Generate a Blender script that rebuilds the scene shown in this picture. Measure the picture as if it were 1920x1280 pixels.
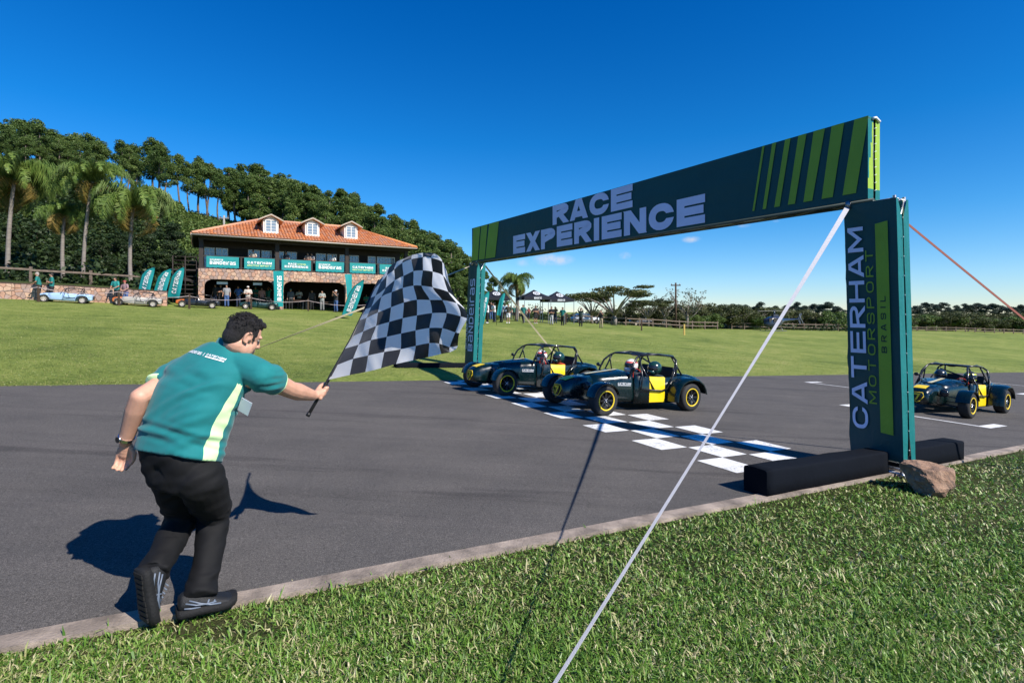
import bpy, bmesh, math, random
import numpy as np
from mathutils import Vector, Matrix, noise

R = random.Random(7)
NR = np.random.RandomState(11)
scene = bpy.context.scene
COL = scene.collection
for _o in list(bpy.data.objects):
    bpy.data.objects.remove(_o)

# ------------------------------------------------------------------ camera, sky, sun, exposure
F_PX, HX, HY = 1007.0, 960.0, 590.0          # focal length and level-horizon point in pixels of the 1920x1280 photograph
cam = bpy.data.cameras.new('camera')
camo = bpy.data.objects.new('camera', cam)
COL.objects.link(camo)
cam.sensor_width = 36.0
cam.lens = 36.0 * F_PX / 1920.0
cam.shift_y = -50.0 / 1920.0
cam.clip_start = 0.05
cam.clip_end = 5000
camo.location = (0, 0, 0)
camo.rotation_euler = (math.radians(90), 0, 0)
scene.camera = camo

SUN_DIR = Vector((0.872, -0.69, 1.0)).normalized()     # towards the sun
SUN_EL = math.asin(SUN_DIR.z)
SUN_AZ = math.atan2(SUN_DIR.x, SUN_DIR.y)
sun = bpy.data.lights.new('sun', 'SUN')
sun.energy = 5.0
sun.angle = math.radians(0.5)
sun.color = (1.0, 0.94, 0.85)
suno = bpy.data.objects.new('sun', sun)
COL.objects.link(suno)
suno.location = (20, -20, 40)
suno.rotation_euler = SUN_DIR.to_track_quat('Z', 'Y').to_euler()

world = bpy.data.worlds.new('World')
scene.world = world
world.use_nodes = True
wn = world.node_tree
wn.nodes.clear()
w_out = wn.nodes.new('ShaderNodeOutputWorld')
w_bg = wn.nodes.new('ShaderNodeBackground')
w_bg.inputs['Strength'].default_value = 0.064
w_sky = wn.nodes.new('ShaderNodeTexSky')
w_sky.sky_type = 'NISHITA'
w_sky.sun_disc = False
w_sky.sun_elevation = SUN_EL
w_sky.sun_rotation = SUN_AZ
w_sky.altitude = 600
w_sky.air_density = 1.0
w_sky.dust_density = 0.0
w_sky.ozone_density = 1.6
w_hs = wn.nodes.new('ShaderNodeHueSaturation')
w_hs.inputs['Saturation'].default_value = 1.25
w_hs.inputs['Value'].default_value = 1.0
wn.links.new(w_sky.outputs['Color'], w_hs.inputs['Color'])
# a few small fair-weather clouds low in the sky
w_tc = wn.nodes.new('ShaderNodeTexCoord')
def _wmath(op, a, b=None):
    m = wn.nodes.new('ShaderNodeMath'); m.operation = op
    for i, v in enumerate((a, b)):
        if v is None: continue
        if hasattr(v, 'is_output') or hasattr(v, 'links'): wn.links.new(v, m.inputs[i])
        else: m.inputs[i].default_value = v
    return m.outputs[0]
w_noise = wn.nodes.new('ShaderNodeTexNoise')
w_noise.inputs['Scale'].default_value = 42.0
w_noise.inputs['Detail'].default_value = 6.0
w_noise.inputs['Roughness'].default_value = 0.62
wn.links.new(w_tc.outputs['Generated'], w_noise.inputs['Vector'])
mask = None
for (px, py, hw, hh, st) in ((1035, 487, 46, 13, 1.0), (1172, 479, 13, 8, .8), (1296, 449, 20, 7, .9), (985, 492, 22, 9, .5), (1395, 423, 14, 5, .45), (1455, 414, 8, 4, .4)):
    c = Vector(((px - HX) / F_PX, 1.0, (HY - py) / F_PX)); ln = c.length; c.normalize()
    sub = wn.nodes.new('ShaderNodeVectorMath'); sub.operation = 'SUBTRACT'
    wn.links.new(w_tc.outputs['Generated'], sub.inputs[0]); sub.inputs[1].default_value = c
    sc_ = wn.nodes.new('ShaderNodeVectorMath'); sc_.operation = 'MULTIPLY'
    wn.links.new(sub.outputs[0], sc_.inputs[0])
    kx, kz = F_PX / hw * ln, F_PX / hh * ln
    sc_.inputs[1].default_value = (kx, kx, kz)
    le = wn.nodes.new('ShaderNodeVectorMath'); le.operation = 'LENGTH'
    wn.links.new(sc_.outputs[0], le.inputs[0])
    m1 = _wmath('SUBTRACT', 1.0, le.outputs['Value'])
    m2 = _wmath('MAXIMUM', m1, 0.0)
    m3 = _wmath('MULTIPLY', m2, st)
    mask = m3 if mask is None else _wmath('MAXIMUM', mask, m3)
nz = _wmath('SUBTRACT', w_noise.outputs['Fac'], 0.36)
nz = _wmath('MAXIMUM', _wmath('MULTIPLY', nz, 3.6), 0.0)
mk = _wmath('MINIMUM', _wmath('MULTIPLY', mask, nz), 0.62)
w_mix = wn.nodes.new('ShaderNodeMixRGB')
wn.links.new(mk, w_mix.inputs['Fac'])
w_tint = wn.nodes.new('ShaderNodeMixRGB'); w_tint.blend_type = 'MULTIPLY'; w_tint.inputs['Fac'].default_value = 1.0
w_tint.inputs['Color2'].default_value = (0.34, 0.93, 1.40, 1)
w_sep = wn.nodes.new('ShaderNodeSeparateXYZ'); w_tc0 = wn.nodes.new('ShaderNodeTexCoord')
wn.links.new(w_tc0.outputs['Generated'], w_sep.inputs[0])
w_rmp = wn.nodes.new('ShaderNodeValToRGB')           # hazier, whiter air near the horizon, deep polarised blue above
_e = w_rmp.color_ramp.elements
_e[0].position = 0.0; _e[0].color = (0.66, 0.74, 0.98, 1)
_e[1].position = 0.5; _e[1].color = (0.008, 0.54, 0.98, 1)
_e = w_rmp.color_ramp.elements.new(0.16); _e.color = (0.26, 0.68, 0.98, 1)
_e = w_rmp.color_ramp.elements.new(0.30); _e.color = (0.07, 0.62, 0.98, 1)
wn.links.new(w_sep.outputs['Z'], w_rmp.inputs['Fac'])
w_gain = wn.nodes.new('ShaderNodeMixRGB'); w_gain.blend_type = 'MULTIPLY'; w_gain.inputs['Fac'].default_value = 1.0
w_gain.inputs['Color2'].default_value = (1.75, 1.75, 1.75, 1)
wn.links.new(w_rmp.outputs['Color'], w_gain.inputs['Color1'])
wn.links.new(w_gain.outputs['Color'], w_tint.inputs['Color2'])
wn.links.new(w_hs.outputs['Color'], w_tint.inputs['Color1'])
wn.links.new(w_tint.outputs['Color'], w_mix.inputs['Color1'])
w_mix.inputs['Color2'].default_value = (8.6, 8.6, 9.2, 1)
wn.links.new(w_mix.outputs['Color'], w_bg.inputs['Color'])
wn.links.new(w_bg.outputs['Background'], w_out.inputs['Surface'])

scene.view_settings.view_transform = 'Standard'
scene.view_settings.look = 'None'
scene.view_settings.gamma = 1.0
scene.view_settings.exposure = 0.5
scene.view_settings.use_curve_mapping = False
scene.cycles.max_bounces = 6
scene.cycles.diffuse_bounces = 3
scene.cycles.glossy_bounces = 3
scene.cycles.transmission_bounces = 4
scene.cycles.transparent_max_bounces = 8
scene.cycles.use_denoising = True

# ------------------------------------------------------------------ places
CU, SU = 0.8660254, 0.5                      # the road runs along u, the gantry spans along n
def P(px, py, Y):
    return Vector(((px - HX) / F_PX * Y, Y, (HY - py) / F_PX * Y))
def UN(u, n, z=0.0):
    return Vector((CU * u - SU * n, SU * u + CU * n, z))
def toUN(x, y):
    return CU * x + SU * y, -SU * x + CU * y
ROAD_N0, ROAD_N1 = 3.20, 12.15
_hr = np.array([-2.2, -.953, -.755, -.606, -.506, -.357, -.258, -.159, -.06, .0, .06])
_hz = np.array([22., 19.6, 17.9, 17., 16., 14.6, 12.4, 8.6, 3.4, .8, 0.])
def sstep(a, b, x):
    t = np.clip((x - a) / (b - a), 0, 1)
    return t * t * (3 - 2 * t)
def plane(u, n):
    return -1.5 - 0.0481 * u + 0.0127 * n
def Gun(u, n):
    u = np.asarray(u, float); n = np.asarray(n, float)
    x = CU * u - SU * n; y = SU * u + CU * n
    D = np.maximum(0, n - ROAD_N1)
    De = np.where(D < 36, D, 36 + (D - 36) * .25)
    z = -1.5 - 0.0481 * np.minimum(u, 150 + (u - 150) * .2) + 0.0127 * np.minimum(n, 90 + (n - 90) * .2) + 0.046 * De
    z = z + 0.033 * np.maximum(0, np.minimum(x, 140) - 25) * np.minimum(1, D / 25)
    z = z + 1.02 * sstep(43.62, 43.85, n) * (1 - sstep(-2.6, -1.9, u))
    yy = np.maximum(y, 5.0)
    h = np.interp(x / yy, _hr, _hz)
    z = z + h * sstep(50, 95, n) * .77
    z = z + (n > 12.6) * .05 * (np.sin(u * .35 + n * .21) * np.sin(n * .43 - u * .12))
    return z
def G(x, y):
    u, n = toUN(x, y)
    return float(Gun(u, n))
def on_ground(px, Y):
    x = (px - HX) / F_PX * Y
    return Vector((x, Y, G(x, Y)))

# ------------------------------------------------------------------ scene helpers
def link(o, parent=None):
    COL.objects.link(o)
    if parent is not None:
        o.parent = parent
    return o
def tag(o, label=None, cat=None, group=None, kind=None):
    if label: o['label'] = label
    if cat: o['category'] = cat
    if group: o['group'] = group
    if kind: o['kind'] = kind
    return o
def empty(name, loc=(0, 0, 0), rz=0.0, scale=1.0, parent=None):
    o = bpy.data.objects.new(name, None)
    o.empty_display_size = 0.2
    o.location = loc
    o.rotation_euler = (0, 0, rz)
    o.scale = (scale,) * 3
    return link(o, parent)
def copy_tree(o, parent=None):
    c = o.copy(); COL.objects.link(c)
    if parent is not None: c.parent = parent
    for ch in list(o.children):
        copy_tree(ch, c)
    return c

class MB:
    """collects shapes, then links them as one mesh object"""
    def __init__(s):
        s.v = []; s.f = []; s.m = []; s.sm = []
    def add(s, vs, fs, mi=0, smooth=False):
        b = len(s.v)
        s.v.extend([tuple(v) for v in vs])
        for f in fs:
            s.f.append([i + b for i in f]); s.m.append(mi); s.sm.append(smooth)
        return s
    def box(s, c, size, mi=0, M=None, taper=1.0):
        hx, hy, hz = size[0] / 2, size[1] / 2, size[2] / 2
        vs = []
        for z in (-1, 1):
            k = taper if z > 0 else 1.0
            for x, y in ((-1, -1), (1, -1), (1, 1), (-1, 1)):
                vs.append(Vector((x * hx * k, y * hy * k, z * hz)))
        if M is not None: vs = [M @ v for v in vs]
        vs = [v + Vector(c) for v in vs]
        return s.add(vs, [(3, 2, 1, 0), (4, 5, 6, 7), (0, 1, 5, 4), (1, 2, 6, 5), (2, 3, 7, 6), (3, 0, 4, 7)], mi)
    def boxc(s, p0, p1, mi=0):
        c = [(a + b) / 2 for a, b in zip(p0, p1)]
        return s.box(c, [abs(b - a) for a, b in zip(p0, p1)], mi)
    def beam(s, a, b, w, h, mi=0, up=(0, 0, 1)):
        a = Vector(a); b = Vector(b); d = b - a; L = d.length
        if L < 1e-6: return s
        d.normalize(); up = Vector(up)
        if abs(d.dot(up)) > .98: up = Vector((1, 0, 0))
        x = d.cross(up).normalized(); z = x.cross(d)
        M = Matrix((x, d, z)).transposed()
        return s.box((a + b) / 2, (w, L, h), mi, M)
    def tube(s, pts, r, seg=8, mi=0, caps=True, smooth=True, flat=None):
        pts = [Vector(p) for p in pts]
        n = len(pts)
        rs = r if isinstance(r, (list, tuple)) else [r] * n
        rings = []
        prev = None
        for i in range(n):
            d = (pts[min(i + 1, n - 1)] - pts[max(i - 1, 0)])
            if d.length < 1e-9: d = Vector((0, 0, 1))
            d.normalize()
            if prev is None:
                ref = Vector((0, 0, 1)) if abs(d.z) < .9 else Vector((1, 0, 0))
                x = d.cross(ref).normalized()
            else:
                x = (prev - d * prev.dot(d)).normalized()
            prev = x; y = d.cross(x)
            ring = []
            for k in range(seg):
                a = 2 * math.pi * k / seg
                rr = rs[i]
                fx, fy = (1, 1) if flat is None else flat
                ring.append(pts[i] + x * math.cos(a) * rr * fx + y * math.sin(a) * rr * fy)
            rings.append(ring)
        vs = [v for ring in rings for v in ring]
        fs = []
        for i in range(n - 1):
            for k in range(seg):
                k2 = (k + 1) % seg
                fs.append((i * seg + k, i * seg + k2, (i + 1) * seg + k2, (i + 1) * seg + k))
        s.add(vs, fs, mi, smooth)
        if caps:
            b = len(s.v) - len(vs)
            s.f.append([b + k for k in reversed(range(seg))]); s.m.append(mi); s.sm.append(False)
            s.f.append([b + (n - 1) * seg + k for k in range(seg)]); s.m.append(mi); s.sm.append(False)
        return s
    def loft(s, rings, mi=0, caps=True, smooth=True, closed=True):
        n = len(rings); k = len(rings[0])
        vs = [v for r_ in rings for v in r_]
        fs = []
        for i in range(n - 1):
            for j in range(k if closed else k - 1):
                j2 = (j + 1) % k
                fs.append((i * k + j, i * k + j2, (i + 1) * k + j2, (i + 1) * k + j))
        s.add(vs, fs, mi, smooth)
        if caps:
            b = len(s.v) - len(vs)
            s.f.append([b + j for j in reversed(range(k))]); s.m.append(mi); s.sm.append(smooth)
            s.f.append([b + (n - 1) * k + j for j in range(k)]); s.m.append(mi); s.sm.append(smooth)
        return s
    def ell(s, c, r, mi=0, seg=14, rings=9, M=None):
        c = Vector(c)
        rr = r if isinstance(r, (tuple, list)) else (r, r, r)
        rows = []
        for i in range(rings + 1):
            th = math.pi * i / rings
            th = max(.02, min(math.pi - .02, th))
            row = []
            for k in range(seg):
                a = 2 * math.pi * k / seg
                v = Vector((math.sin(th) * math.cos(a) * rr[0], math.sin(th) * math.sin(a) * rr[1], -math.cos(th) * rr[2]))
                if M is not None: v = M @ v
                row.append(c + v)
            rows.append(row)
        return s.loft(rows, mi)
    def prism(s, poly, d, mi=0):
        """poly: list of 3D points, d: extrude vector"""
        n = len(poly); d = Vector(d)
        vs = [Vector(p) for p in poly] + [Vector(p) + d for p in poly]
        fs = [tuple(range(n - 1, -1, -1)), tuple(range(n, 2 * n))]
        for i in range(n):
            j = (i + 1) % n
            fs.append((i, j, n + j, n + i))
        return s.add(vs, fs, mi)
    def mesh(s, name, mats):
        me = bpy.data.meshes.new(name)
        me.from_pydata(s.v, [], s.f)
        if not isinstance(mats, (list, tuple)): mats = [mats]
        for m in mats: me.materials.append(m)
        me.polygons.foreach_set('material_index', s.m)
        me.polygons.foreach_set('use_smooth', s.sm)
        me.update()
        return me
    def build(s, name, mats, parent=None, fix=True):
        me = s.mesh(name, mats)
        if fix:
            bm = bmesh.new(); bm.from_mesh(me)
            bmesh.ops.recalc_face_normals(bm, faces=bm.faces)
            bm.to_mesh(me); bm.free()
        return link(bpy.data.objects.new(name, me), parent)

def np_mesh(name, V, Fq, mats, mi=None, smooth=False):
    """V (n,3) array, Fq (m,k) array of equal polygons"""
    me = bpy.data.meshes.new(name)
    V = np.ascontiguousarray(V, dtype=np.float32); Fq = np.ascontiguousarray(Fq, dtype=np.int32)
    k = Fq.shape[1]
    me.vertices.add(len(V)); me.vertices.foreach_set('co', V.ravel())
    me.loops.add(Fq.size); me.loops.foreach_set('vertex_index', Fq.ravel())
    me.polygons.add(len(Fq))
    me.polygons.foreach_set('loop_start', np.arange(0, Fq.size, k, dtype=np.int32))
    try: me.polygons.foreach_set('loop_total', np.full(len(Fq), k, dtype=np.int32))
    except Exception: pass
    if not isinstance(mats, (list, tuple)): mats = [mats]
    for m in mats: me.materials.append(m)
    if mi is not None: me.polygons.foreach_set('material_index', np.ascontiguousarray(mi, dtype=np.int32))
    me.polygons.foreach_set('use_smooth', np.full(len(Fq), smooth, dtype=bool))
    me.update(calc_edges=True)
    me.validate()
    return me

# remeshing of overlapping blobs into one continuous skin, done in a scratch scene
_tmp_scene = bpy.data.scenes.new('scratch')
def fuse(mb, voxel, smooth=3, name='fused', mats=None, factor=.5):
    me = mb.mesh('tmp', [])
    bm = bmesh.new(); bm.from_mesh(me)
    bmesh.ops.recalc_face_normals(bm, faces=bm.faces)
    bm.to_mesh(me); bm.free()
    o = bpy.data.objects.new('tmp', me)
    _tmp_scene.collection.objects.link(o)
    m = o.modifiers.new('r', 'REMESH'); m.mode = 'VOXEL'; m.voxel_size = voxel; m.use_smooth_shade = True
    if smooth:
        sm = o.modifiers.new('s', 'SMOOTH'); sm.iterations = smooth; sm.factor = factor
    vl = _tmp_scene.view_layers[0]; vl.update()
    dg = vl.depsgraph
    res = bpy.data.meshes.new_from_object(o.evaluated_get(dg))
    bpy.data.objects.remove(o); bpy.data.meshes.remove(me)
    res.name = name
    res.materials.clear()
    for mm in (mats or []): res.materials.append(mm)
    res.polygons.foreach_set('use_smooth', np.ones(len(res.polygons), bool))
    res.update()
    return res
def capsule(mb, a, b, ra, rb, seg=12, steps=6, fa=(1, 1)):
    a = Vector(a); b = Vector(b); d = b - a; L = d.length; d = d / max(L, 1e-6)
    pts = []; rs = []
    for i in range(4):
        t = (1 - math.cos(math.pi / 2 * i / 4)); pts.append(a - d * ra * (1 - t) * .98); rs.append(max(.02 * ra, ra * math.sin(math.acos(1 - t))))
    for i in range(steps + 1):
        t = i / steps; pts.append(a + d * L * t); rs.append(ra + (rb - ra) * t)
    for i in range(3, -1, -1):
        t = (1 - math.cos(math.pi / 2 * i / 4)); pts.append(b + d * rb * (1 - t) * .98); rs.append(max(.02 * rb, rb * math.sin(math.acos(1 - t))))
    mb.tube(pts, rs, seg, flat=fa)
def chain(mb, pts, rs, seg=14):
    for i in range(len(pts) - 1):
        capsule(mb, pts[i], pts[i + 1], rs[i], rs[i + 1], seg)

# ------------------------------------------------------------------ materials
def nt_mat(name):
    m = bpy.data.materials.new(name); m.use_nodes = True
    nt = m.node_tree
    b = nt.nodes['Principled BSDF']
    return m, nt, b
def add_noise(nt, scale, detail=4, rough=.55, vec=None, dist=0):
    n = nt.nodes.new('ShaderNodeTexNoise')
    n.inputs['Scale'].default_value = scale; n.inputs['Detail'].default_value = detail; n.inputs['Roughness'].default_value = rough
    n.inputs['Distortion'].default_value = dist
    if vec is not None: nt.links.new(vec, n.inputs['Vector'])
    return n.outputs['Fac']
def add_ramp(nt, fac, stops):
    r = nt.nodes.new('ShaderNodeValToRGB')
    el = r.color_ramp.elements
    while len(el) > 1: el.remove(el[-1])
    el[0].position = stops[0][0]; el[0].color = (*stops[0][1], 1)
    for p, c in stops[1:]:
        e = el.new(p); e.color = (*c, 1)
    nt.links.new(fac, r.inputs['Fac'])
    return r.outputs['Color']
def add_mix(nt, fac, a, b, mode='MIX'):
    m = nt.nodes.new('ShaderNodeMixRGB'); m.blend_type = mode
    for i, v in ((0, fac), (1, a), (2, b)):
        if hasattr(v, 'links'): nt.links.new(v, m.inputs[i])
        elif i == 0: m.inputs[0].default_value = v
        else: m.inputs[i].default_value = (*v, 1)
    return m.outputs['Color']
def add_bump(nt, b, height, strength=.3, dist=.01):
    bp = nt.nodes.new('ShaderNodeBump'); bp.inputs['Strength'].default_value = strength; bp.inputs['Distance'].default_value = dist
    nt.links.new(height, bp.inputs['Height']); nt.links.new(bp.outputs['Normal'], b.inputs['Normal'])
def obj_vec(nt, scale=(1, 1, 1), rz=0.0):
    tc = nt.nodes.new('ShaderNodeTexCoord'); mp = nt.nodes.new('ShaderNodeMapping')
    mp.inputs['Scale'].default_value = scale; mp.inputs['Rotation'].default_value = (0, 0, rz)
    nt.links.new(tc.outputs['Object'], mp.inputs['Vector'])
    return mp.outputs['Vector']
def tone(c, k): return tuple(max(0, min(1, x * k)) for x in c)
def MAT(name, col, rough=.6, metal=0.0, var=.14, scale=6.0, bump=0.0, bscale=80.0, spec=.5, coat=0.0, sheen=0.0, trans=0.0):
    m, nt, b = nt_mat(name)
    v = obj_vec(nt)
    n = add_noise(nt, scale, 5, .6, v)
    c = add_ramp(nt, n, [(.3, tone(col, 1 - var)), (.7, tone(col, 1 + var))])
    nt.links.new(c, b.inputs['Base Color'])
    b.inputs['Roughness'].default_value = rough; b.inputs['Metallic'].default_value = metal
    b.inputs['Specular IOR Level'].default_value = spec
    b.inputs['Coat Weight'].default_value = coat
    b.inputs['Coat Roughness'].default_value = .04
    b.inputs['Sheen Weight'].default_value = sheen
    if bump:
        add_bump(nt, b, add_noise(nt, bscale, 4, .6, v), bump, .01)
    return m
def LEAF(name, c0, c1, c2, rough=.55, trans=.25, var_scale=.35):
    """leaf: colour differs from leaf to leaf and from tree to tree; a little light passes through"""
    m, nt, b = nt_mat(name)
    geo = nt.nodes.new('ShaderNodeNewGeometry')
    oi = nt.nodes.new('ShaderNodeObjectInfo')
    v = obj_vec(nt)
    n = add_noise(nt, var_scale, 3, .5, v)
    mx = nt.nodes.new('ShaderNodeMath'); mx.operation = 'MULTIPLY_ADD'
    nt.links.new(geo.outputs['Random Per Island'], mx.inputs[0]); mx.inputs[1].default_value = .55
    ad = nt.nodes.new('ShaderNodeMath'); ad.operation = 'MULTIPLY'; nt.links.new(n, ad.inputs[0]); ad.inputs[1].default_value = .6
    nt.links.new(ad.outputs[0], mx.inputs[2])
    ad2 = nt.nodes.new('ShaderNodeMath'); ad2.operation = 'MULTIPLY_ADD'
    nt.links.new(oi.outputs['Random'], ad2.inputs[0]); ad2.inputs[1].default_value = .22; nt.links.new(mx.outputs[0], ad2.inputs[2])
    c = add_ramp(nt, ad2.outputs[0], [(.2, c0), (.6, c1), (1.0, c2)])
    nt.links.new(c, b.inputs['Base Color'])
    b.inputs['Roughness'].default_value = rough
    b.inputs['Specular IOR Level'].default_value = .3
    if trans:
        tr = nt.nodes.new('ShaderNodeBsdfTranslucent'); nt.links.new(c, tr.inputs['Color'])
        ms = nt.nodes.new('ShaderNodeMixShader'); ms.inputs['Fac'].default_value = trans
        out = nt.nodes['Material Output']
        nt.links.new(b.outputs['BSDF'], ms.inputs[1]); nt.links.new(tr.outputs['BSDF'], ms.inputs[2])
        nt.links.new(ms.outputs['Shader'], out.inputs['Surface'])
    return m

# ------------------------------------------------------------------ lettering made of cut strokes
def _arc(cx, cy, rx, ry, a0, a1, n=10):
    return [(cx + rx * math.cos(math.radians(a0 + (a1 - a0) * i / n)), cy + ry * math.sin(math.radians(a0 + (a1 - a0) * i / n))) for i in range(n + 1)]
def glyph(ch, T, w):
    """strokes of a letter of height 1, width w, half stroke T: list of (points, closed)"""
    a, b, t, m = T, w - T, 1 - T, .5
    k = min(.5 * (b - a), .5 * (1 - 2 * T), .33)
    def rbox(x0, y0, x1, y1, r):
        r = min(r, (x1 - x0) / 2, (y1 - y0) / 2)
        return (_arc(x1 - r, y1 - r, r, r, 0, 90, 4) + _arc(x0 + r, y1 - r, r, r, 90, 180, 4) + _arc(x0 + r, y0 + r, r, r, 180, 270, 4) + _arc(x1 - r, y0 + r, r, r, 270, 360, 4))
    L = {
     'A': [([(a * .9, 0), (w * .42, t), (w * .58, t), (w - a * .9, 0)], 0), ([(w * .2, .27), (w * .8, .27)], 0)],
     'B': [([(a, 0), (a, 1)], 0), ([(a, t)] + _arc(b - .2, .74, .2, .26 - T, 90, -90, 6) + [(a, .48)], 0), ([(a, .5)] + _arc(b - .2, .26, .2, .26 - T, 90, -90, 6) + [(a, a)], 0)],
     'C': [(_arc(b - k, t - k, k, k, 12, 90, 5) + _arc(a + k, t - k, k, k, 90, 180, 5) + _arc(a + k, a + k, k, k, 180, 270, 5) + _arc(b - k, a + k, k, k, 270, 348, 5), 0)],
     'D': [([(a, a), (a, t)] + _arc(b - k, t - k, k, k, 90, 0, 5) + _arc(b - k, a + k, k, k, 0, -90, 5), 1)],
     'E': [([(a, 0), (a, 1)], 0), ([(a, t), (w, t)], 0), ([(a, m), (w * .95, m)], 0), ([(a, a), (w, a)], 0)],
     'G': [([(b, .7)] + _arc(b - k, t - k, k, k, 20, 90, 5) + _arc(a + k, t - k, k, k, 90, 180, 5) + _arc(a + k, a + k, k, k, 180, 270, 5) + [(b, a), (b, m), (w * .55, m)], 0)],
     'H': [([(a, 0), (a, 1)], 0), ([(b, 0), (b, 1)], 0), ([(a, m), (b, m)], 0)],
     'I': [([(w / 2, 0), (w / 2, 1)], 0)],
     'L': [([(a, 0), (a, 1)], 0), ([(a, a), (w, a)], 0)],
     'M': [([(a, 0), (a, 1)], 0), ([(b, 0), (b, 1)], 0), ([(a * .95, 1), (w / 2, .22), (w - a * .95, 1)], 0)],
     'N': [([(a, 0), (a, 1)], 0), ([(b, 0), (b, 1)], 0), ([(a, 1), (b, 0)], 0)],
     'O': [(rbox(a, a, b, t, k), 1)],
     'P': [([(a, 0), (a, 1)], 0), ([(a, t)] + _arc(b - .25, .72, .25, .28 - T, 90, -90, 7) + [(a, .44)], 0)],
     'R': [([(a, 0), (a, 1)], 0), ([(a, t)] + _arc(b - .25, .72, .25, .28 - T, 90, -90, 7) + [(a, .44)], 0), ([(w * .5, .46), (b, 0)], 0)],
     'S': [([(b, .72)] + _arc(b - .25, .75 - T * .5, .25, .25 - T * .5, 0, 90, 5) + _arc(a + .25, .75 - T * .5, .25, .25 - T * .5, 90, 270, 7) + _arc(b - .25, .25 + T * .5, .25, .25 - T * .5, 90, -90, 7) + _arc(a + .25, .25 + T * .5, .25, .25 - T * .5, 270, 180, 5), 0)],
     'T': [([(w / 2, 0), (w / 2, t)], 0), ([(0, t), (w, t)], 0)],
     'U': [([(a, 1)] + _arc(a + k, a + k, k, k, 180, 270, 5) + _arc(b - k, a + k, k, k, 270, 360, 5) + [(b, 1)], 0)],
     'X': [([(a, 0), (b, 1)], 0), ([(a, 1), (b, 0)], 0)],
     'a': [([(a, t), (b - .15, t), (b, t - .15), (b, 0)], 0), ([(b, m), (a + .1, m), (a, m - .1), (a, a + .1), (a + .1, a), (b, a)], 0)],
     'e': [([(w, a), (a + .15, a), (a, a + .15), (a, t - .15), (a + .15, t), (b - .1, t), (b, t - .15), (b, m), (a, m)], 0)],
     'i': [([(w / 2, 0), (w / 2, .72)], 0), ([(w / 2, .82), (w / 2, 1)], 0)],
     'r': [([(a, 0), (a, t - .15), (a + .15, t), (w, t)], 0)],
     's': [([(w, t), (a + .1, t), (a, t - .1), (a, m + .1), (a + .1, m), (b - .1, m), (b, m - .1), (b, a + .1), (b - .1, a), (0, a)], 0)],
     '7': [([(0, t), (b, t), (w * .35, 0)], 0)],
     '|': [([(w / 2, -.1), (w / 2, 1.1)], 0)],
    }
    return L.get(ch, [])
def ribbon(pts, T, closed):
    n = len(pts); out_l = []; out_r = []
    P2 = [Vector(p) for p in pts]
    for i in range(n):
        if closed: p0, p1, p2 = P2[i - 1], P2[i], P2[(i + 1) % n]
        else: p0, p1, p2 = (P2[i - 1] if i else None), P2[i], (P2[i + 1] if i < n - 1 else None)
        if p0 is not None and (p1 - p0).length < 1e-6: p0 = P2[i - 2]
        if p0 is None or p2 is None:
            d = (p2 - p1) if p0 is None else (p1 - p0)
            d.normalize(); nn = Vector((-d.y, d.x))
            l, r = p1 + nn * T, p1 - nn * T
            if abs(d.y) > .35 and abs(d.x) > .02:      # cut diagonal ends level
                l = l + d * ((p1.y - l.y) / d.y); r = r + d * ((p1.y - r.y) / d.y)
        else:
            d1 = (p1 - p0).normalized(); d2 = (p2 - p1)
            if d2.length < 1e-6: d2 = d1.copy()
            d2.normalize()
            n1 = Vector((-d1.y, d1.x)); n2 = Vector((-d2.y, d2.x)); b = n1 + n2
            if b.length < 1e-4: b = n1
            b.normalize(); c = max(.35, b.dot(n1))
            l, r = p1 + b * T / c, p1 - b * T / c
        out_l.append(l); out_r.append(r)
    qs = []
    for i in range(n if closed else n - 1):
        j = (i + 1) % n
        qs.append((out_r[i], out_r[j], out_l[j], out_l[i]))
    return qs
NARROW = {'I': .34, 'i': .3, '|': .3, ' ': .45, 'L': .85, 'r': .75, '.': .3}
def text_quads(txt, T=.085, w=.85, gap=.16):
    x = 0; out = []
    for ch in txt:
        cw = w * NARROW.get(ch, 1.0)
        if ch == 'M': cw = w * 1.15
        if ch in 'Ii|': cw = max(cw, 2 * T)
        for si, (pts, closed) in enumerate(glyph(ch, T, cw)):
            for q in ribbon(pts, T, closed):
                out.append(([(p.x + x, p.y) for p in q], si))
        x += cw + gap
    return out, x - gap
def lettering(mb, txt, origin, ex, ey, nrm, length, height, T=.085, w=.85, gap=.16, lift=.004, mi=0, flex=None):
    """writes txt on a plane: ex runs along the line, ey up the letters, nrm out of the surface"""
    qs, W = text_quads(txt, T, w, gap)
    ex = Vector(ex); ey = Vector(ey); nrm = Vector(nrm); origin = Vector(origin)
    for q, si in qs:
        vs = []
        for x, y in q:
            p = origin + ex * (x / W * length) + ey * (y * height) + nrm * (lift + .0006 * si)
            if flex: p = flex(p)
            vs.append(p)
        mb.add(vs, [(0, 1, 2, 3)], mi)
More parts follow.
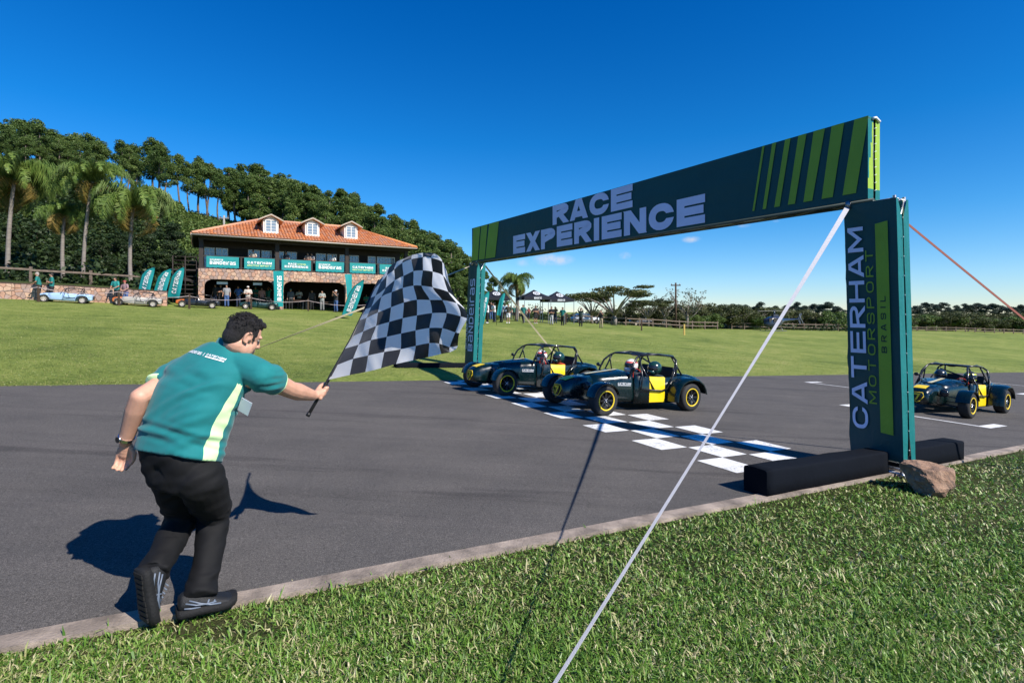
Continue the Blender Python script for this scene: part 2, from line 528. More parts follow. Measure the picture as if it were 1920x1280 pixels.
# ------------------------------------------------------------------ ground, road, markings
def asphalt_mat():
    m, nt, b = nt_mat('asphalt')
    v = obj_vec(nt, (1, 1, 1), -math.radians(30))
    vs_ = obj_vec(nt, (.10, 2.6, 1), -math.radians(30))
    fine = add_noise(nt, 190, 3, .75, v)
    mid = add_noise(nt, 1.1, 5, .6, v)
    streak = add_noise(nt, 1.0, 4, .6, vs_)
    c = add_ramp(nt, fine, [(.30, (.035, .033, .031)), (.5, (.088, .083, .079)), (.72, (.20, .188, .178))])
    c2 = add_mix(nt, 1.0, c, add_ramp(nt, mid, [(.3, (.86, .86, .87)), (.7, (1.14, 1.12, 1.10))]), 'MULTIPLY')
    c3 = add_mix(nt, 1.0, c2, add_ramp(nt, streak, [(.33, (.90, .90, .90)), (.5, (1, 1, 1)), (.68, (1.07, 1.06, 1.06))]), 'MULTIPLY')
    grit = add_noise(nt, 62, 4, .8, v)
    c3 = add_mix(nt, 1.0, c3, add_ramp(nt, grit, [(.34, (.72, .72, .72)), (.5, (1, 1, 1)), (.66, (1.32, 1.30, 1.28))]), 'MULTIPLY')
    vt = obj_vec(nt, (.06, 1.15, 1), -math.radians(30)); tyre = add_noise(nt, 1.6, 5, .7, vt, .4)
    c3 = add_mix(nt, 1.0, c3, add_ramp(nt, tyre, [(.36, (.74, .74, .75)), (.44, (1, 1, 1)), (.62, (1, 1, 1)), (.70, (1.10, 1.10, 1.09))]), 'MULTIPLY')
    scuff = add_noise(nt, 3.2, 8, .82, vs_)
    c3 = add_mix(nt, add_ramp(nt, scuff, [(.69, (0, 0, 0)), (.74, (.55, .55, .55))]), c3, (.22, .21, .20))
    nt.links.new(c3, b.inputs['Base Color'])
    b.inputs['Roughness'].default_value = .9
    b.inputs['Specular IOR Level'].default_value = .12
    add_bump(nt, b, fine, .55, .006)
    return m
def lawn_mat(name, stops, big=.12, fine=9.0, bump=.8):
    m, nt, b = nt_mat(name)
    v = obj_vec(nt)
    n1 = add_noise(nt, big, 5, .6, v); n2 = add_noise(nt, fine, 6, .72, v); n3 = add_noise(nt, .9, 4, .6, v)
    def ma(a, k, c):
        q = nt.nodes.new('ShaderNodeMath'); q.operation = 'MULTIPLY_ADD'
        nt.links.new(a, q.inputs[0]); q.inputs[1].default_value = k
        if hasattr(c, 'links'): nt.links.new(c, q.inputs[2])
        else: q.inputs[2].default_value = c
        return q.outputs[0]
    t = ma(n1, .85, ma(n3, .75, ma(n2, 1.0, -.80)))
    c = add_ramp(nt, t, stops)
    nt.links.new(c, b.inputs['Base Color'])
    b.inputs['Roughness'].default_value = .9; b.inputs['Specular IOR Level'].default_value = .12
    add_bump(nt, b, add_noise(nt, fine * 2.2, 4, .7, v), bump, .05)
    return m
M_ASPH = asphalt_mat()
M_FIELD = lawn_mat('lawn', [(.22, (.082, .118, .026)), (.45, (.165, .210, .045)), (.62, (.225, .255, .064)), (.85, (.33, .30, .115))])
M_VERGE = lawn_mat('verge_soil', [(.2, (.020, .030, .008)), (.5, (.050, .060, .018)), (.8, (.10, .085, .045))], .3, 30)
M_KERB = MAT('kerb_concrete', (.26, .21, .17), .9, var=.55, scale=5, bump=.8, bscale=70)
M_PAINT = None
def paint_mat():
    m, nt, b = nt_mat('road_paint')
    v = obj_vec(nt)
    n = add_noise(nt, 30, 6, .75, v); n2 = add_noise(nt, 3, 4, .6, v)
    q = nt.nodes.new('ShaderNodeMath'); q.operation = 'MULTIPLY_ADD'; nt.links.new(n2, q.inputs[0]); q.inputs[1].default_value = .55; nt.links.new(n, q.inputs[2])
    c = add_ramp(nt, q.outputs[0], [(.58, (.08, .08, .08)), (.66, (.50, .50, .49)), (.80, (.74, .74, .72))])
    nt.links.new(c, b.inputs['Base Color']); b.inputs['Roughness'].default_value = .7
    return m
M_PAINT = paint_mat()

def grid_sheet(us, ns, zf):
    uu, nn = np.meshgrid(us, ns)
    x = CU * uu - SU * nn; y = SU * uu + CU * nn
    V = np.stack([x, y, zf(uu, nn)], -1).reshape(-1, 3)
    a, b = len(ns), len(us)
    idx = np.arange(a * b).reshape(a, b)
    Fq = np.stack([idx[:-1, :-1], idx[:-1, 1:], idx[1:, 1:], idx[1:, :-1]], -1).reshape(-1, 4)
    return V, Fq
us = np.concatenate([-np.geomspace(260, 62, 12), np.linspace(-60, 60, 121), np.geomspace(62, 900, 34)])
ns = np.concatenate([np.linspace(ROAD_N1, 43.4, 66), [43.6, 43.72, 43.86, 44.1], np.linspace(44.6, 110, 90), np.geomspace(112, 1400, 34)])
V, Fq = grid_sheet(us, ns, Gun)
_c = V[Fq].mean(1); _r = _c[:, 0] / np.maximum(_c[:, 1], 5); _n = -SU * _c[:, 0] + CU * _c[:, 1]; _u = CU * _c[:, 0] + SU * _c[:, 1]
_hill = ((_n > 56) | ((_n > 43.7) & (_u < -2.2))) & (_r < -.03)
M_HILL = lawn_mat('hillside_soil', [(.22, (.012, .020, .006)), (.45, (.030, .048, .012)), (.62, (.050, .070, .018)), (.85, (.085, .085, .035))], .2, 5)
field = link(bpy.data.objects.new('grass_field', np_mesh('grass_field', V, Fq[~_hill], M_FIELD, smooth=True)))
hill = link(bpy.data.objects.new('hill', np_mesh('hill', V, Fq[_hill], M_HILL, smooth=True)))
tag(hill, kind='structure')
tag(field, kind='structure')
V, Fq = grid_sheet(np.linspace(-120, 160, 141), np.linspace(3.17, ROAD_N1 + .05, 19), lambda u, n: plane(u, n))
road = link(bpy.data.objects.new('road', np_mesh('road', V, Fq, M_ASPH, smooth=True)))
tag(road, kind='structure')
V, Fq = grid_sheet(np.linspace(-60, 160, 221), np.concatenate([np.linspace(-60, -2, 30), np.linspace(-1.8, 3.06, 30)]), lambda u, n: plane(u, n) - .02 + 0 * n)
verge = link(bpy.data.objects.new('grass_verge', np_mesh('grass_verge', V, Fq, M_VERGE, smooth=True)))
tag(verge, kind='structure')
mb = MB()
_w = 0
for i in range(-56, 248):
    u0, u1 = i * .25, i * .25 + .2501
    w0 = 3.06; w1 = 3.18 + _w; _w = _w * .7 + R.uniform(-.006, .006); h = .010
    a = [UN(u0, w0, plane(u0, w0)), UN(u1, w0, plane(u1, w0)), UN(u1, 3.18 + _w, plane(u1, w1)), UN(u0, w1, plane(u0, w1))]
    vs = [p - Vector((0, 0, .12)) for p in a] + [p + Vector((0, 0, h)) for p in a]
    mb.add(vs, [(4, 5, 6, 7), (0, 1, 5, 4), (1, 2, 6, 5), (2, 3, 7, 6), (3, 0, 4, 7)])
tag(mb.build('kerb', M_KERB), kind='structure')

def painted(name, u0, u1, n0, n1, parent):
    cs = []
    for u, n in ((u0, n0), (u1, n0), (u1, n1), (u0, n1)):
        cs.append(UN(u, n, plane(u, n) + .005))
    m_ = MB(); m_.add(cs, [(0, 1, 2, 3)])
    return m_.build(name, M_PAINT, parent)
SQ_U0, SQ, SQN = 4.93, .455, .537
for ci in range(4):
    k = -3
    while 4.83 + k * SQN < 12.0:
        n0 = 4.83 + k * SQN
        if (k + ci) % 2 == 0 and n0 + SQN > 3.3:
            g = .006
            painted('painted_square', SQ_U0 + ci * SQ + g + R.uniform(-.008, .008), SQ_U0 + (ci + 1) * SQ - g, max(3.3, n0) + g, min(n0 + SQN, 12.05) - g + R.uniform(-.01, .01), road)
        k += 1
for (gu, g0, g1) in ((12.25, 4.05, 6.7), (16.9, 7.75, 10.35), (22.1, 4.05, 6.7), (27.0, 7.75, 10.3), (32.2, 4.05, 6.7), (37, 7.75, 10.3)):
    painted('grid_line', gu, gu + .09, g0 + .2, g1 - .2, road)
    painted('grid_line', gu, gu + .75, g0, g0 + .2, road)
    painted('grid_line', gu, gu + .75, g1 - .2, g1, road)

# ------------------------------------------------------------------ grass blades
def blades(name, pos, length, width, mat, bend=.9, seed=1, upright=.55):
    rs = np.random.RandomState(seed)
    n = len(pos)
    a = rs.uniform(0, 2 * np.pi, n)
    d = np.stack([np.cos(a), np.sin(a), np.zeros(n)], -1)
    tw = a + np.pi / 2 + rs.normal(0, .5, n)
    s = np.stack([np.cos(tw), np.sin(tw), rs.normal(0, .25, n)], -1)
    tilt = np.clip(np.abs(rs.normal(upright, .42, n)), 0, 1.45)
    L = length[:, None]; W = width[:, None]
    up = np.array([0, 0, 1.0])
    d1 = d * np.sin(tilt)[:, None] + up * np.cos(tilt)[:, None]
    t2 = np.clip(tilt + rs.uniform(.1, bend, n), 0, 1.9)
    d2 = d * np.sin(t2)[:, None] + up * np.cos(t2)[:, None]
    p0 = pos; p1 = p0 + d1 * L * .5; p2 = p1 + d2 * L * .5
    V = np.stack([p0 - s * W * .4, p0 + s * W * .4, p1 - s * W * .5, p1 + s * W * .5, p2], 1).reshape(-1, 3)
    b = np.arange(n)[:, None] * 5
    Fq = np.concatenate([b + np.array([[0, 1, 3]]), b + np.array([[0, 3, 2]]), b + np.array([[2, 3, 4]])], 0)
    o = link(bpy.data.objects.new(name, np_mesh(name, V, Fq, mat)))
    tag(o, kind='stuff')
    return o
def GRASSM(name, stops):
    m, nt, b = nt_mat(name)
    geo = nt.nodes.new('ShaderNodeNewGeometry')
    v = obj_vec(nt); n = add_noise(nt, 1.6, 4, .6, v)
    q = nt.nodes.new('ShaderNodeMath'); q.operation = 'MULTIPLY_ADD'
    nt.links.new(n, q.inputs[0]); q.inputs[1].default_value = .55
    q2 = nt.nodes.new('ShaderNodeMath'); q2.operation = 'MULTIPLY'; nt.links.new(geo.outputs['Random Per Island'], q2.inputs[0]); q2.inputs[1].default_value = .72
    nt.links.new(q2.outputs[0], q.inputs[2])
    c = add_ramp(nt, q.outputs[0], stops)
    nt.links.new(c, b.inputs['Base Color'])
    b.inputs['Roughness'].default_value = .42; b.inputs['Specular IOR Level'].default_value = .42
    tr = nt.nodes.new('ShaderNodeBsdfTranslucent'); nt.links.new(c, tr.inputs['Color'])
    ms = nt.nodes.new('ShaderNodeMixShader'); ms.inputs['Fac'].default_value = .22
    nt.links.new(b.outputs['BSDF'], ms.inputs[1]); nt.links.new(tr.outputs['BSDF'], ms.inputs[2])
    nt.links.new(ms.outputs['Shader'], nt.nodes['Material Output'].inputs['Surface'])
    return m
M_BLADE = GRASSM('verge_blades', [(.15, (.026, .070, .008)), (.45, (.080, .180, .019)), (.70, (.150, .285, .038)), (.86, (.25, .37, .08)), (.93, (.45, .42, .20)), (1.0, (.56, .50, .29))])
M_BLADE2 = GRASSM('field_blades', [(.15, (.07, .11, .02)), (.5, (.160, .210, .042)), (.8, (.225, .255, .06)), (1.0, (.36, .31, .13))])
def verge_points(N, ymin, ymax, seed):
    rs = np.random.RandomState(seed)
    Y = 1.0 / rs.uniform(1 / ymax, 1 / ymin, N)            # about as many per picture area near and far
    r = rs.uniform(-1.3, 1.4, N)
    X = r * Y
    u = CU * X + SU * Y; n = -SU * X + CU * Y
    edge = 3.095 + .04 * np.sin(u * 5.1) + .03 * np.sin(u * 12.7 + 1) + .03 * np.sin(u * 31.0)
    keep = n < edge + np.abs(rs.normal(0, .03, N)) * (rs.rand(N) < .5) * 1.6
    # keep the feet of the gantry clear
    return X[keep], Y[keep], u[keep], n[keep]
X, Y, u, n = verge_points(370000, 1.75, 11.0, 3)
rs = np.random.RandomState(4)
patch = .5 + .5 * np.sin(X * 3.1 + 1.3 * np.sin(Y * 2.3)) * np.sin(Y * 3.7 + X * 1.1)
keep = rs.rand(len(X)) < (.72 + .28 * patch)
bare = ((X + 1.35) ** 2 / .10 + (Y - 2.52) ** 2 / .012) < 1
keep &= ~(bare & (rs.rand(len(X)) < .8))
X, Y, u, n, patch = X[keep], Y[keep], u[keep], n[keep], patch[keep]
ln = rs.uniform(.020, .066, len(X)) * (.8 + .4 * patch) * np.where(n > 2.9, .75, 1)
wd = rs.uniform(.0042, .0098, len(X)) * np.clip(Y / 3.2, .8, 2.2)
dry = rs.rand(len(X)) < .12 + .42 * sstep(1.5, 2.95, n) * (.6 + .4 * patch)
M_DRYB = GRASSM('dry_verge_blades', [(.15, (.09, .14, .025)), (.45, (.19, .27, .055)), (.70, (.28, .32, .10)), (1.0, (.44, .39, .21))])
blades('dry_grass', np.stack([X, Y, plane(u, n) - .022], -1)[dry], ln[dry] * .8, wd[dry], M_DRYB, seed=6, upright=1.05)
X, Y, u, n, ln, wd = X[~dry], Y[~dry], u[~dry], n[~dry], ln[~dry], wd[~dry]
blades('grass', np.stack([X, Y, plane(u, n) - .022], -1), ln, wd, M_BLADE, seed=5, upright=.88)
# longer tufts leaning over the kerb and scattered broad leaves
m_ = rs.rand(len(X)) < .012
blades('grass', np.stack([X, Y, plane(u, n) - .02], -1)[m_], rs.uniform(.05, .095, m_.sum()), rs.uniform(.006, .011, m_.sum()), M_BLADE, seed=8, upright=.7)
# far lawn: fringe along the road and sparse tufts
rs = np.random.RandomState(9)
N = 370000
Yf = 1.0 / rs.uniform(1 / 42.0, 1 / 8.2, N); Xf = rs.uniform(-1.3, 1.3, N) * Yf
uf = CU * Xf + SU * Yf; nf = -SU * Xf + CU * Yf
k = nf > ROAD_N1 - .03 + .05 * np.sin(uf * 3.3) * np.sin(uf * 7.7)
k &= nf < 41.5
Xf, Yf, uf, nf = Xf[k], Yf[k], uf[k], nf[k]
blades('grass', np.stack([Xf, Yf, Gun(uf, nf) - .005], -1), rs.uniform(.018, .042, len(Xf)), rs.uniform(.006, .011, len(Xf)) * np.clip(Yf / 14, .8, 2.2), M_BLADE2, seed=10, upright=.75)

# ------------------------------------------------------------------ start gantry
def fabric(name, col, rough=.5, bump=.25, var=.06):
    m, nt, b = nt_mat(name)
    v = obj_vec(nt)
    n = add_noise(nt, 2.5, 3, .5, v)
    nt.links.new(add_ramp(nt, n, [(.3, tone(col, 1 - var)), (.7, tone(col, 1 + var))]), b.inputs['Base Color'])
    b.inputs['Roughness'].default_value = rough; b.inputs['Specular IOR Level'].default_value = .35
    add_bump(nt, b, add_noise(nt, 7, 5, .6, v, 1.2), bump, .03)
    return m
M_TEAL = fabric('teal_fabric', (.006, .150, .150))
M_TEAL_SHADE = fabric('shaded_teal_fabric', (.004, .062, .072))  # same teal cloth, darkened to put the shade of the front faces into colour
M_LIME = fabric('lime_print', (.30, .46, .035))
M_LIMED = fabric('green_print', (.20, .36, .035))
M_LAV = fabric('lavender_print', (.60, .68, .95))
M_INK = fabric('dark_print', (.006, .030, .035))
M_WHITE = fabric('white_print', (.78, .80, .82))
M_BLACKFAB = fabric('black_cover_fabric', (.0060, .0078, .0120), .95, .2)
M_BLACKFAB.node_tree.nodes['Principled BSDF'].inputs['Specular IOR Level'].default_value = .08
M_ALU = MAT('aluminium', (.62, .63, .65), .35, 1.0, .08, 20)
M_STEEL = MAT('dull_steel', (.30, .30, .31), .45, 1.0, .1, 20)
M_BLACK = MAT('black_plastic', (.012, .012, .013), .5, 0, .2, 10)

gantry = empty('start_gantry', UN(6.83, 8.4, plane(6.83, 8.4)))
tag(gantry, 'teal start gantry spanning the road with RACE EXPERIENCE on its beam', 'gantry')
GI = gantry.matrix_world
def rel(o, root):
    """keep world-space mesh coordinates while parented to an unrotated empty"""
    o.location = -root.location
    return o
def gpart(mbx, name, mats, **k):
    o = mbx.build(name, mats, gantry, fix=k.get('fix', False)); rel(o, gantry); return o

N_Z0, N_Z1 = -1.634, 1.295
def postN(a, t, z):
    k = (z - N_Z0) / (N_Z1 - N_Z0)
    p = UN(6.70 + a, 2.97 + t, z)
    p.x -= .082 * k
    return p
F_T0 = 10.87
def postF(a, t, z):
    k = (z + 1.55) / 3.05
    p = UN(6.70 + a + .14 * k, 2.97 + F_T0 + t, z)
    return p
def wrinkle(x, y, amp, s=0):
    return amp * (noise.noise(Vector((x * 2.2, y * 1.1, s))) + .5 * noise.noise(Vector((x * 6 + 3, y * 3.1, s + 5))))
def sheet(mbx, fn, nu, nv, mi=0, off=None, nrm=None, amp=.0, s=0, edge=False):
    """grid surface fn(i,j in 0..1); bulges along nrm"""
    vs = []
    for j in range(nv + 1):
        for i in range(nu + 1):
            a, b = i / nu, j / nv
            p = fn(a, b)
            if amp:
                e = min(1, min(a, 1 - a, b, 1 - b) * 9 + (.35 if edge else 0))
                p = p + Vector(nrm) * wrinkle(a * 1.0 + s, b * 4, amp, s) * e
            vs.append(p)
    w = nu + 1
    fs = [(j * w + i, j * w + i + 1, (j + 1) * w + i + 1, (j + 1) * w + i) for j in range(nv) for i in range(nu)]
    mbx.add(vs, fs, mi, True)
U_AX = Vector((CU, SU, 0)); N_AX = Vector((-SU, CU, 0))
def make_post(fn, z0, z1, wt, wa, seed, outer_lip):
    # front cover (faces along the road), back cover, inner side, two flaps on the lit side
    m_ = MB()
    sheet(m_, lambda a, b: fn(0, wt * (1 - a), z0 + (z1 - z0) * b) + (N_AX * (.022 * noise.noise(Vector((b * 7, seed, 0))) + .012 * noise.noise(Vector((b * 19, seed, 3)))) * max(0, 1 - a * 4) if outer_lip else Vector()), 14, 44, 0, nrm=-U_AX, amp=.014, s=seed, edge=True)
    gpart(m_, 'front_cover', M_TEAL_SHADE)
    m_ = MB()
    sheet(m_, lambda a, b: fn(wa, wt * a, z0 + (z1 - z0) * b), 10, 30, 0, nrm=U_AX, amp=.012, s=seed + 3)
    gpart(m_, 'back_cover', M_TEAL)
    m_ = MB()
    sheet(m_, lambda a, b: fn(wa * a, wt, z0 + (z1 - z0) * b), 6, 30, 0, nrm=N_AX, amp=.01, s=seed + 6)
    gpart(m_, 'inner_cover', M_TEAL)
    for q in range(2):
        m_ = MB()
        def flap(a, b, q=q):
            gap = .5 + .035 * noise.noise(Vector((b * 5, seed + 9, 0)))
            if b > .93: gap += (-1 if q == 0 else 1) * (b - .93) * 4.5
            if b < .10: gap += (-1 if q == 0 else 1) * (.10 - b) * 1.2
            lo, hi = (0.0, gap - .055) if q == 0 else (gap + .055, 1.0)
            return fn(wa * (lo + (hi - lo) * a), 0, z0 + (z1 - z0) * b)
        sheet(m_, flap, 5, 46, 0, nrm=-N_AX, amp=.012, s=seed + 12 + q, edge=True)
        gpart(m_, 'side_flap', M_TEAL)
    # truss tower inside
    m_ = MB()
    ins = .03
    cs = [(ins, ins), (wa - ins, ins), (wa - ins, wt - ins), (ins, wt - ins)]
    for a, t in cs:
        m_.tube([fn(a, t, z0 - .10), fn(a, t, z1 + .03)], .018, 8)
    nb = 7
    for k_ in range(nb):
        za = z0 + (z1 - z0) * k_ / nb; zb = z0 + (z1 - z0) * (k_ + 1) / nb
        for i in range(4):
            a, b = cs[i], cs[(i + 1) % 4]
            m_.tube([fn(a[0], a[1], za), fn(b[0], b[1], zb)], .010, 6)
            m_.tube([fn(a[0], a[1], zb), fn(b[0], b[1], zb)], .010, 6)
    gpart(m_, 'tower_frame', M_ALU)
    # little white clips lacing the flaps together
    for k_ in range(13):
        z = z0 + (z1 - z0) * (k_ + .6) / 13.6
        m_ = MB()
        a0 = wa * (.5 + .035 * noise.noise(Vector(((z - z0) / (z1 - z0) * 5, seed + 9, 0))))
        p = fn(a0, -.012, z)
        m_.ell(p - U_AX * .028, .006, 0, 6, 4)
        gpart(m_, 'clip', M_WHITE)
make_post(postN, N_Z0, N_Z1, .555, .27, 1.0, True)
make_post(postF, -1.56, 1.50, .56, .27, 30.0, False)

# print on the near post
def nface(t, z, lift): return postN(-lift, t, z)
def printN(mbx, txt, t_base, t_top, z0, z1, T, w, gap, mi=0):
    qs, W = text_quads(txt, T, w, gap)
    for q, si in qs:
        # subdivide-free quads, lifted clear of the wrinkles
        mbx.add([nface(t_base + (t_top - t_base) * y, z0 + (z1 - z0) * x / W, .017 + .0006 * si) for x, y in q], [(0, 1, 2, 3)], mi)
m_ = MB(); printN(m_, 'CATERHAM', .345, .515, -1.325, 1.02, .088, 1.0, .17)
gpart(m_, 'lettering', M_LAV)
m_ = MB(); printN(m_, 'MOTORSPORT', .245, .325, -1.02, .74, .07, 1.05, .42)
gpart(m_, 'lettering', M_LIMED)
m_ = MB(); m_.add([nface(.215, -1.335, .0165), nface(.085, -1.345, .0165), nface(.085, 1.05, .0165), nface(.215, 1.03, .0165)], [(0, 1, 2, 3)])
gpart(m_, 'lime_bar', M_LIMED)
m_ = MB(); printN(m_, 'BRASIL', .125, .18, -.43, .21, .08, .9, .6)
for i in range(len(m_.v)): m_.v[i] = tuple(Vector(m_.v[i]) - U_AX * .0022)
gpart(m_, 'lettering', M_INK)
# print on the far post
m_ = MB()
def printF(mbx, txt, tb, tt, z0, z1, T, w, gap):
    qs, W = text_quads(txt, T, w, gap)
    for q, si in qs:
        mbx.add([postF(-.017 - .0006 * si, tb + (tt - tb) * y, z0 + (z1 - z0) * x / W) for x, y in q], [(0, 1, 2, 3)])
printF(m_, 'BaNDeiras', .06, .36, -1.05, 1.04, .085, .92, .2)
gpart(m_, 'lettering', M_LAV)
m_ = MB(); printF(m_, 'SCUDerIa', .42, .54, -1.0, .0, .06, .9, .2)
gpart(m_, 'lettering', M_LAV)

# beam
BA = Vector((4.093, 6.175, 0)); BB = Vector((-1.135, 15.23, 0))
BD = (BB - BA); BL = BD.length; BD.normalize()
BN = Vector((-BD.y, BD.x, 0))
if BN.dot(U_AX) > 0: BN = -BN                # out of the printed face
BZ0, BZ1, BH = 1.336, 1.497, .950
def beam(s, h, d=0.0):
    sag = -.012 * math.sin(math.pi * s / BL)
    return BA + BD * s - BN * d + Vector((0, 0, BZ0 + (BZ1 - BZ0) * s / BL + sag + h))
def s_of(px):
    r = (px - HX) / F_PX
    return (r * BA.y - BA.x) / (BD.x - r * BD.y)
BDEP = .26
m_ = MB(); sheet(m_, lambda a, b: beam(BL * (1 - a), BH * b), 60, 8, 0, nrm=BN, amp=.007, s=50)
gpart(m_, 'beam_front_cover', M_TEAL_SHADE)
m_ = MB(); sheet(m_, lambda a, b: beam(BL * a, BH * b, BDEP), 40, 6, 0, nrm=-BN, amp=.007, s=60)
gpart(m_, 'beam_back_cover', M_TEAL)
m_ = MB(); sheet(m_, lambda a, b: beam(BL * a, BH, BDEP * b), 40, 2)
gpart(m_, 'beam_top_cover', M_TEAL)
for e, s0 in ((0, 0.0), (1, BL)):
    for q in range(2):
        m_ = MB()
        lo, hi = ((0, .43), (.62, 1.0))[q]
        def endf(a, b, lo=lo, hi=hi, q=q, s0=s0):
            mid = .02 * math.sin(b * 9)
            aa = lo + (hi - lo) * a
            if (q == 0 and a > .6) or (q == 1 and a < .4): aa += mid
            return beam(s0, BH * b, BDEP * aa)
        sheet(m_, endf, 4, 16, 0, nrm=-BD if e == 0 else BD, amp=.010, s=70 + q)
        # the lime end print starts a little above the hem
        for fi in range(len(m_.f)):
            row = fi // 4
            m_.m[fi] = 1 if (row >= 2 and e == 0 and not (q == 0 and fi % 4 < max(0, (row - 3) * .28 - 0.2))) else 0
        gpart(m_, 'beam_end_flap', [M_TEAL, M_LIME])
m_ = MB()
for d in (.02, BDEP - .02):
    m_.tube([beam(-.05, -.022, d), beam(BL + .05, -.022, d)], .022, 8)
    m_.tube([beam(.0, BH - .03, d), beam(BL, BH - .03, d)], .02, 8)
for k_ in range(20):
    m_.tube([beam(BL * k_ / 20, -.022, .02), beam(BL * (k_ + 1) / 20, -.022, BDEP - .02)], .011, 6)
m_.tube([beam(.03, .0, BDEP * .55), beam(.03, BH + .01, BDEP * .55)], .02, 8)
gpart(m_, 'beam_frame', MAT('dark_beam_tube', (.05, .07, .06), .5))
m_ = MB()
for k_ in range(9):
    p = beam(-.012, .1 + .09 * k_, BDEP * .53)
    m_.tube([p - U_AX * .022, p + U_AX * .022 + Vector((0, 0, .015))], .0028, 5)
m_.tube([beam(-.01, BH - .02, BDEP * .3), beam(-.02, BH - .005, BDEP * .5), beam(-.01, BH - .03, BDEP * .9)], .016, 7)
gpart(m_, 'lacing', M_WHITE)
# lime stripes, measured on the face of the beam
def stripe(xb0, xb1, xt0, xt1, h0, h1, mat):
    c = lambda x: s_of(870 + x / 2.3415)
    mm = MB()
    def f(a, b):
        s_b = c(xb0) + (c(xb1) - c(xb0)) * a; s_t = c(xt0) + (c(xt1) - c(xt0)) * a
        return beam(s_b + (s_t - s_b) * b, h0 + (h1 - h0) * b, -.011)
    sheet(mm, f, 4, 6)
    gpart(mm, 'lime_stripe', mat)
for s4 in ((1268, 1277, 1312, 1322), (1313, 1328, 1355, 1373), (1364, 1388, 1412, 1436), (1424, 1455, 1470, 1506), (1492, 1531, 1537, 1587), (1572, 1621, 1616, 1671), (1664, 1723, 1716, 1778)):
    stripe(*s4, .085, BH - .002, M_LIMED)
for s4 in ((34, 62, 42, 73), (66, 92, 77, 105), (95, 138, 112, 155)):
    stripe(*s4, .03, BH - .01, M_LIMED)
def beam_text(txt, px0, px1, h0, h1, T, w, gap):
    s0, s1 = s_of(px0), s_of(px1)
    qs, W = text_quads(txt, T, w, gap)
    mm = MB()
    for q, si in qs:
        mm.add([beam(s0 + (s1 - s0) * x / W - (y - .0) * .0, h0 + (h1 - h0) * y, -.012 - .0006 * si) for x, y in q], [(0, 1, 2, 3)])
    gpart(mm, 'lettering', M_LAV)
beam_text('RACE', 1037, 1187, .525, .940, .145, 1.08, .11)
beam_text('EXPERIENCE', 963, 1323, .035, .475, .145, 1.02, .11)

# black covered ballast boxes and feet
def ballast(u0, u1, n0, n1, h):
    bm = bmesh.new()
    nx = max(2, int((u1 - u0) / .12)); 
    mm = MB()
    rows = []
    for i in range(nx + 1):
        a = i / nx; uu = u0 + (u1 - u0) * a
        ring = []
        prof = [(0, 0), (0, .5), (.0, .9), (.03, .98), (.12, 1.0), (.5, 1.01), (.88, 1.0), (.97, .98), (1, .9), (1, .5), (1, 0)]
        for c_, hh in prof:
            w = .010 * noise.noise(Vector((uu * 2.3, c_ * 3, hh * 3)))
            p = UN(uu, n0 + (n1 - n0) * c_ + w, 0); 
            p.z = float(plane(uu, n0)) + .0 + h * hh + w * .6
            ring.append(p)
        rows.append(ring)
    mm.loft(rows, 0, caps=True, smooth=True, closed=True)
    o = gpart(mm, 'ballast_box', M_BLACKFAB, fix=True)
    for p in o.data.polygons:
        if abs(p.normal.dot(U_AX)) > .9: p.use_smooth = False
ballast(4.49, 6.66, 3.10, 3.345, .245)
ballast(7.02, 8.50, 3.08, 3.33, .245)
zf = .012
ballast(4.49, 6.66, 13.95, 14.2, .25)
ballast(7.02, 8.5, 13.95, 14.2, .25)
for fn, zz in ((postN, -1.80), (postF, -1.74)):
    m_ = MB()
    for a, t in ((.03, .03), (.24, .03), (.24, .52), (.03, .52)):
        m_.tube([fn(a, t, zz), fn(a, t, zz + .2)], .02, 8)
        m_.tube([fn(a, t, zz - .005), fn(a, t, zz + .015)], .05, 10)
    for (a, t), (b, s_) in (((.03, .03), (.24, .03)), ((.03, .03), (.03, .52)), ((.24, .03), (.24, .52))):
        m_.tube([fn(a, t, zz + .03), fn(b, s_, zz + .03)], .014, 8)
        m_.tube([fn(a, t, zz + .16), fn(b, s_, zz + .16)], .014, 8)
    m_.ell(fn(-.02, .0, zz + .03), .026, 0, 8, 6); m_.ell(fn(.1, -.02, zz + .05), .022, 0, 8, 6)
    gpart(m_, 'base_frame', M_ALU)
m_ = MB()
for (fn, z, t) in ((postN, 1.30, .5), (postF, 1.49, .3), (postF, 1.46, .0)):
    m_.tube([fn(-.015, t, z - .05), fn(-.015, t, z + .04)], .03, 8)
gpart(m_, 'clamp', M_STEEL)

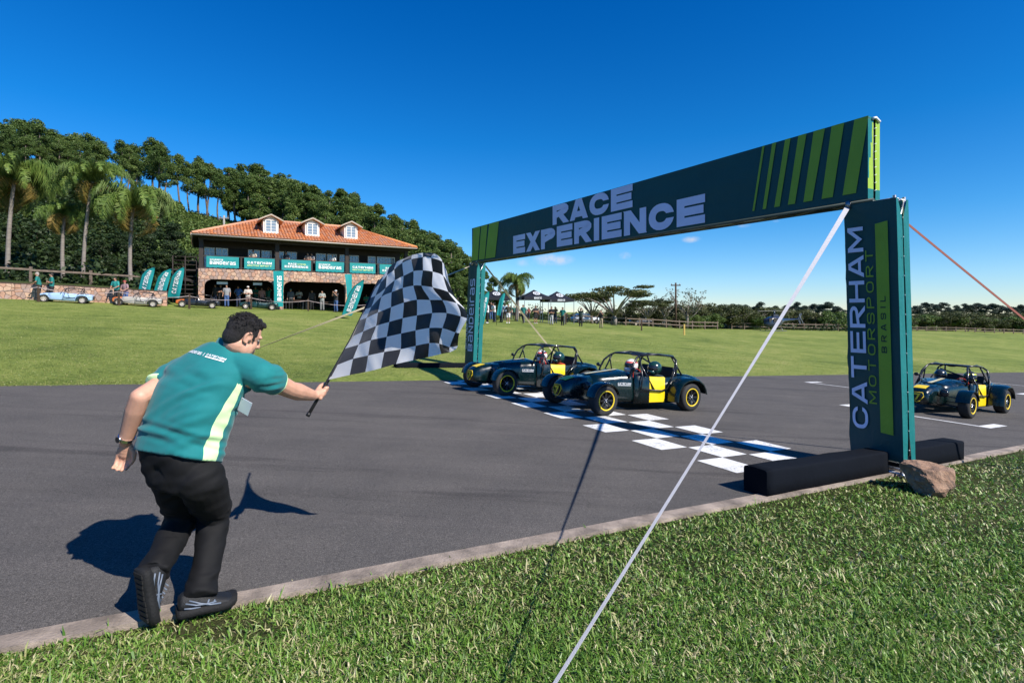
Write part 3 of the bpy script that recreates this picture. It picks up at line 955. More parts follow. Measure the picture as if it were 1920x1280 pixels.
# straps holding the gantry
def strap(name, a, b, width, thick, mat, label, twist=1.2, sag=.02, t0=.3, w1=None):
    a = Vector(a); b = Vector(b); d = (b - a); L = d.length; d.normalize()
    x = d.cross(Vector((0, 0, 1))).normalized(); y = x.cross(d)
    if t0 == 'sun':
        best = max(range(36), key=lambda k: (lambda q: q.dot(SUN_DIR) * (1 if q.dot(-((a + b) / 2)) > 0 else 0) * min(1, 3 * q.dot(-((a + b) / 2).normalized())))(d.cross(x * math.cos(k * math.pi / 18) + y * math.sin(k * math.pi / 18))))
        t0 = best * math.pi / 18
    rows = []
    n = 40
    for i in range(n + 1):
        k = i / n; c = a + d * L * k - Vector((0, 0, sag * 4 * k * (1 - k)))
        an = t0 + twist * k
        p = x * math.cos(an) + y * math.sin(an); q = d.cross(p); w_ = width + ((w1 or width) - width) * min(1, k * 1.6)
        rows.append([c - p * w_ / 2 - q * thick / 2, c + p * w_ / 2 - q * thick / 2, c + p * w_ / 2 + q * thick / 2, c - p * w_ / 2 + q * thick / 2])
    mm = MB(); mm.loft(rows, 0, True, False)
    o = mm.build(name, mat); tag(o, label, 'strap', 'straps bracing the gantry')
    return o
M_STRAPW = MAT('white_webbing', (.42, .42, .45), .7, var=.06, scale=30, bump=.4, bscale=300)
M_STRAPO = MAT('orange_webbing', (.17, .032, .010), .7, var=.1, scale=30, bump=.4, bscale=300)
M_STRAPB = MAT('beige_webbing', (.52, .44, .30), .7, var=.1, scale=30, bump=.4, bscale=300)
strap('ratchet_strap', postN(-.03, .50, 1.265), Vector((-.235, 1.37, -1.49)), .055, .003, M_STRAPW, 'white strap running from the near gantry post down to the foreground grass', twist=-.6, t0=.5, w1=.013)
strap('ratchet_strap', postN(.28, .10, 1.12), Vector((8.08, 6.07, -1.87)), .042, .003, M_STRAPO, 'orange strap slanting away from the back of the near gantry post', twist=.15, t0='sun')
pB = UN(.48, 15.5); pB.z = G(pB.x, pB.y)
strap('ratchet_strap', postF(-.02, .45, 1.42), pB, .05, .003, M_STRAPB, 'strap from the far gantry post passing behind the chequered flag', twist=2.6, t0=.5)
pB = UN(11.0, 15.5); pB.z = G(pB.x, pB.y)
strap('ratchet_strap', postF(.29, .05, 1.42), pB, .05, .003, M_STRAPB, 'beige strap from the far gantry post to the lawn behind the race cars', twist=.8, t0=.5)

# rock against the foot of the near post
def rock(c, sx, sy, sz, seed, name='rock'):
    bm = bmesh.new(); bmesh.ops.create_icosphere(bm, subdivisions=4, radius=1)
    planes = []
    rr = random.Random(seed)
    for i in range(13):
        d = Vector((rr.gauss(0, 1), rr.gauss(0, 1), rr.gauss(0, 1))).normalized(); planes.append((d, rr.uniform(.50, .84)))
    for v in bm.verts:
        p = v.co.copy()
        for d, k in planes:
            e = p.dot(d) - k
            if e > 0: p -= d * e * .93
        q = p + v.co * (.10 * noise.noise(p * 2.6 + Vector((seed, 0, 0))) + .05 * noise.noise(p * 7) + .02 * noise.noise(p * 19))
        v.co = Vector((q.x * sx, q.y * sy, q.z * sz)) 
    me = bpy.data.meshes.new(name); bm.to_mesh(me); bm.free()
    m, nt, b = nt_mat('rock_stone')
    v = obj_vec(nt)
    n1 = add_noise(nt, 5, 6, .65, v); n2 = add_noise(nt, 26, 5, .7, v)
    c1 = add_ramp(nt, n1, [(.32, (.10, .075, .06)), (.48, (.33, .20, .13)), (.62, (.40, .27, .19)), (.75, (.30, .25, .21))])
    c2 = add_mix(nt, .55, c1, add_ramp(nt, n2, [(.3, (.35, .33, .32)), (.7, (1.2, 1.15, 1.1))]), 'MULTIPLY')
    nt.links.new(c2, b.inputs['Base Color']); b.inputs['Roughness'].default_value = .9
    add_bump(nt, b, n2, .9, .03)
    me.materials.append(m)
    o = link(bpy.data.objects.new(name, me)); o.location = c
    return o
rk = rock(Vector((4.235, 5.48, -1.655)), .335, .24, .225, 5)
rk.rotation_euler = (0, .12, .6)
tag(rk, 'rough brown rock on the grass against the foot of the near gantry post', 'rock')
# ------------------------------------------------------------------ open two-seat race cars
def paint(name, col, rough=.22, coat=.6):
    m, nt, b = nt_mat(name)
    b.inputs['Base Color'].default_value = (*col, 1); b.inputs['Roughness'].default_value = rough
    b.inputs['Coat Weight'].default_value = coat; b.inputs['Coat Roughness'].default_value = .05
    v = obj_vec(nt); n = add_noise(nt, 9, 5, .65, v)
    mr = add_ramp(nt, n, [(.35, (rough * .8,) * 3), (.7, (rough * 1.7,) * 3)])
    nt.links.new(mr, b.inputs['Roughness'])
    return m
M_TYRE = MAT('tyre_rubber', (.018, .018, .019), .78, var=.25, scale=20, bump=.3, bscale=60)
M_RIM = paint('black_rim', (.010, .010, .011), .3, .2)
M_CAGE = paint('cage_black', (.008, .009, .011), .28, .3)
M_SEAT = MAT('seat_black', (.012, .012, .013), .7, var=.2)
M_CHROME = MAT('bright_metal', (.75, .75, .77), .2, 1.0, .05)
M_DGREEN = paint('race_green_paint', (.0010, .0092, .0105), .22, .4)
M_YEL = paint('yellow_band_paint', (.80, .58, .005), .35, .3)
M_PALE = paint('pale_stripe_paint', (.62, .55, .30), .35, .3)
M_LAMP = MAT('dark_lamp', (.03, .03, .035), .08, .2, .1)
M_REDP = MAT('red_part', (.45, .03, .015), .4)

def car_sec(x, hb, ht, z0, z1, p=.42, n=22, crown=0.0):
    out = []
    for i in range(n):
        a = 2 * math.pi * (i + .5) / n
        c, s = math.cos(a), math.sin(a)
        sz = math.copysign(abs(s) ** p, s); sy = math.copysign(abs(c) ** p, c)
        k = (sz + 1) / 2
        out.append(Vector((x, sy * (hb + (ht - hb) * k), z0 + (z1 - z0) * k + (crown * (1 - sy * sy) if sz > .5 else 0))))
    return out
WB = 2.25; WR = .285; TRK = .775
def make_wheel(parent, x, y, rim_mat, ring_mat, w=.20):
    side = 1 if y > 0 else -1
    m = MB()
    prof = [(.175, -.5), (.215, -.52), (.255, -.50), (.277, -.42), (.285, -.25), (.286, 0), (.285, .25), (.277, .42), (.255, .50), (.215, .52), (.175, .5)]
    seg = 36
    rings = []
    for k in range(seg + 1):
        a = 2 * math.pi * k / seg
        rings.append([Vector((math.cos(a) * r, ww * w, math.sin(a) * r)) for r, ww in prof])
    m.loft(rings, 0, False, True)
    o = m.build('wheel', M_TYRE, parent); o.location = (x, y, WR)
    m = MB()
    rings = []
    for k in range(seg + 1):
        a = 2 * math.pi * k / seg
        rings.append([Vector((math.cos(a) * r, ww * w * side, math.sin(a) * r)) for r, ww in [(.178, .50), (.168, .46), (.160, .10), (.0, .10)]])
    m.loft(rings, 0, False, True, closed=False)
    for k in range(8):                           # spokes
        a = 2 * math.pi * k / 8
        d = Vector((math.cos(a), 0, math.sin(a)))
        m.beam(d * .04 + Vector((0, side * w * .30, 0)), d * .165 + Vector((0, side * w * .40, 0)), .036, .02, 0, (0, 1, 0))
    m.tube([(0, side * w * .1, 0), (0, side * w * .36, 0)], .058, 14)
    m.build('rim', rim_mat, o)
    if ring_mat:
        m = MB(); rings = []
        for k in range(seg + 1):
            a = 2 * math.pi * k / seg
            rings.append([Vector((math.cos(a) * r, ww * w * side, math.sin(a) * r)) for r, ww in [(.162, .50), (.184, .535), (.186, .50), (.164, .47)]])
        m.loft(rings, 0, False, True)
        m.build('rim_ring', ring_mat, o)
    m = MB()
    for k in range(4):
        a = 2 * math.pi * (k + .5) / 4
        m.ell((math.cos(a) * .038, side * w * .38, math.sin(a) * .038), .011, 0, 6, 4)
    m.ell((0, side * w * .39, 0), .02, 0, 8, 5)
    m.build('wheel_nut', M_CHROME, o)
    return o

def wing_strip(m, prof, y0, y1, ny=6, mi=0, lip=.05):
    """curved wing: a profile in x-z swept across the wheel, outer edges rolled down"""
    rows = []
    cx = sum(p[0] for p in prof) / len(prof); cz = min(p[1] for p in prof)
    for j in range(ny + 1):
        t = j / ny; e = abs(2 * t - 1) ** 5
        rows.append([Vector((cx + (px_ - cx) * (1 - lip * e), y0 + (y1 - y0) * t, cz + (pz - cz) * (1 - lip * e))) for px_, pz in prof])
    k = len(prof)
    inner = [[v + Vector(((cx - v.x) * .04, 0, (cz - v.z) * .04 - .006)) for v in r_] for r_ in rows]
    for rr in (rows, inner): m.loft(rr, mi, False, True, closed=False)
    for rr, ii in ((rows[0], inner[0]), (rows[-1], inner[-1])):
        m.loft([rr, ii], mi, False, True, closed=False)

def make_car(name, label, P_body, P_nose, P_wing, P_band, P_stripe, rim, ring, group, race=True, cage=True):
    t = empty(name); tag(t, label, 'car', group)
    # bonnet, scuttle, open cockpit and tail in one tub
    m = MB()
    m.loft([car_sec(x, hb, ht, z0, z1, p, crown=c) for x, hb, ht, z0, z1, p, c in (
        (2.12, .31, .285, .16, .655, .45, .03), (1.9, .37, .34, .15, .68, .4, .03), (1.7, .42, .385, .15, .70, .36, .03), (1.5, .475, .435, .15, .72, .34, .035), (1.32, .53, .485, .15, .735, .32, .04), (1.26, .54, .49, .15, .74, .32, .04))], 0)
    for s in (-1, 1):
        rows = []
        for x, yo, zt in ((1.26, .545, .72), (1.08, .565, .69), (.80, .59, .67), (.5, .605, .665), (.25, .61, .68), (.05, .61, .70), (-.12, .605, .70)):
            rows.append([Vector((x, s * yo * 1.0, .15)), Vector((x, s * yo, .40)), Vector((x, s * (yo - .015), zt - .02)), Vector((x, s * (yo - .03), zt)), Vector((x, s * (yo - .055), zt - .02)), Vector((x, s * (yo - .055), .15))])
        m.loft(rows, 0, True, True)
    m.loft([car_sec(x, hb, ht, z0, z1, .3) for x, hb, ht, z0, z1 in ((-.10, .605, .59, .17, .70), (-.35, .605, .585, .19, .70), (-.52, .585, .56, .24, .67), (-.56, .55, .53, .27, .62))], 0)
    m.box((.48, 0, .19), (1.2, 1.1, .06))
    m.box((.6, 0, .35), (.9, .18, .28))
    m.build('body', P_body, t)
    m = MB()
    m.loft([car_sec(x, hb, ht, z0, z1, p) for x, hb, ht, z0, z1, p in ((2.125, .309, .286, .165, .676, .45), (2.35, .285, .25, .19, .655, .5), (2.55, .26, .215, .205, .615, .56), (2.68, .24, .19, .22, .57, .62), (2.735, .215, .165, .24, .53, .68), (2.747, .17, .13, .27, .49, .72))], 0)
    nose = m.build('nose_cone', P_nose, t)
    if race:
        # shield shaped grille badge with a 7
        m = MB()
        sh = [(-.10, .49), (.10, .49), (.125, .41), (.06, .30), (0, .27), (-.06, .30), (-.125, .41)]
        nrm = Vector((1, 0, .12)).normalized()
        def fx(y, z): return Vector((2.762 + (.44 - z) * .10 - abs(y) * .10, y, z))
        for i in range(len(sh)):
            a, b = sh[i], sh[(i + 1) % len(sh)]
            m.tube([fx(*a), fx(*b)], .008, 5)
        for q, si in text_quads('7', .12, .8)[0]:
            m.add([fx((x / .8 - .5) * .12, .315 + y * .15) + nrm * .012 for x, y in q], [(0, 1, 2, 3)])
        m.build('badge', M_YELM, nose)
        m = MB()   # yellow band across the nose and pale centre stripe on the bonnet
        def top_z(x): return float(np.interp(x, [1.26, 1.32, 1.5, 1.7, 1.9, 2.12, 2.35, 2.55, 2.68], [.782, .777, .757, .732, .712, .688, .658, .618, .573]))
        rows = []
        for x in (2.66, 2.60, 2.52, 2.44):
            rows.append([Vector((x, y, top_z(x) + .006 - (abs(y) / .2) ** 4 * .03)) for y in (-.125, -.08, 0, .08, .125)])
        m.loft(rows, 0, False, True, closed=False)
        m.build('nose_band', P_stripe[0], nose)
        m = MB(); rows = []
        for x in (2.10, 1.9, 1.7, 1.5, 1.3):
            rows.append([Vector((x, y, top_z(x) + .005)) for y in (-.045, 0, .045)])
        m.loft(rows, 0, False, True, closed=False)
        m.build('bonnet_stripe', P_stripe[1], t)
    else:
        m = MB(); m.loft([[Vector((2.752, y * .8, z)) for y, z in ((-.12, .30), (.12, .30), (.12, .46), (-.12, .46))], [Vector((2.765, y * .7, z)) for y, z in ((-.12, .31), (.12, .31), (.12, .45), (-.12, .45))]], 0)
        m.build('grille', M_CAGE, nose)
    if P_band:
        for s in (-1, 1):
            m = MB()
            pts = []
            for x, zt in ((.90, .682), (.72, .672), (.50, .668)):
                pts.append((x, float(np.interp(x, [.5, .80, 1.08], [.605, .59, .565])) + .004, zt))
            v = []
            for x, yo, zt in pts:
                v += [Vector((x, s * yo, .17)), Vector((x, s * (yo - .001), .42)), Vector((x, s * (yo - .012), zt - .012)), Vector((x, s * (yo - .032), zt + .004))]
            m.add(v, [(i * 4 + j, i * 4 + j + 1, (i + 1) * 4 + j + 1, (i + 1) * 4 + j) for i in range(2) for j in range(3)], 0, True)
            m.build('side_band', P_band, t)
    # wings over the wheels
    for s in (-1, 1):
        m = MB()
        prof = []
        for k in range(11):
            a = math.radians(12 + 150 * k / 10); prof.append((WB + .335 * math.cos(a), WR + .335 * math.sin(a)))
        wing_strip(m, prof, s * (TRK - .13), s * (TRK + .13))
        m.build('front_wing', P_wing, t)
        m = MB()
        prof = [(.47, .20), (.46, .36), (.41, .50), (.32, .60), (.18, .665), (0, .685), (-.18, .66), (-.31, .58), (-.39, .47), (-.43, .36)]
        wing_strip(m, prof, s * .58, s * .93, 7, lip=.07)
        m.build('rear_wing', P_wing, t)
        if False:
            m = MB(); pr2 = [(a + .006, b + .004) for a, b in prof[:3]] + [(prof[3][0] + .004, prof[3][1] + .006)]
            rows = [[Vector((a, s * y, b)) for a, b in pr2] for y in (.612, .70, .80)]
            m.loft(rows, 0, False, True, closed=False)
            m.build('wing_band', P_band, t)
        make_wheel(t, WB, s * TRK, rim, ring)
        make_wheel(t, 0, s * TRK, rim, ring, .22)
        # suspension arms and headlamp
        m = MB()
        m.tube([(WB + .12, s * .25, .24), (WB, s * .68, .22)], .013, 6); m.tube([(WB - .15, s * .28, .24), (WB, s * .68, .22)], .013, 6)
        m.tube([(WB + .05, s * .25, .46), (WB, s * .68, .40)], .013, 6)
        m.tube([(WB - .22, s * .28, .30), (WB - .1, s * .68, .30)], .011, 6)
        m.tube([(WB - .02, s * .68, .2), (WB - .02, s * .69, .52)], .016, 6)
        m.build('suspension', M_CAGE, t)
        m = MB()
        m.loft([[Vector((2.33 + dx, s * .37 + r * math.cos(a), .50 + r * math.sin(a))) for a in [2 * math.pi * k / 14 for k in range(14)]] for dx, r in ((-.12, .03), (-.07, .075), (0, .088), (.03, .085), (.04, .05))], 0)
        m.tube([(2.27, s * .2, .40), (2.27, s * .37, .45)], .014, 6)
        m.build('headlamp', M_LAMP, t)
    # seats, wheel, dash, mirrors
    for s in (-1, 1):
        m = MB()
        m.loft([[Vector((x, s * .25 + y, z)) for y in (-.2, -.19, .19, .2)] + [Vector((x - .07, s * .25 + y, z - .02)) for y in (.2, .1, -.1, -.2)] for x, z in ((.5, .26), (.30, .3), (.22, .5), (.16, .74), (.14, .86))], 0)
        m.build('seat', M_SEAT, t)
    m = MB()
    for k in range(20):
        a0, a1 = 2 * math.pi * k / 20, 2 * math.pi * (k + 1) / 20
        m.tube([(.92 + .03 * math.sin(a), .25 + .14 * math.cos(a), .66 + .14 * math.sin(a)) for a in (a0, a1)], .013, 5, 0, False)
    m.tube([(.92, .25, .66), (1.25, .25, .62)], .02, 6)
    m.build('steering_wheel', M_REDP if race else M_CAGE, t)
    if cage:
        m = MB(); r = .021
        fh = [(1.36, -.48, .66), (1.32, -.48, .78), (1.24, -.46, .94), (1.12, -.41, 1.05), (1.0, -.39, 1.095), (.98, 0, 1.11), (1.0, .39, 1.095), (1.12, .41, 1.05), (1.24, .46, .94), (1.32, .48, .78), (1.36, .48, .66)]
        m.tube(fh, r, 8)
        rh = [(.17, -.55, .55), (.13, -.55, .85), (.10, -.50, 1.01), (.08, -.38, 1.09), (.08, .38, 1.09), (.10, .50, 1.01), (.13, .55, .85), (.17, .55, .55)]
        m.tube(rh, r, 8)
        for s in (-1, 1):
            m.tube([(1.0, s * .39, 1.095), (.55, s * .42, 1.125), (.08, s * .40, 1.08)], r, 8)
            m.tube([(.09, s * .36, 1.07), (-.02, s * .40, .90), (-.16, s * .44, .68)], r * .9, 8)
            # bars outside the cockpit
            m.tube([(1.05, s * .42, 1.07), (1.12, s * .60, .66), (1.16, s * .605, .44)], r * .8, 8)
            m.tube([(1.16, s * .605, .44), (.62, s * .635, .40), (.46, s * .635, .44)], r * .8, 8)
            m.tube([(.46, s * .635, .44), (.25, s * .60, .74), (.12, s * .50, .95)], r * .8, 8)
            m.tube([(1.10, s * .44, 1.0), (.80, s * .625, .41)], r * .7, 8)
        m.tube([(1.0, .37, 1.10), (.10, -.36, 1.09)], r * .9, 8)
        m.tube([(.99, .0, 1.11), (.10, .34, 1.09)], r * .8, 8)
        m.tube([(.11, -.46, .97), (.15, .49, .66)], r * .9, 8)
        m.tube([(.13, -.48, .80), (.13, .48, .80)], r * .9, 8)
        m.build('roll_cage', M_CAGE, t)
        for s in (-1, 1):
            m = MB(); m.ell((1.32, s * .55, .83), (.03, .062, .042), 0, 10, 7); m.tube([(1.32, s * .45, .80), (1.32, s * .52, .82)], .01, 6)
            m.build('mirror', M_CAGE, t)
        m = MB(); m.ell((.80, -.0, 1.085), (.03, .11, .028), 0, 10, 6); m.build('roof_mirror', M_CAGE, t)
    m = MB()
    m.box((-.60, 0, .45), (.05, .5, .26)); m.build('spare_carrier', M_CAGE, t)
    if race:
        for s in (-1, 1):
            m = MB()
            pl = lambda x: .46 * 0 + float(np.interp(x, [1.26, 1.32, 1.5, 1.7, 1.9], [.532, .52, .467, .412, .358]))
            qs, W = text_quads('CATerHaM', .09, .95, .16)
            for q, si in qs:
                vs = []
                for x, y in q:
                    xx = (1.62 - (x / W) * .27) if s > 0 else (1.35 + (x / W) * .27)
                    vs.append(Vector((xx, s * (pl(xx) + .014), y * .036 + .525)))
                m.add(vs, [(0, 1, 2, 3)])
            m.add([Vector((xx, s * (pl(xx) + .013), zz)) for xx, zz in ((1.62, .502), (1.35, .502), (1.35, .513), (1.62, .513))], [(0, 1, 2, 3)])
            m.build('lettering', M_WHITE, t)
    return t
M_YELM = MAT('yellow_mark', (.75, .55, .02), .5)
CARS = 'racing cars on the track'
CS = .905
def put_car(t, u_front, n_side, yaw_off=0.0, scale=CS, z=None):
    """front-left wheel touches the ground at (u_front, n_side); the car points towards -u"""
    n_c = n_side + TRK * scale; u_r = u_front + WB * scale
    p = UN(u_r, n_c, 0)
    z0 = float(Gun(u_r, n_c)); z1 = float(Gun(u_front, n_c)); zl = float(Gun(u_r, n_side)); zr = float(Gun(u_r, n_c + .6))
    fwd = (UN(u_front, n_c, z1) - UN(u_r, n_c, z0)).normalized()
    left = (UN(u_r, n_side, zl) - UN(u_r, n_c + .6, zr)).normalized()
    up = fwd.cross(left).normalized(); left = up.cross(fwd)
    Mx = Matrix((fwd, left, up)).transposed()
    if yaw_off: Mx = Mx @ Matrix.Rotation(yaw_off, 3, 'Z')
    t.rotation_euler = Mx.to_euler(); t.location = Vector((p.x, p.y, z0)); t.scale = (scale,) * 3
    return t
car2 = make_car('race_car', 'dark green open race car on the chequered line with red and white helmeted driver', M_DGREEN, M_DGREEN, M_DGREEN, M_YEL, (M_YEL, M_PALE), M_RIM, M_YELM, CARS)
put_car(car2, 5.83, 7.06)
car1 = copy_tree(car2)
car1['label'] = 'dark green open race car whose nose is by the far gantry post'
put_car(car1, 5.29, 9.47)
car3 = copy_tree(car2)
car3['label'] = 'dark green open race car waiting in a grid box beyond the near gantry post'
put_car(car3, 13.33, 4.9, math.radians(3))
# ------------------------------------------------------------------ the marshal waving the flag
def SKIN(name, col):
    m, nt, b = nt_mat(name)
    v = obj_vec(nt); n = add_noise(nt, 14, 4, .6, v)
    nt.links.new(add_ramp(nt, n, [(.3, tone(col, .88)), (.7, tone(col, 1.1))]), b.inputs['Base Color'])
    b.inputs['Roughness'].default_value = .5; b.inputs['Specular IOR Level'].default_value = .4
    b.inputs['Subsurface Weight'].default_value = .12; b.inputs['Subsurface Radius'].default_value = (.012, .005, .003)
    add_bump(nt, b, add_noise(nt, 160, 3, .6, v), .12, .004)
    return m
M_SKIN = SKIN('skin', (.60, .325, .225))
def cloth_mat(name, col, rough=.8, wr=.0, sheen=.15, var=.08):
    m, nt, b = nt_mat(name)
    v = obj_vec(nt); n = add_noise(nt, 6, 4, .6, v)
    nt.links.new(add_ramp(nt, n, [(.3, tone(col, 1 - var)), (.7, tone(col, 1 + var))]), b.inputs['Base Color'])
    b.inputs['Roughness'].default_value = rough; b.inputs['Sheen Weight'].default_value = sheen; b.inputs['Specular IOR Level'].default_value = .3
    add_bump(nt, b, add_noise(nt, 420, 2, .6, v), .15, .002)
    return m
M_SHIRT = cloth_mat('teal_polo_cloth', (.006, .165, .172))
M_LIMEC = cloth_mat('lime_panel_cloth', (.52, .86, .36))
M_TROU = cloth_mat('black_trouser_cloth', (.0042, .0042, .005), .8, sheen=0)
M_HAIR = MAT('dark_hair', (.010, .008, .008), .6, var=.6, scale=90, bump=1.0, bscale=260)
M_SHOE = MAT('black_shoe', (.007, .0075, .009), .6, var=.3, scale=50, bump=.4, bscale=260)
M_SOLE = MAT('black_sole', (.0045, .0045, .005), .8, var=.3, bump=.5, bscale=90)
M_SHOEG = MAT('grey_shoe_trim', (.13, .16, .21), .45, var=.15)
M_BADGE = MAT('badge_card', (.62, .66, .74), .4, var=.04)

man = empty('person', (-1.55, 2.66, -1.46))
tag(man, 'man in a teal polo shirt and black trousers crouching to wave the chequered flag', 'person')
def mpart(me_or_mb, name, mats=None, parent=None):
    o = bpy.data.objects.new(name, me_or_mb) if isinstance(me_or_mb, bpy.types.Mesh) else None
    if o is None:
        o = me_or_mb.build(name, mats, parent or man)
    else: link(o, parent or man)
    if parent is None: o.location = -man.location
    return o
V3 = lambda *a: Vector(a)
HEAD = P(456, 632, 2.80)
NECK0 = P(432, 664, 2.83)
SHR, SHL = P(488, 702, 2.76), P(337, 702, 2.86)
ELR, WRR = P(546, 731, 3.00), P(586, 741, 3.26)
ELL_, WRL = P(262, 744, 2.62), P(236, 824, 2.68)
PEL = P(338, 880, 2.66)
HPR, HPL = P(374, 890, 2.61), P(328, 892, 2.71)
KNR, ANR = P(404, 967, 2.88), P(380, 1104, 2.64)
KNL, ANL = P(342, 968, 2.86), P(293, 1066, 2.55)
up_t = (NECK0 - PEL).normalized()
right_t = (SHR - SHL).normalized()
right_t = (right_t - up_t * right_t.dot(up_t)).normalized()
fwd_t = up_t.cross(right_t).normalized()        # chest direction
# --- head axes: looking to the picture's right and a little away
look = Vector((.52, .76, -.40)).normalized()
hup = Vector((.20, .10, 1)).normalized(); hup = (hup - look * hup.dot(look)).normalized()
hright = look.cross(hup).normalized()
HM = Matrix((hright, look, hup)).transposed() * .90    # local x right, y forward, z up
def H(x, y, z): return HEAD + HM @ Vector((x, y, z))
# --- body skin: head, neck, arms and hands in one surface
b = MB()
b.ell(H(0, -.005, .03), (.073, .093, .092), 0, 20, 14, HM)
b.ell(H(0, .030, -.045), (.056, .062, .070), 0, 18, 12, HM)
b.ell(H(0, .060, -.088), (.030, .028, .024), 0, 12, 8, HM)       # chin
for s in (-1, 1):
    b.ell(H(s * .034, .048, -.03), (.028, .032, .038), 0, 10, 8, HM)   # cheeks
    b.ell(H(s * .030, .074, .030), (.028, .014, .012), 0, 10, 6, HM)   # brow
    b.ell(H(s * .042, .018, -.060), (.026, .050, .040), 0, 10, 8, HM)      # jaw
capsule(b, H(0, .088, .018), H(0, .106, -.022), .010, .0125, 10, 4)     # nose
b.ell(H(-.012, .094, -.026), .0085, 0, 8, 6); b.ell(H(.012, .094, -.026), .0085, 0, 8, 6)
b.ell(H(0, .088, -.052), (.024, .012, .008), 0, 10, 6, HM); b.ell(H(0, .086, -.064), (.021, .012, .008), 0, 10, 6, HM)
for s in (-1, 1):                                                     # ears
    for k in range(22):
        a = math.radians(-60 + 250 * k / 21)
        b.ell(H(s * (.077 + .006 * math.sin(a)), -.012 - .019 * math.cos(a) * 1, .000 + .031 * math.sin(a)), .0062, 0, 7, 5)
    b.ell(H(s * .074, -.008, -.026), (.006, .010, .011), 0, 8, 6, HM)
    b.ell(H(s * .073, -.012, 0), (.006, .015, .025), 0, 8, 6, HM)
chain(b, [H(0, -.02, -.05), NECK0, NECK0 - up_t * .08], [.058, .064, .09])
def arm(sh, el, wr, rs):
    chain(b, [sh, sh.lerp(el, .55), el, el.lerp(wr, .3), wr], rs)
arm(SHR, ELR, WRR, [.058, .054, .047, .050, .033])
arm(SHL, ELL_, WRL, [.056, .050, .043, .046, .033])
# --- hands
def finger(pts, r0, r1):
    rr = [r0 + (r1 - r0) * i / (len(pts) - 1) for i in range(len(pts))]
    chain(b, pts, rr, 8)
HANDR = P(602, 736, 3.32)
pole_dir = (Vector((-.9, 3.77, .22)) - Vector((-1.185, 3.31, -.475))).normalized()
hd = (HANDR - WRR).normalized()
pal_n = hd.cross(pole_dir).normalized()          # points out of the knuckles' side
POLE_C = HANDR + hd * .018 - pal_n * .012
for i in range(5):
    b.ell(WRR.lerp(HANDR, .35 + .16 * i) + pal_n * .006, (.028, .028, .028), 0, 10, 8)
for i, (o_, L) in enumerate(((.036, .9), (.013, 1.0), (-.010, .96), (-.032, .8))):
    base = HANDR + pole_dir * o_ + pal_n * .022 - hd * .006
    b.ell(base, .0145, 0, 8, 6)
    c = POLE_C + pole_dir * o_
    pts = []
    for a in (20, 75, 130, 195, 250):
        an = math.radians(a)
        pts.append(c + (pal_n * math.cos(an) + hd * math.sin(an)) * .0245 * (1.0 + .02 * i))
    finger([base] + pts, .0115 * L, .0085 * L)
thb = HANDR + pole_dir * .034 - hd * .02 - pal_n * .008
finger([WRR.lerp(HANDR, .45) + pole_dir * .018 - pal_n * .01, thb + pole_dir * .016 - pal_n * .012, POLE_C + pole_dir * .052 - pal_n * .024 + hd * .006, POLE_C + pole_dir * .044 - pal_n * .016 + hd * .027], .0145, .0095)
# left hand hangs, fingers curled
hl = (P(232, 870, 2.72) - WRL).normalized()
lx = V3(1, .1, .0); lx = (lx - hl * lx.dot(hl)).normalized(); ln_ = hl.cross(lx).normalized()
if ln_.y > 0: ln_ = -ln_
pc = WRL + hl * .045
for i in range(5):
    b.ell(WRL + hl * (.015 + .018 * i), (.030, .019, .024), 0, 10, 8, Matrix((lx, ln_, hl)).transposed())
for i, (x, L) in enumerate(((-.030, .030), (-.010, .034), (.011, .033), (.030, .027))):
    k0 = WRL + hl * .092 + lx * x
    p1 = k0 + hl * L + ln_ * .006
    p2 = p1 + hl * L * .55 - ln_ * -.018 + lx * .004
    p3 = p2 + hl * L * .10 + ln_ * .022
    finger([WRL + hl * .06 + lx * x * .8, k0, p1, p2, p3], .0115, .0080)
finger([WRL + hl * .03 + lx * .022, WRL + hl * .062 + lx * .048 + ln_ * .008, WRL + hl * .092 + lx * .052 + ln_ * .016, WRL + hl * .118 + lx * .044 + ln_ * .02], .0135, .0090)
# legs under the trousers keep the body whole
chain(b, [NECK0 - up_t * .08, PEL], [.09, .09]); chain(b, [SHL, SHR], [.07, .07])
chain(b, [PEL, HPR, KNR, ANR], [.09, .07, .05, .036]); chain(b, [PEL, HPL, KNL, ANL], [.09, .07, .05, .036])
mpart(fuse(b, .0042, 3, 'body', [M_SKIN], .5), 'body')
# eyes and brows
m_ = MB()
for s in (-1, 1):
    m_.ell(H(s * .031, .071, .012), (.012, .008, .0075), 0, 10, 7, HM)
mpart(m_, 'eye', [MAT('eye_white', (.55, .5, .47), .3)])
m_ = MB()
for s in (-1, 1):
    m_.ell(H(s * .032, .081, .034), (.018, .006, .005), 0, 10, 6, HM)
    m_.ell(H(s * .031, .078, .012), (.005, .003, .005), 0, 8, 6, HM)
mpart(m_, 'eyebrow', [M_HAIR])
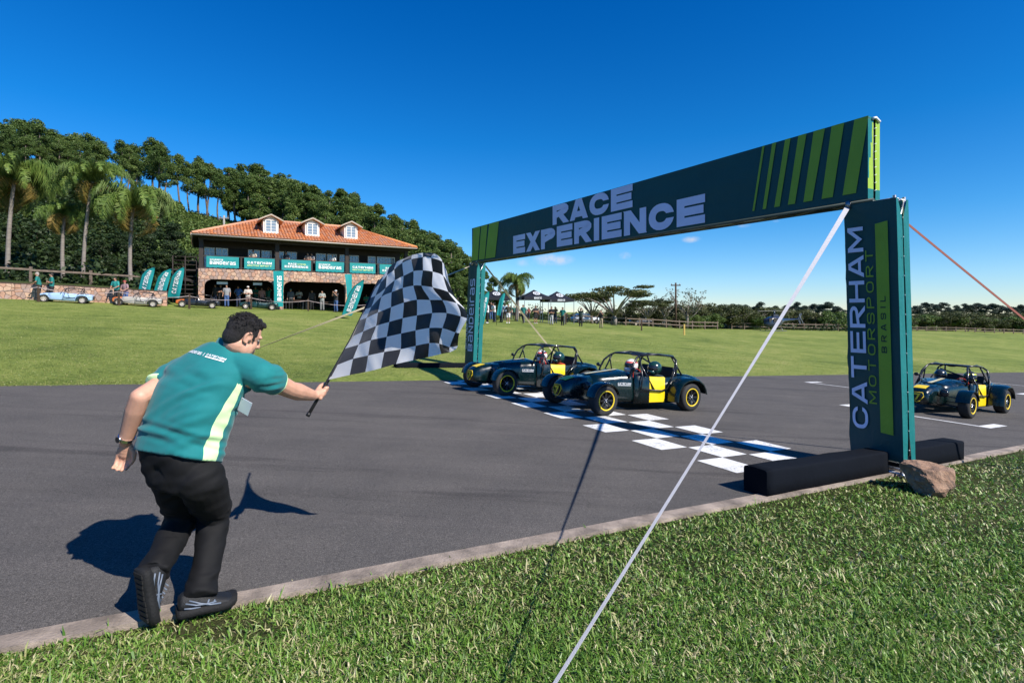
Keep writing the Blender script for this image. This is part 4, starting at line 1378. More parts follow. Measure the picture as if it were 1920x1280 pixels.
# hair: a close cap with curls
h = MB()
h.ell(H(0, -.018, .041), (.079, .096, .086), 0, 20, 14, HM)
h.ell(H(0, -.060, -.012), (.066, .052, .062), 0, 16, 10, HM)
h.ell(H(0, .030, .094), (.056, .046, .034), 0, 14, 10, HM)
for k in range(26):
    h.ell(H(-.055 + .11 * ((k * .618) % 1), .040 + .026 * ((k * .37) % 1), .094 + .034 * ((k * .77) % 1)), .0115, 0, 7, 5)
for s in (-1, 1):
    h.ell(H(s * .068, .020, .030), (.010, .014, .026), 0, 10, 8, HM)
    h.ell(H(s * .069, .030, .000), (.005, .007, .012), 0, 10, 8, HM)
rr = random.Random(3)
for k in range(210):
    th = rr.uniform(0, 2 * math.pi); ph = rr.uniform(-.25, 1.45)
    d = Vector((math.cos(th) * math.cos(ph), math.sin(th) * math.cos(ph), math.sin(ph)))
    if d.y > .55 and d.z < .42: continue
    q = Vector((d.x * .076, -.016 + d.y * .093, .040 + d.z * .086))
    h.ell(H(*q), rr.uniform(.007, .012) * (1.35 if d.z > .45 and d.y > -.3 else .7), 0, 7, 5)
mpart(fuse(h, .0045, 1, 'hair', [M_HAIR]), 'hair')
m_ = MB()   # loose curls standing out of the hair
for k in range(700):
    th = rr.uniform(0, 2 * math.pi); ph = rr.uniform(-.2, 1.5)
    d = Vector((math.cos(th) * math.cos(ph), math.sin(th) * math.cos(ph), math.sin(ph)))
    if d.y > .5 and d.z < .5: continue
    if d.z < .35 and rr.random() < .8: continue
    q = Vector((d.x * .080, -.016 + d.y * .096, .042 + d.z * .088))
    a = H(*q); out = HM @ d; side = out.cross(Vector((rr.gauss(0, 1), rr.gauss(0, 1), rr.gauss(0, 1)))).normalized()
    L = rr.uniform(.006, .016)
    m_.tube([a, a + out * L * .7 + side * L * .3, a + out * L + side * L * .9, a + out * L * .6 + side * L * 1.4], [.0022, .002, .0015, .0006], 4, 0, False)
o = mpart(m_, 'hair_curls', [M_HAIR]); o['kind'] = 'stuff'

# --- polo shirt: torso rings along the spine plus sleeves, fused and creased
def ring(c, hx, hy, shift=0.0, n=28, p=.75):
    out = []
    for i in range(n):
        a = 2 * math.pi * i / n
        ca, sa = math.cos(a), math.sin(a)
        out.append(c + right_t * math.copysign(abs(ca) ** p, ca) * hx + fwd_t * (math.copysign(abs(sa) ** p, sa) * hy + shift))
    return out
s_ = MB()
HEM = P(334, 850, 2.66)
W1 = P(352, 800, 2.685); W2 = P(367, 752, 2.72); W3 = P(392, 708, 2.77); W4 = P(415, 672, 2.80); W5 = P(430, 652, 2.815)
hemr = [p + Vector((0, 0, -.014)) + up_t * (.13 * (p - HEM).dot(right_t)) for p in ring(HEM, .202, .155)]
s_.loft([hemr, ring(HEM.lerp(W1, .5), .198, .155), ring(W1, .196, .155), ring(W2, .205, .150), ring(W3, .212, .142), ring(W3.lerp(W4, .55), .190, .120), ring(W4, .145, .100), ring(W5, .082, .078)], 0, True, True)
def sleeve(sh, el, k, r0, r1):
    e = sh.lerp(el, k)
    capsule(s_, sh, sh.lerp(e, .5), r0, (r0 + r1) / 2, 16)
    pts = [sh, sh.lerp(e, .5), e]
    s_.tube(pts, [r0, (r0 + r1) / 2 + .004, r1], 18, 0, True)
    return e
ESR = sleeve(SHR, ELR, .52, .080, .068)
ESL = sleeve(SHL, ELL_, .58, .088, .074)
chain(s_, [W4 + right_t * .06, SHR], [.075, .078], 16)
chain(s_, [W4 - right_t * .06, SHL], [.075, .084], 16)
shirt_me = fuse(s_, .0075, 6, 'polo_shirt', [M_SHIRT, M_LIMEC, M_WHITE], .5)
def crease(me, fn):
    n = len(me.vertices)
    co = np.empty(n * 3, np.float32); no = np.empty(n * 3, np.float32)
    me.vertices.foreach_get('co', co); me.vertices.foreach_get('normal', no)
    co = co.reshape(-1, 3); no = no.reshape(-1, 3)
    for i in range(n):
        d = fn(Vector(co[i]), Vector(no[i]))
        if d: co[i] += no[i] * d
    me.vertices.foreach_set('co', co.ravel()); me.update()
def local(p):
    q = p - HEM
    return Vector((q.dot(right_t), q.dot(fwd_t), q.dot(up_t)))
def shirt_fold(p, nv):
    q = local(p)
    tsl = (p - SHR).dot((ESR - SHR).normalized())
    fold = .016 * math.exp(-((tsl - .05) / .06) ** 2) * noise.noise(Vector((p.z * 40, p.x * 6, p.y * 6))) if q.z > .25 and q.x > .1 else 0
    d = fold + .006 * noise.noise(Vector((q.x * 5, q.y * 5, q.z * 4)))
    # pulls running from the raised right arm across the flank
    ax = Vector((.72, 0, .70)); a = q.x * .62 - q.z * .78
    w = math.exp(-((q.x - .12) / .12) ** 2) * math.exp(-((q.z - .22) / .2) ** 2)
    d += .024 * w * noise.noise(Vector((a * 26, q.x * 3, q.y * 5)))
    # bunching above the hem
    w2 = math.exp(-((q.z - .07) / .06) ** 2)
    d += .022 * w2 * noise.noise(Vector((q.x * 5, q.y * 5 + 4, q.z * 30)))
    w3 = math.exp(-((q.x + .06) / .1) ** 2) * math.exp(-((q.z - .16) / .09) ** 2)
    d += .006 * w3 * math.sin((q.x * .7 - q.z * .75) * 95) * (.5 + noise.noise(q * 7))
    w4 = math.exp(-((q.z - .36) / .10) ** 2) * (1 if q.y < 0 else .4)
    d += .010 * w4 * noise.noise(Vector((q.x * 8, 3, q.z * 22)))
    return d
crease(shirt_me, shirt_fold)
# lime flank panel and sleeve cuffs: sewn-in cloth, edges kept sharp by a signed distance per vertex
def smooth_step_field(c):
    q = local(c)
    ang = math.degrees(math.atan2(-q.y, q.x))       # 0 = wearer's right flank, 90 = spine
    ts = (c - SHR).dot((ESR - SHR).normalized()) / (ESR - SHR).length
    tl = (c - SHL).dot((ESL - SHL).normalized()) / (ESL - SHL).length
    dsr = (c - SHR.lerp(ESR, max(0, min(1.1, ts)))).length; dsl = (c - SHL.lerp(ESL, max(0, min(1.1, tl)))).length
    f = -1.0
    if dsr < .11 and q.x > .2 and ts < 1.15: f = max(f, (ts - .89) * 4)
    if dsl < .10 and q.x < -.205 and tl < 1.15: f = max(f, (tl - .89) * 4)
    if q.x > .03 and q.z < .40 and dsr > .085:
        cen = PAN_C + PAN_K * q.z + 3 * math.sin(q.z * 10); half = PAN_W - 8 * max(0, q.z - .22) / .2
        f = max(f, (half - abs(ang - cen)) / 40)
    return f
PAN_C, PAN_K, PAN_W = 3, 14, 12
att = shirt_me.attributes.new('panel', 'FLOAT', 'POINT')
att.data.foreach_set('value', np.array([smooth_step_field(v.co) for v in shirt_me.vertices], np.float32))
_m, _nt, _b = M_SHIRT, M_SHIRT.node_tree, M_SHIRT.node_tree.nodes['Principled BSDF']
_at = _nt.nodes.new('ShaderNodeAttribute'); _at.attribute_name = 'panel'
_gt = _nt.nodes.new('ShaderNodeMath'); _gt.operation = 'GREATER_THAN'; _nt.links.new(_at.outputs['Fac'], _gt.inputs[0]); _gt.inputs[1].default_value = 0.0001
_src = _b.inputs['Base Color'].links[0].from_socket
_nt.links.new(add_mix(_nt, _gt.outputs[0], _src, (.66, .93, .48)), _b.inputs['Base Color'])
shirt = mpart(shirt_me, 'polo_shirt')
# collar
m_ = MB()
rows = []
for k in range(22):
    a = 2 * math.pi * k / 22
    base = W5 + right_t * math.cos(a) * .072 + fwd_t * math.sin(a) * .072 + up_t * .000
    top = W5 + right_t * math.cos(a) * .066 + fwd_t * math.sin(a) * .066 + up_t * .034
    rows.append([base, top, top - (top - W5 - up_t * .03).normalized() * .006, base - up_t * .01])
rows.append(rows[0])
m_.loft(rows, 0, False, True, closed=False)
mpart(m_, 'collar', [M_SHIRT], shirt)
# small white lettering across the shoulders
m_ = MB()
from mathutils.bvhtree import BVHTree
bvh = BVHTree.FromPolygons([v.co.copy() for v in shirt_me.vertices], [tuple(p.vertices) for p in shirt_me.polygons])
def on_back(x, z, lift=.0035):
    o_ = HEM + right_t * x + up_t * z - fwd_t * .5
    hit = bvh.ray_cast(o_, fwd_t)
    if hit[0] is None: return None
    return hit[0] - fwd_t * lift
def back_text(txt, x0, x1, z0, hgt, slope=0, T=.1):
    qs, W = text_quads(txt, T, .95, .16)
    for q, si in qs:
        vs = [on_back(x0 + (x1 - x0) * x / W, z0 + y * hgt + slope * x / W, .0035 + .0005 * si) for x, y in q]
        if all(v is not None for v in vs): m_.add(vs, [(0, 1, 2, 3)])
back_text('BaNDeiras', -.115, -.018, .482, .015)
back_text('|', -.004, .000, .482, .015)
back_text('CATerHaM', .012, .115, .488, .011, 0)
for k in range(8):
    xs = [.012 + .103 * (k + d) / 8 for d in (0, 1)]
    vs = [on_back(xs[0], .478), on_back(xs[1], .478), on_back(xs[1], .484), on_back(xs[0], .484)]
    if all(v is not None for v in vs): m_.add(vs, [(0, 1, 2, 3)])
mpart(m_, 'lettering', [M_WHITE], shirt)

# --- trousers
t_ = MB()
WAI = HEM + up_t * .06
t_.loft([ring(WAI, .176, .134), ring(HEM - up_t * .02, .180, .138), ring(PEL + V3(0, 0, -.04), .174, .138), ring(PEL + V3(0, 0, -.11), .145, .12)], 0, True, True)
def leg(hp, kn, an, rs):
    mid = hp.lerp(kn, .5); sh = kn.lerp(an, .42)
    chain(t_, [hp, mid, kn, sh, kn.lerp(an, .75)], rs[:5], 18)
    t_.tube([kn.lerp(an, .72), kn.lerp(an, .9), kn.lerp(an, 1.09)], [rs[4], rs[5], rs[6]], 18)
leg(HPR + V3(0, .01, -.03), KNR, ANR, [.108, .094, .078, .070, .066, .068, .073])
leg(HPL + V3(0, .01, -.03), KNL, ANL, [.108, .094, .078, .070, .065, .066, .071])
tr_me = fuse(t_, .0085, 6, 'trousers', [M_TROU])
def seg_t(p, a, b):
    d = b - a
    return max(0, min(1, (p - a).dot(d) / d.length_squared))
def tr_fold(p, nv):
    d = .006 * noise.noise(p * 6)
    for (hp, kn, an) in ((HPR, KNR, ANR), (HPL, KNL, ANL)):
        t1 = seg_t(p, kn, an); c = kn.lerp(an, t1); r = (p - c).length
        if r < .13:
            w = math.exp(-((t1 - .9) / .14) ** 2)          # stacked folds at the ankle
            d += .022 * w * noise.noise(Vector((p.x * 6, p.y * 6, p.z * 34)))
            w = math.exp(-((t1 - .05) / .2) ** 2)          # knee pit
            d += .020 * w * noise.noise(Vector((p.x * 8, p.y * 8, p.z * 26 + p.x * 14)))
            d += .006 * noise.noise(Vector((p.x * 14, p.y * 14, p.z * 4)))
        t2 = seg_t(p, hp, kn); c = hp.lerp(kn, t2)
        if (p - c).length < .2:
            d += .010 * noise.noise(Vector((p.x * 7 + p.z * 12, p.y * 7, p.z * 20 - p.x * 12))) * (1 - t2 * .5)
    return d
crease(tr_me, tr_fold)
trousers = mpart(tr_me, 'trousers')

# --- shoes
def shoe(heel, toe, up, parent):
    heel = Vector(heel); toe = Vector(toe); d = toe - heel; L = d.length; y = d.normalized()
    up = Vector(up); x = y.cross(up).normalized(); z = x.cross(y)
    def S(a, b, c): return heel + x * a * 1.2 + y * b * L + z * c * 1.2
    prof = [(0.0, .030, .078), (.06, .037, .088), (.22, .039, .092), (.34, .038, .086), (.48, .041, .068), (.66, .049, .052), (.82, .048, .044), (.94, .036, .036), (1.0, .012, .026)]
    m = MB(); rows = []
    for t, w, h in prof:
        r_ = []
        for k in range(16):
            a = 2 * math.pi * k / 16
            ca, sa = math.cos(a), math.sin(a)
            r_.append(S(math.copysign(abs(ca) ** .8, ca) * w * (.86 if sa > 0 else 1), t, .020 + (h - .020) * (.5 + .5 * math.copysign(abs(sa) ** .8, sa))))
        rows.append(r_)
    m.loft(rows, 0, True, True)
    o = m.build('shoe', M_SHOE, parent); o.location = -man.location
    m = MB(); rows = []
    for t, w, h in prof:
        spring = .012 * max(0, (t - .75) / .25) ** 2
        lift = .0
        w2 = w + .007
        r_ = [S(sx * w2 * k2, min(1.02, max(-.03, t * 1.05 - .025)), zz + spring) for sx, k2, zz in ((-1, .9, 0), (-1, 1, .012), (-1, .97, .031), (1, .97, .031), (1, 1, .012), (1, .9, 0))]
        rows.append(r_)
    m.loft(rows, 0, True, True)
    for k in range(9):      # tread bars
        t = .06 + .1 * k
        m.box(S(0, t, -.002), (.062 if .2 < t < .5 else .078, .018, .006), 0, Matrix((x, y, z)).transposed())
    so = m.build('sole', M_SOLE, o)
    m = MB()
    for s in (-1, 1):
        def side(t, k): 
            w = float(np.interp(t, [p_[0] for p_ in prof], [p_[1] for p_ in prof])); hh = float(np.interp(t, [p_[0] for p_ in prof], [p_[2] for p_ in prof]))
            zz = .020 + (hh - .02) * k; sa = 2 * k - 1
            return S(s * (w * (max(0, 1 - abs(sa) ** 2.5)) ** .40 * (.86 if sa > .0 else 1) + .003), t, zz)
        for pl in ([(.10, .55), (.28, .36), (.46, .42), (.62, .62)], [(.16, .66), (.34, .44), (.52, .36), (.70, .5)], [(.50, .75), (.46, .3)], [(.60, .78), (.55, .3)], [(.08, .3), (.2, .2), (.36, .16)]):
            m.tube([side(*q) for q in pl], .0042, 5, 0, True, True)
    for k in range(4):
        t = .42 + .055 * k
        m.tube([S(-.022, t, .086 - k * .008), S(.022, t + .02, .086 - k * .008)], .0035, 5)
    m.build('shoe_trim', M_SHOEG, o)
    return o
gR = G(-1.53, 2.66)
heelR = P(333, 1160, 2.570); heelR.z = plane(*toUN(heelR.x, heelR.y)) + .015
toeR = P(441, 1133, 2.72); toeR.z = plane(*toUN(toeR.x, toeR.y)) + .016
shoe(heelR, toeR, (0, 0, 1), man)
toeL = P(273, 1178, 2.485); toeL.z = plane(*toUN(toeL.x, toeL.y)) + .012
heelL = P(259, 1072, 2.47)
dL = (toeL - heelL)
upL = Vector((.55, .85, .0))
shoe(heelL, toeL, upL, man)

# --- wrist watch with steel bracelet
wd = (WRL - ELL_).normalized(); wc = WRL - wd * .012
wx = wd.cross(Vector((0, 0, 1))).normalized(); wy = wd.cross(wx)
m_ = MB()
for k in range(22):
    a = 2 * math.pi * k / 22
    p = wc + (wx * math.cos(a) + wy * math.sin(a)) * .0355
    rr_ = (wx * math.cos(a) + wy * math.sin(a)); tt = wd.cross(rr_)
    m_.box(p, (.0105, .017, .004), 0, Matrix((tt, wd, rr_)).transposed())
fr = (-wx * .8 - V3(0, 1, 0) * .3).normalized(); fr = (fr - wd * fr.dot(wd)).normalized()
m_.tube([wc + fr * .031, wc + fr * .043], .018, 16)
wat = mpart(m_, 'wrist_watch', [M_CHROME])
m_ = MB(); m_.tube([wc + fr * .043, wc + fr * .0445], .0145, 16); mpart(m_, 'dial', [M_BLACK], wat)
# --- pass card hanging from the neck
m_ = MB()
pc0 = P(459, 762, 2.70)
ca = V3(1, -.25, .1).normalized(); cb = V3(.1, .25, -1).normalized(); cb = (cb - ca * cb.dot(ca)).normalized(); cn = ca.cross(cb)
m_.box(pc0, (.062, .080, .002), 0, Matrix((ca, cb, cn)).transposed() @ Matrix.Rotation(.62, 3, 'Z'))
card = mpart(m_, 'pass_card', [M_BADGE])
m_ = MB(); m_.tube([pc0 - cb * .04, P(450, 735, 2.84), W4 + fwd_t * .11], .004, 5); mpart(m_, 'lanyard', [M_BLACK], card)

# ------------------------------------------------------------------ the chequered flag
CP = [
 [(75,1150),(255,1110),(388,1085),(522,1052),(652,1016),(796,985),(928,956),(1040,930),(1112,915),(1165,890)],
 [(132,1030),(285,972),(415,943),(550,913),(690,890),(820,860),(938,837),(1022,842),(1112,870),(1180,860)],
 [(212,885),(330,850),(435,812),(570,783),(695,755),(820,728),(937,708),(1050,710),(1160,745),(1195,752)],
 [(278,780),(370,738),(480,690),(592,656),(710,624),(832,600),(960,580),(1085,580),(1206,608),(1260,625)],
 [(340,640),(402,620),(500,575),(610,530),(720,490),(831,466),(942,468),(1050,470),(1172,496),(1240,545)],
 [(390,545),(441,525),(525,440),(615,400),(710,365),(800,344),(870,345),(966,360),(1100,400),(1190,485)],
 [(432,450),(476,430),(562,366),(640,300),(716,262),(800,222),(880,214),(966,226),(1056,260),(1120,360)],
 [(470,370),(520,318),(575,258),(636,206),(705,150),(786,120),(880,100),(952,106),(1048,142),(1085,220)],
 [(505,300),(541,262),(592,190),(660,140),(722,112),(790,84),(882,64),(978,70),(1032,108),(1070,160)],
]
def flag_depth(i, j):
    a, b = i / 9.0, j / 8.0
    y0 = 3.31 + .46 * b; y1 = 3.08 - .20 * b
    y = y0 + (y1 - y0) * (a + .10 * math.sin(math.pi * a))
    y += .030 * math.sin(i * 1.55 + j * .75) * (a + .1) + .022 * math.sin(i * .9 - j * 1.3 + 1) * (a + .1)
    y += .05 * max(0, a - .78) * (1 if j < 4 else 2)
    return y
CG = np.zeros((9, 10, 3))
for j in range(9):
    for i in range(10):
        x, y = CP[j][i]
        CG[j, i] = P(600 + x / 4.572, 460 + y / 4.572, flag_depth(i, j))
def cat1(p, t):
    n = len(p); i = min(int(t), n - 2); f = t - i
    def g(k): 
        if k < 0: return 2 * p[0] - p[1]
        if k >= n: return 2 * p[-1] - p[-2]
        return p[k]
    a, b_, c, d = g(i - 1), g(i), g(i + 1), g(i + 2)
    return .5 * (2 * b_ + (c - a) * f + (2 * a - 5 * b_ + 4 * c - d) * f * f + (3 * b_ - a - 3 * c + d) * f ** 3)
SUB = 7
rows = [np.array([cat1(CG[j], i / SUB) for i in range(9 * SUB + 1)]) for j in range(9)]
rows = np.array(rows)
fl = np.array([[cat1(rows[:, i], j / SUB) for i in range(9 * SUB + 1)] for j in range(8 * SUB + 1)])
hgt, wid = fl.shape[:2]
for j in range(hgt):
    for i in range(wid):
        k = min(1, i / 12)
        d = .006 * k * noise.noise(Vector((i * .16, j * .09, 1))) + .0035 * k * noise.noise(Vector((i * .3 + j * .2, j * .05, 4)))
        fl[j, i, 1] += d * 2
idx = np.arange(hgt * wid).reshape(hgt, wid)
Fq = np.stack([idx[:-1, :-1], idx[:-1, 1:], idx[1:, 1:], idx[1:, :-1]], -1).reshape(-1, 4)
jj, ii = np.meshgrid(np.arange(hgt - 1) // SUB, np.arange(wid - 1) // SUB, indexing='ij')
mi = ((ii + jj) % 2).ravel()
def flag_mat(name, col, tr):
    m, nt, b = nt_mat(name)
    b.inputs['Base Color'].default_value = (*col, 1); b.inputs['Roughness'].default_value = .55; b.inputs['Sheen Weight'].default_value = .2
    v = obj_vec(nt)
    n = add_noise(nt, 5, 3, .5, v)
    nt.links.new(add_ramp(nt, n, [(.3, tone(col, .95)), (.7, tone(col, 1.04))]), b.inputs['Base Color'])
    add_bump(nt, b, add_noise(nt, 9, 4, .5, v, 1.5), .12, .02)
    t = nt.nodes.new('ShaderNodeBsdfTranslucent'); t.inputs['Color'].default_value = (*col, 1)
    ms = nt.nodes.new('ShaderNodeMixShader'); ms.inputs['Fac'].default_value = tr
    nt.links.new(b.outputs['BSDF'], ms.inputs[1]); nt.links.new(t.outputs['BSDF'], ms.inputs[2])
    nt.links.new(ms.outputs['Shader'], nt.nodes['Material Output'].inputs['Surface'])
    return m
flag = empty('chequered_flag', POLE_C)
tag(flag, 'large black and white chequered flag billowing from the hand of the crouching man', 'flag')
fo = link(bpy.data.objects.new('flag_cloth', np_mesh('flag_cloth', fl.reshape(-1, 3), Fq, [flag_mat('flag_white', (.95, .95, .97), .62), flag_mat('flag_black', (.010, .010, .012), .0)], mi, True)), flag)
rel(fo, flag)
m_ = MB()
pt = [POLE_C - pole_dir * .165, POLE_C, Vector(fl[2, 0]), Vector(fl[20, 0]), Vector(fl[40, 0]), Vector(fl[-1, 0])]
m_.tube(pt, [.0105, .0105, .010, .009, .009, .009], 10)
m_.tube([POLE_C - pole_dir * .17, POLE_C - pole_dir * .15], .0135, 10)
rel(m_.build('flag_pole', M_BLACK, flag), flag)
# ------------------------------------------------------------------ clubhouse behind the lawn
def ground_px(px, py, y0=12.5, y1=400):
    """where the sight line through a pixel meets the ground"""
    prev = None; Y = y0
    while Y < y1:
        x = (px - HX) / F_PX * Y
        s = HY - G(x, Y) / Y * F_PX
        if prev is not None and s <= py: break
        prev = s; Y *= 1.004
    x = (px - HX) / F_PX * Y
    return Vector((x, Y, G(x, Y)))
def u_at(px, n):
    r = (px - HX) / F_PX
    return (SU * n + r * CU * n) / (CU - r * SU)
def voronoi(w, h, size, seed, jit=.42):
    rr = random.Random(seed)
    nx, ny = max(1, round(w / size)), max(1, round(h / size))
    pts = []
    for j in range(-1, ny + 1):
        for i in range(-1, nx + 1):
            pts.append(((i + .5 + (.25 if j % 2 else -.25) + rr.uniform(-jit, jit)) * w / nx, (j + .5 + rr.uniform(-jit, jit)) * h / ny))
    cells = []
    for a in pts:
        poly = [(0, 0), (w, 0), (w, h), (0, h)]
        for b in pts:
            if b is a: continue
            dx, dy = b[0] - a[0], b[1] - a[1]
            if dx * dx + dy * dy > (size * 3.2) ** 2: continue
            mx, my = (a[0] + b[0]) / 2, (a[1] + b[1]) / 2
            out = []
            for k in range(len(poly)):
                p, q = poly[k], poly[(k + 1) % len(poly)]
                dp = (p[0] - mx) * dx + (p[1] - my) * dy; dq = (q[0] - mx) * dx + (q[1] - my) * dy
                if dp <= 0: out.append(p)
                if dp * dq < 0:
                    t = dp / (dp - dq); out.append((p[0] + (q[0] - p[0]) * t, p[1] + (q[1] - p[1]) * t))
            poly = out
            if len(poly) < 3: break
        if len(poly) >= 3:
            ar = abs(sum(poly[k][0] * poly[(k + 1) % len(poly)][1] - poly[(k + 1) % len(poly)][0] * poly[k][1] for k in range(len(poly)))) / 2
            if ar > size * size * .08: cells.append(poly)
    return cells
STONES = [MAT('pink_sandstone', (.44, .255, .175), .9, var=.22, scale=3, bump=.6, bscale=25),
          MAT('buff_sandstone', (.50, .33, .23), .9, var=.2, scale=3, bump=.6, bscale=25),
          MAT('grey_sandstone', (.33, .23, .19), .9, var=.25, scale=3, bump=.6, bscale=25)]
M_MORTAR = MAT('dark_mortar', (.06, .04, .03), .95, var=.2)
def stone_face(origin, ex, ez, en, w, h, size, seed, parent, gap=.012, top=None):
    """separate stones set proud of the mortar"""
    rr = random.Random(seed * 7 + 1)
    for poly in voronoi(w, h, size, seed):
        cx = sum(p[0] for p in poly) / len(poly); cy = sum(p[1] for p in poly) / len(poly)
        sh = []
        for p in poly:
            dx, dy = p[0] - cx, p[1] - cy; L = math.hypot(dx, dy)
            k = max(.3, 1 - gap / max(L, 1e-3)); sh.append((cx + dx * k, cy + dy * k))
        d = rr.uniform(.025, .05)
        m = MB()
        base = [origin + ex * x + ez * y for x, y in sh]
        mid = [origin + ex * x + ez * y + en * d * .75 for x, y in sh]
        topv = [origin + ex * (cx + (x - cx) * .86) + ez * (cy + (y - cy) * .86) + en * d * rr.uniform(.9, 1.15) for x, y in sh]
        n = len(sh)
        m.add(base + mid + topv, [(i, (i + 1) % n, n + (i + 1) % n, n + i) for i in range(n)] + [(n + i, n + (i + 1) % n, 2 * n + (i + 1) % n, 2 * n + i) for i in range(n)] + [tuple(range(2 * n, 3 * n))])
        o = m.build('stone', rr.choice(STONES), parent); rel(o, parent)

M_TIMB = MAT('dark_timber', (.022, .014, .011), .7, var=.3, scale=4, bump=.3, bscale=20)
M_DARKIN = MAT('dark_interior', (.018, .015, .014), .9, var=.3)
M_SOFFIT = MAT('timber_soffit', (.035, .025, .02), .8, var=.3)
M_FRAMEW = MAT('white_joinery', (.72, .70, .66), .6, var=.06)
M_PLASTER = MAT('white_plaster', (.70, .64, .60), .85, var=.08)
M_GUTTER = MAT('gutter_metal', (.42, .36, .32), .5, .2, .1)
M_CONC = MAT('concrete', (.30, .29, .27), .9, var=.15, scale=2, bump=.4, bscale=30)
M_BEIGE = MAT('beige_boards', (.42, .34, .27), .8, var=.15)
def glass_mat():
    m, nt, b = nt_mat('window_glass')
    b.inputs['Base Color'].default_value = (.20, .25, .30, 1); b.inputs['Roughness'].default_value = .06  # pale base colour imitates the bright reflections in the panes
    b.inputs['Specular IOR Level'].default_value = .9; b.inputs['Coat Weight'].default_value = .6
    return m
M_GLASS = glass_mat()
def tile_mat():
    m, nt, b = nt_mat('clay_tiles')
    geo = nt.nodes.new('ShaderNodeNewGeometry'); v = obj_vec(nt)
    n1 = add_noise(nt, .5, 4, .6, v); n2 = add_noise(nt, 9, 4, .6, v)
    q = nt.nodes.new('ShaderNodeMath'); q.operation = 'MULTIPLY_ADD'; nt.links.new(geo.outputs['Random Per Island'], q.inputs[0]); q.inputs[1].default_value = .5; nt.links.new(n1, q.inputs[2])
    q3 = nt.nodes.new('ShaderNodeMath'); q3.operation = 'MULTIPLY_ADD'; nt.links.new(n2, q3.inputs[0]); q3.inputs[1].default_value = .4; nt.links.new(q.outputs[0], q3.inputs[2])
    nt.links.new(add_ramp(nt, q3.outputs[0], [(.50, (.44, .145, .048)), (.80, (.64, .245, .085)), (1.0, (.70, .32, .14)), (1.25, (.55, .28, .17))]), b.inputs['Base Color'])
    b.inputs['Roughness'].default_value = .8
    return m
M_TILE = tile_mat()

BNF, BNB, BN_UP = 47.2, 54.6, 49.4
BU0, BU1 = -.25, 16.35
house = empty('clubhouse', UN(8, 50.5, G(*UN(8, 50.5).xy)))
tag(house, 'two-storey clubhouse with orange tiled roof, stone arches and balcony', 'building')
def hp(mbx, name, mats, parent=None, fix=True, **kw):
    o = mbx.build(name, mats, parent or house, fix)
    if parent is None: rel(o, house)
    return o
def BX(m, u0, u1, n0, n1, z0, z1, mi=0):
    vs = [UN(u, n, z) for z in (z0, z1) for u, n in ((u0, n0), (u1, n0), (u1, n1), (u0, n1))]
    m.add(vs, [(3, 2, 1, 0), (4, 5, 6, 7), (0, 1, 5, 4), (1, 2, 6, 5), (2, 3, 7, 6), (3, 0, 4, 7)], mi)
ZB0, ZB1 = 2.72, 3.55
GZ = lambda u: float(Gun(u, BNF)) - .15
# stone ground-floor front with three arched openings
piers = [(-.25, .17), (5.02, 5.76), (10.66, 11.45), (15.9, 16.35)]
m = MB()
BX(m, BU0, BU1, BNF, BNF + .35, ZB0, ZB1)
for a, b_ in piers: BX(m, a, b_, BNF + .002, BNF + .348, GZ((a + b_) / 2), ZB0 - .002)
for i in range(3):
    ua, ub = piers[i][1], piers[i + 1][0]
    for s, uc in ((1, ua), (-1, ub)):
        r_ = .55; poly = [(uc, ZB0)]
        for k in range(9):
            t = math.radians(90 * k / 8)
            poly.append((uc + s * r_ * (1 - math.sin(t)), ZB0 - r_ * (1 - math.cos(t))))
        m.prism([UN(u, BNF + .004, z - .001) for u, z in poly], N_AX * .34)
hp(m, 'stone_wall', M_MORTAR)
stone_face(UN(BU0, BNF, ZB0), U_AX, Vector((0, 0, 1)), -N_AX, BU1 - BU0, ZB1 - ZB0, .275, 3, house)
for i, (a, b_) in enumerate(piers):
    if i == 3: continue
    z0 = GZ((a + b_) / 2)
    stone_face(UN(a, BNF, z0), U_AX, Vector((0, 0, 1)), -N_AX, b_ - a, ZB0 - z0, .29, 20 + i, house)
for i in range(3):
    ua, ub = piers[i][1], piers[i + 1][0]
    for s, uc in ((1, ua), (-1, ub)):
        mm = MB(); mm.prism([UN(uc + s * .015, BNF, ZB0 - .02), UN(uc + s * .42, BNF, ZB0 - .02), UN(uc + s * .17, BNF, ZB0 - .13), UN(uc + s * .05, BNF, ZB0 - .28), UN(uc + s * .015, BNF, ZB0 - .45)], -N_AX * .035)
        rel(mm.build('stone', R.choice(STONES), house), house)
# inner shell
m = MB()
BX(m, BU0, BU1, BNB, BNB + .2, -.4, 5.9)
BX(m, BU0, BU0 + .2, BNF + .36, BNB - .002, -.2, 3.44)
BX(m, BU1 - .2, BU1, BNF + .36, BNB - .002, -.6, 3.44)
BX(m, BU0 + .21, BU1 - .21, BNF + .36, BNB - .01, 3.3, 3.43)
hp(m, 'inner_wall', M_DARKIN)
m = MB(); BX(m, BU0 - .1, BU1 + .1, BNF + .01, BN_UP + .4, 3.46, 3.545)
hp(m, 'balcony_floor', M_TIMB)
m = MB(); BX(m, BU0 + .1, BU1 - .1, BN_UP, BN_UP + .15, 3.55, 6.0); BX(m, BU0 + .1, BU0 + .25, BN_UP + .16, BNB - .01, 3.55, 6.0); BX(m, BU1 - .25, BU1 - .1, BN_UP + .16, BNB - .01, 3.55, 6.0)
hp(m, 'upper_wall', M_TIMB)
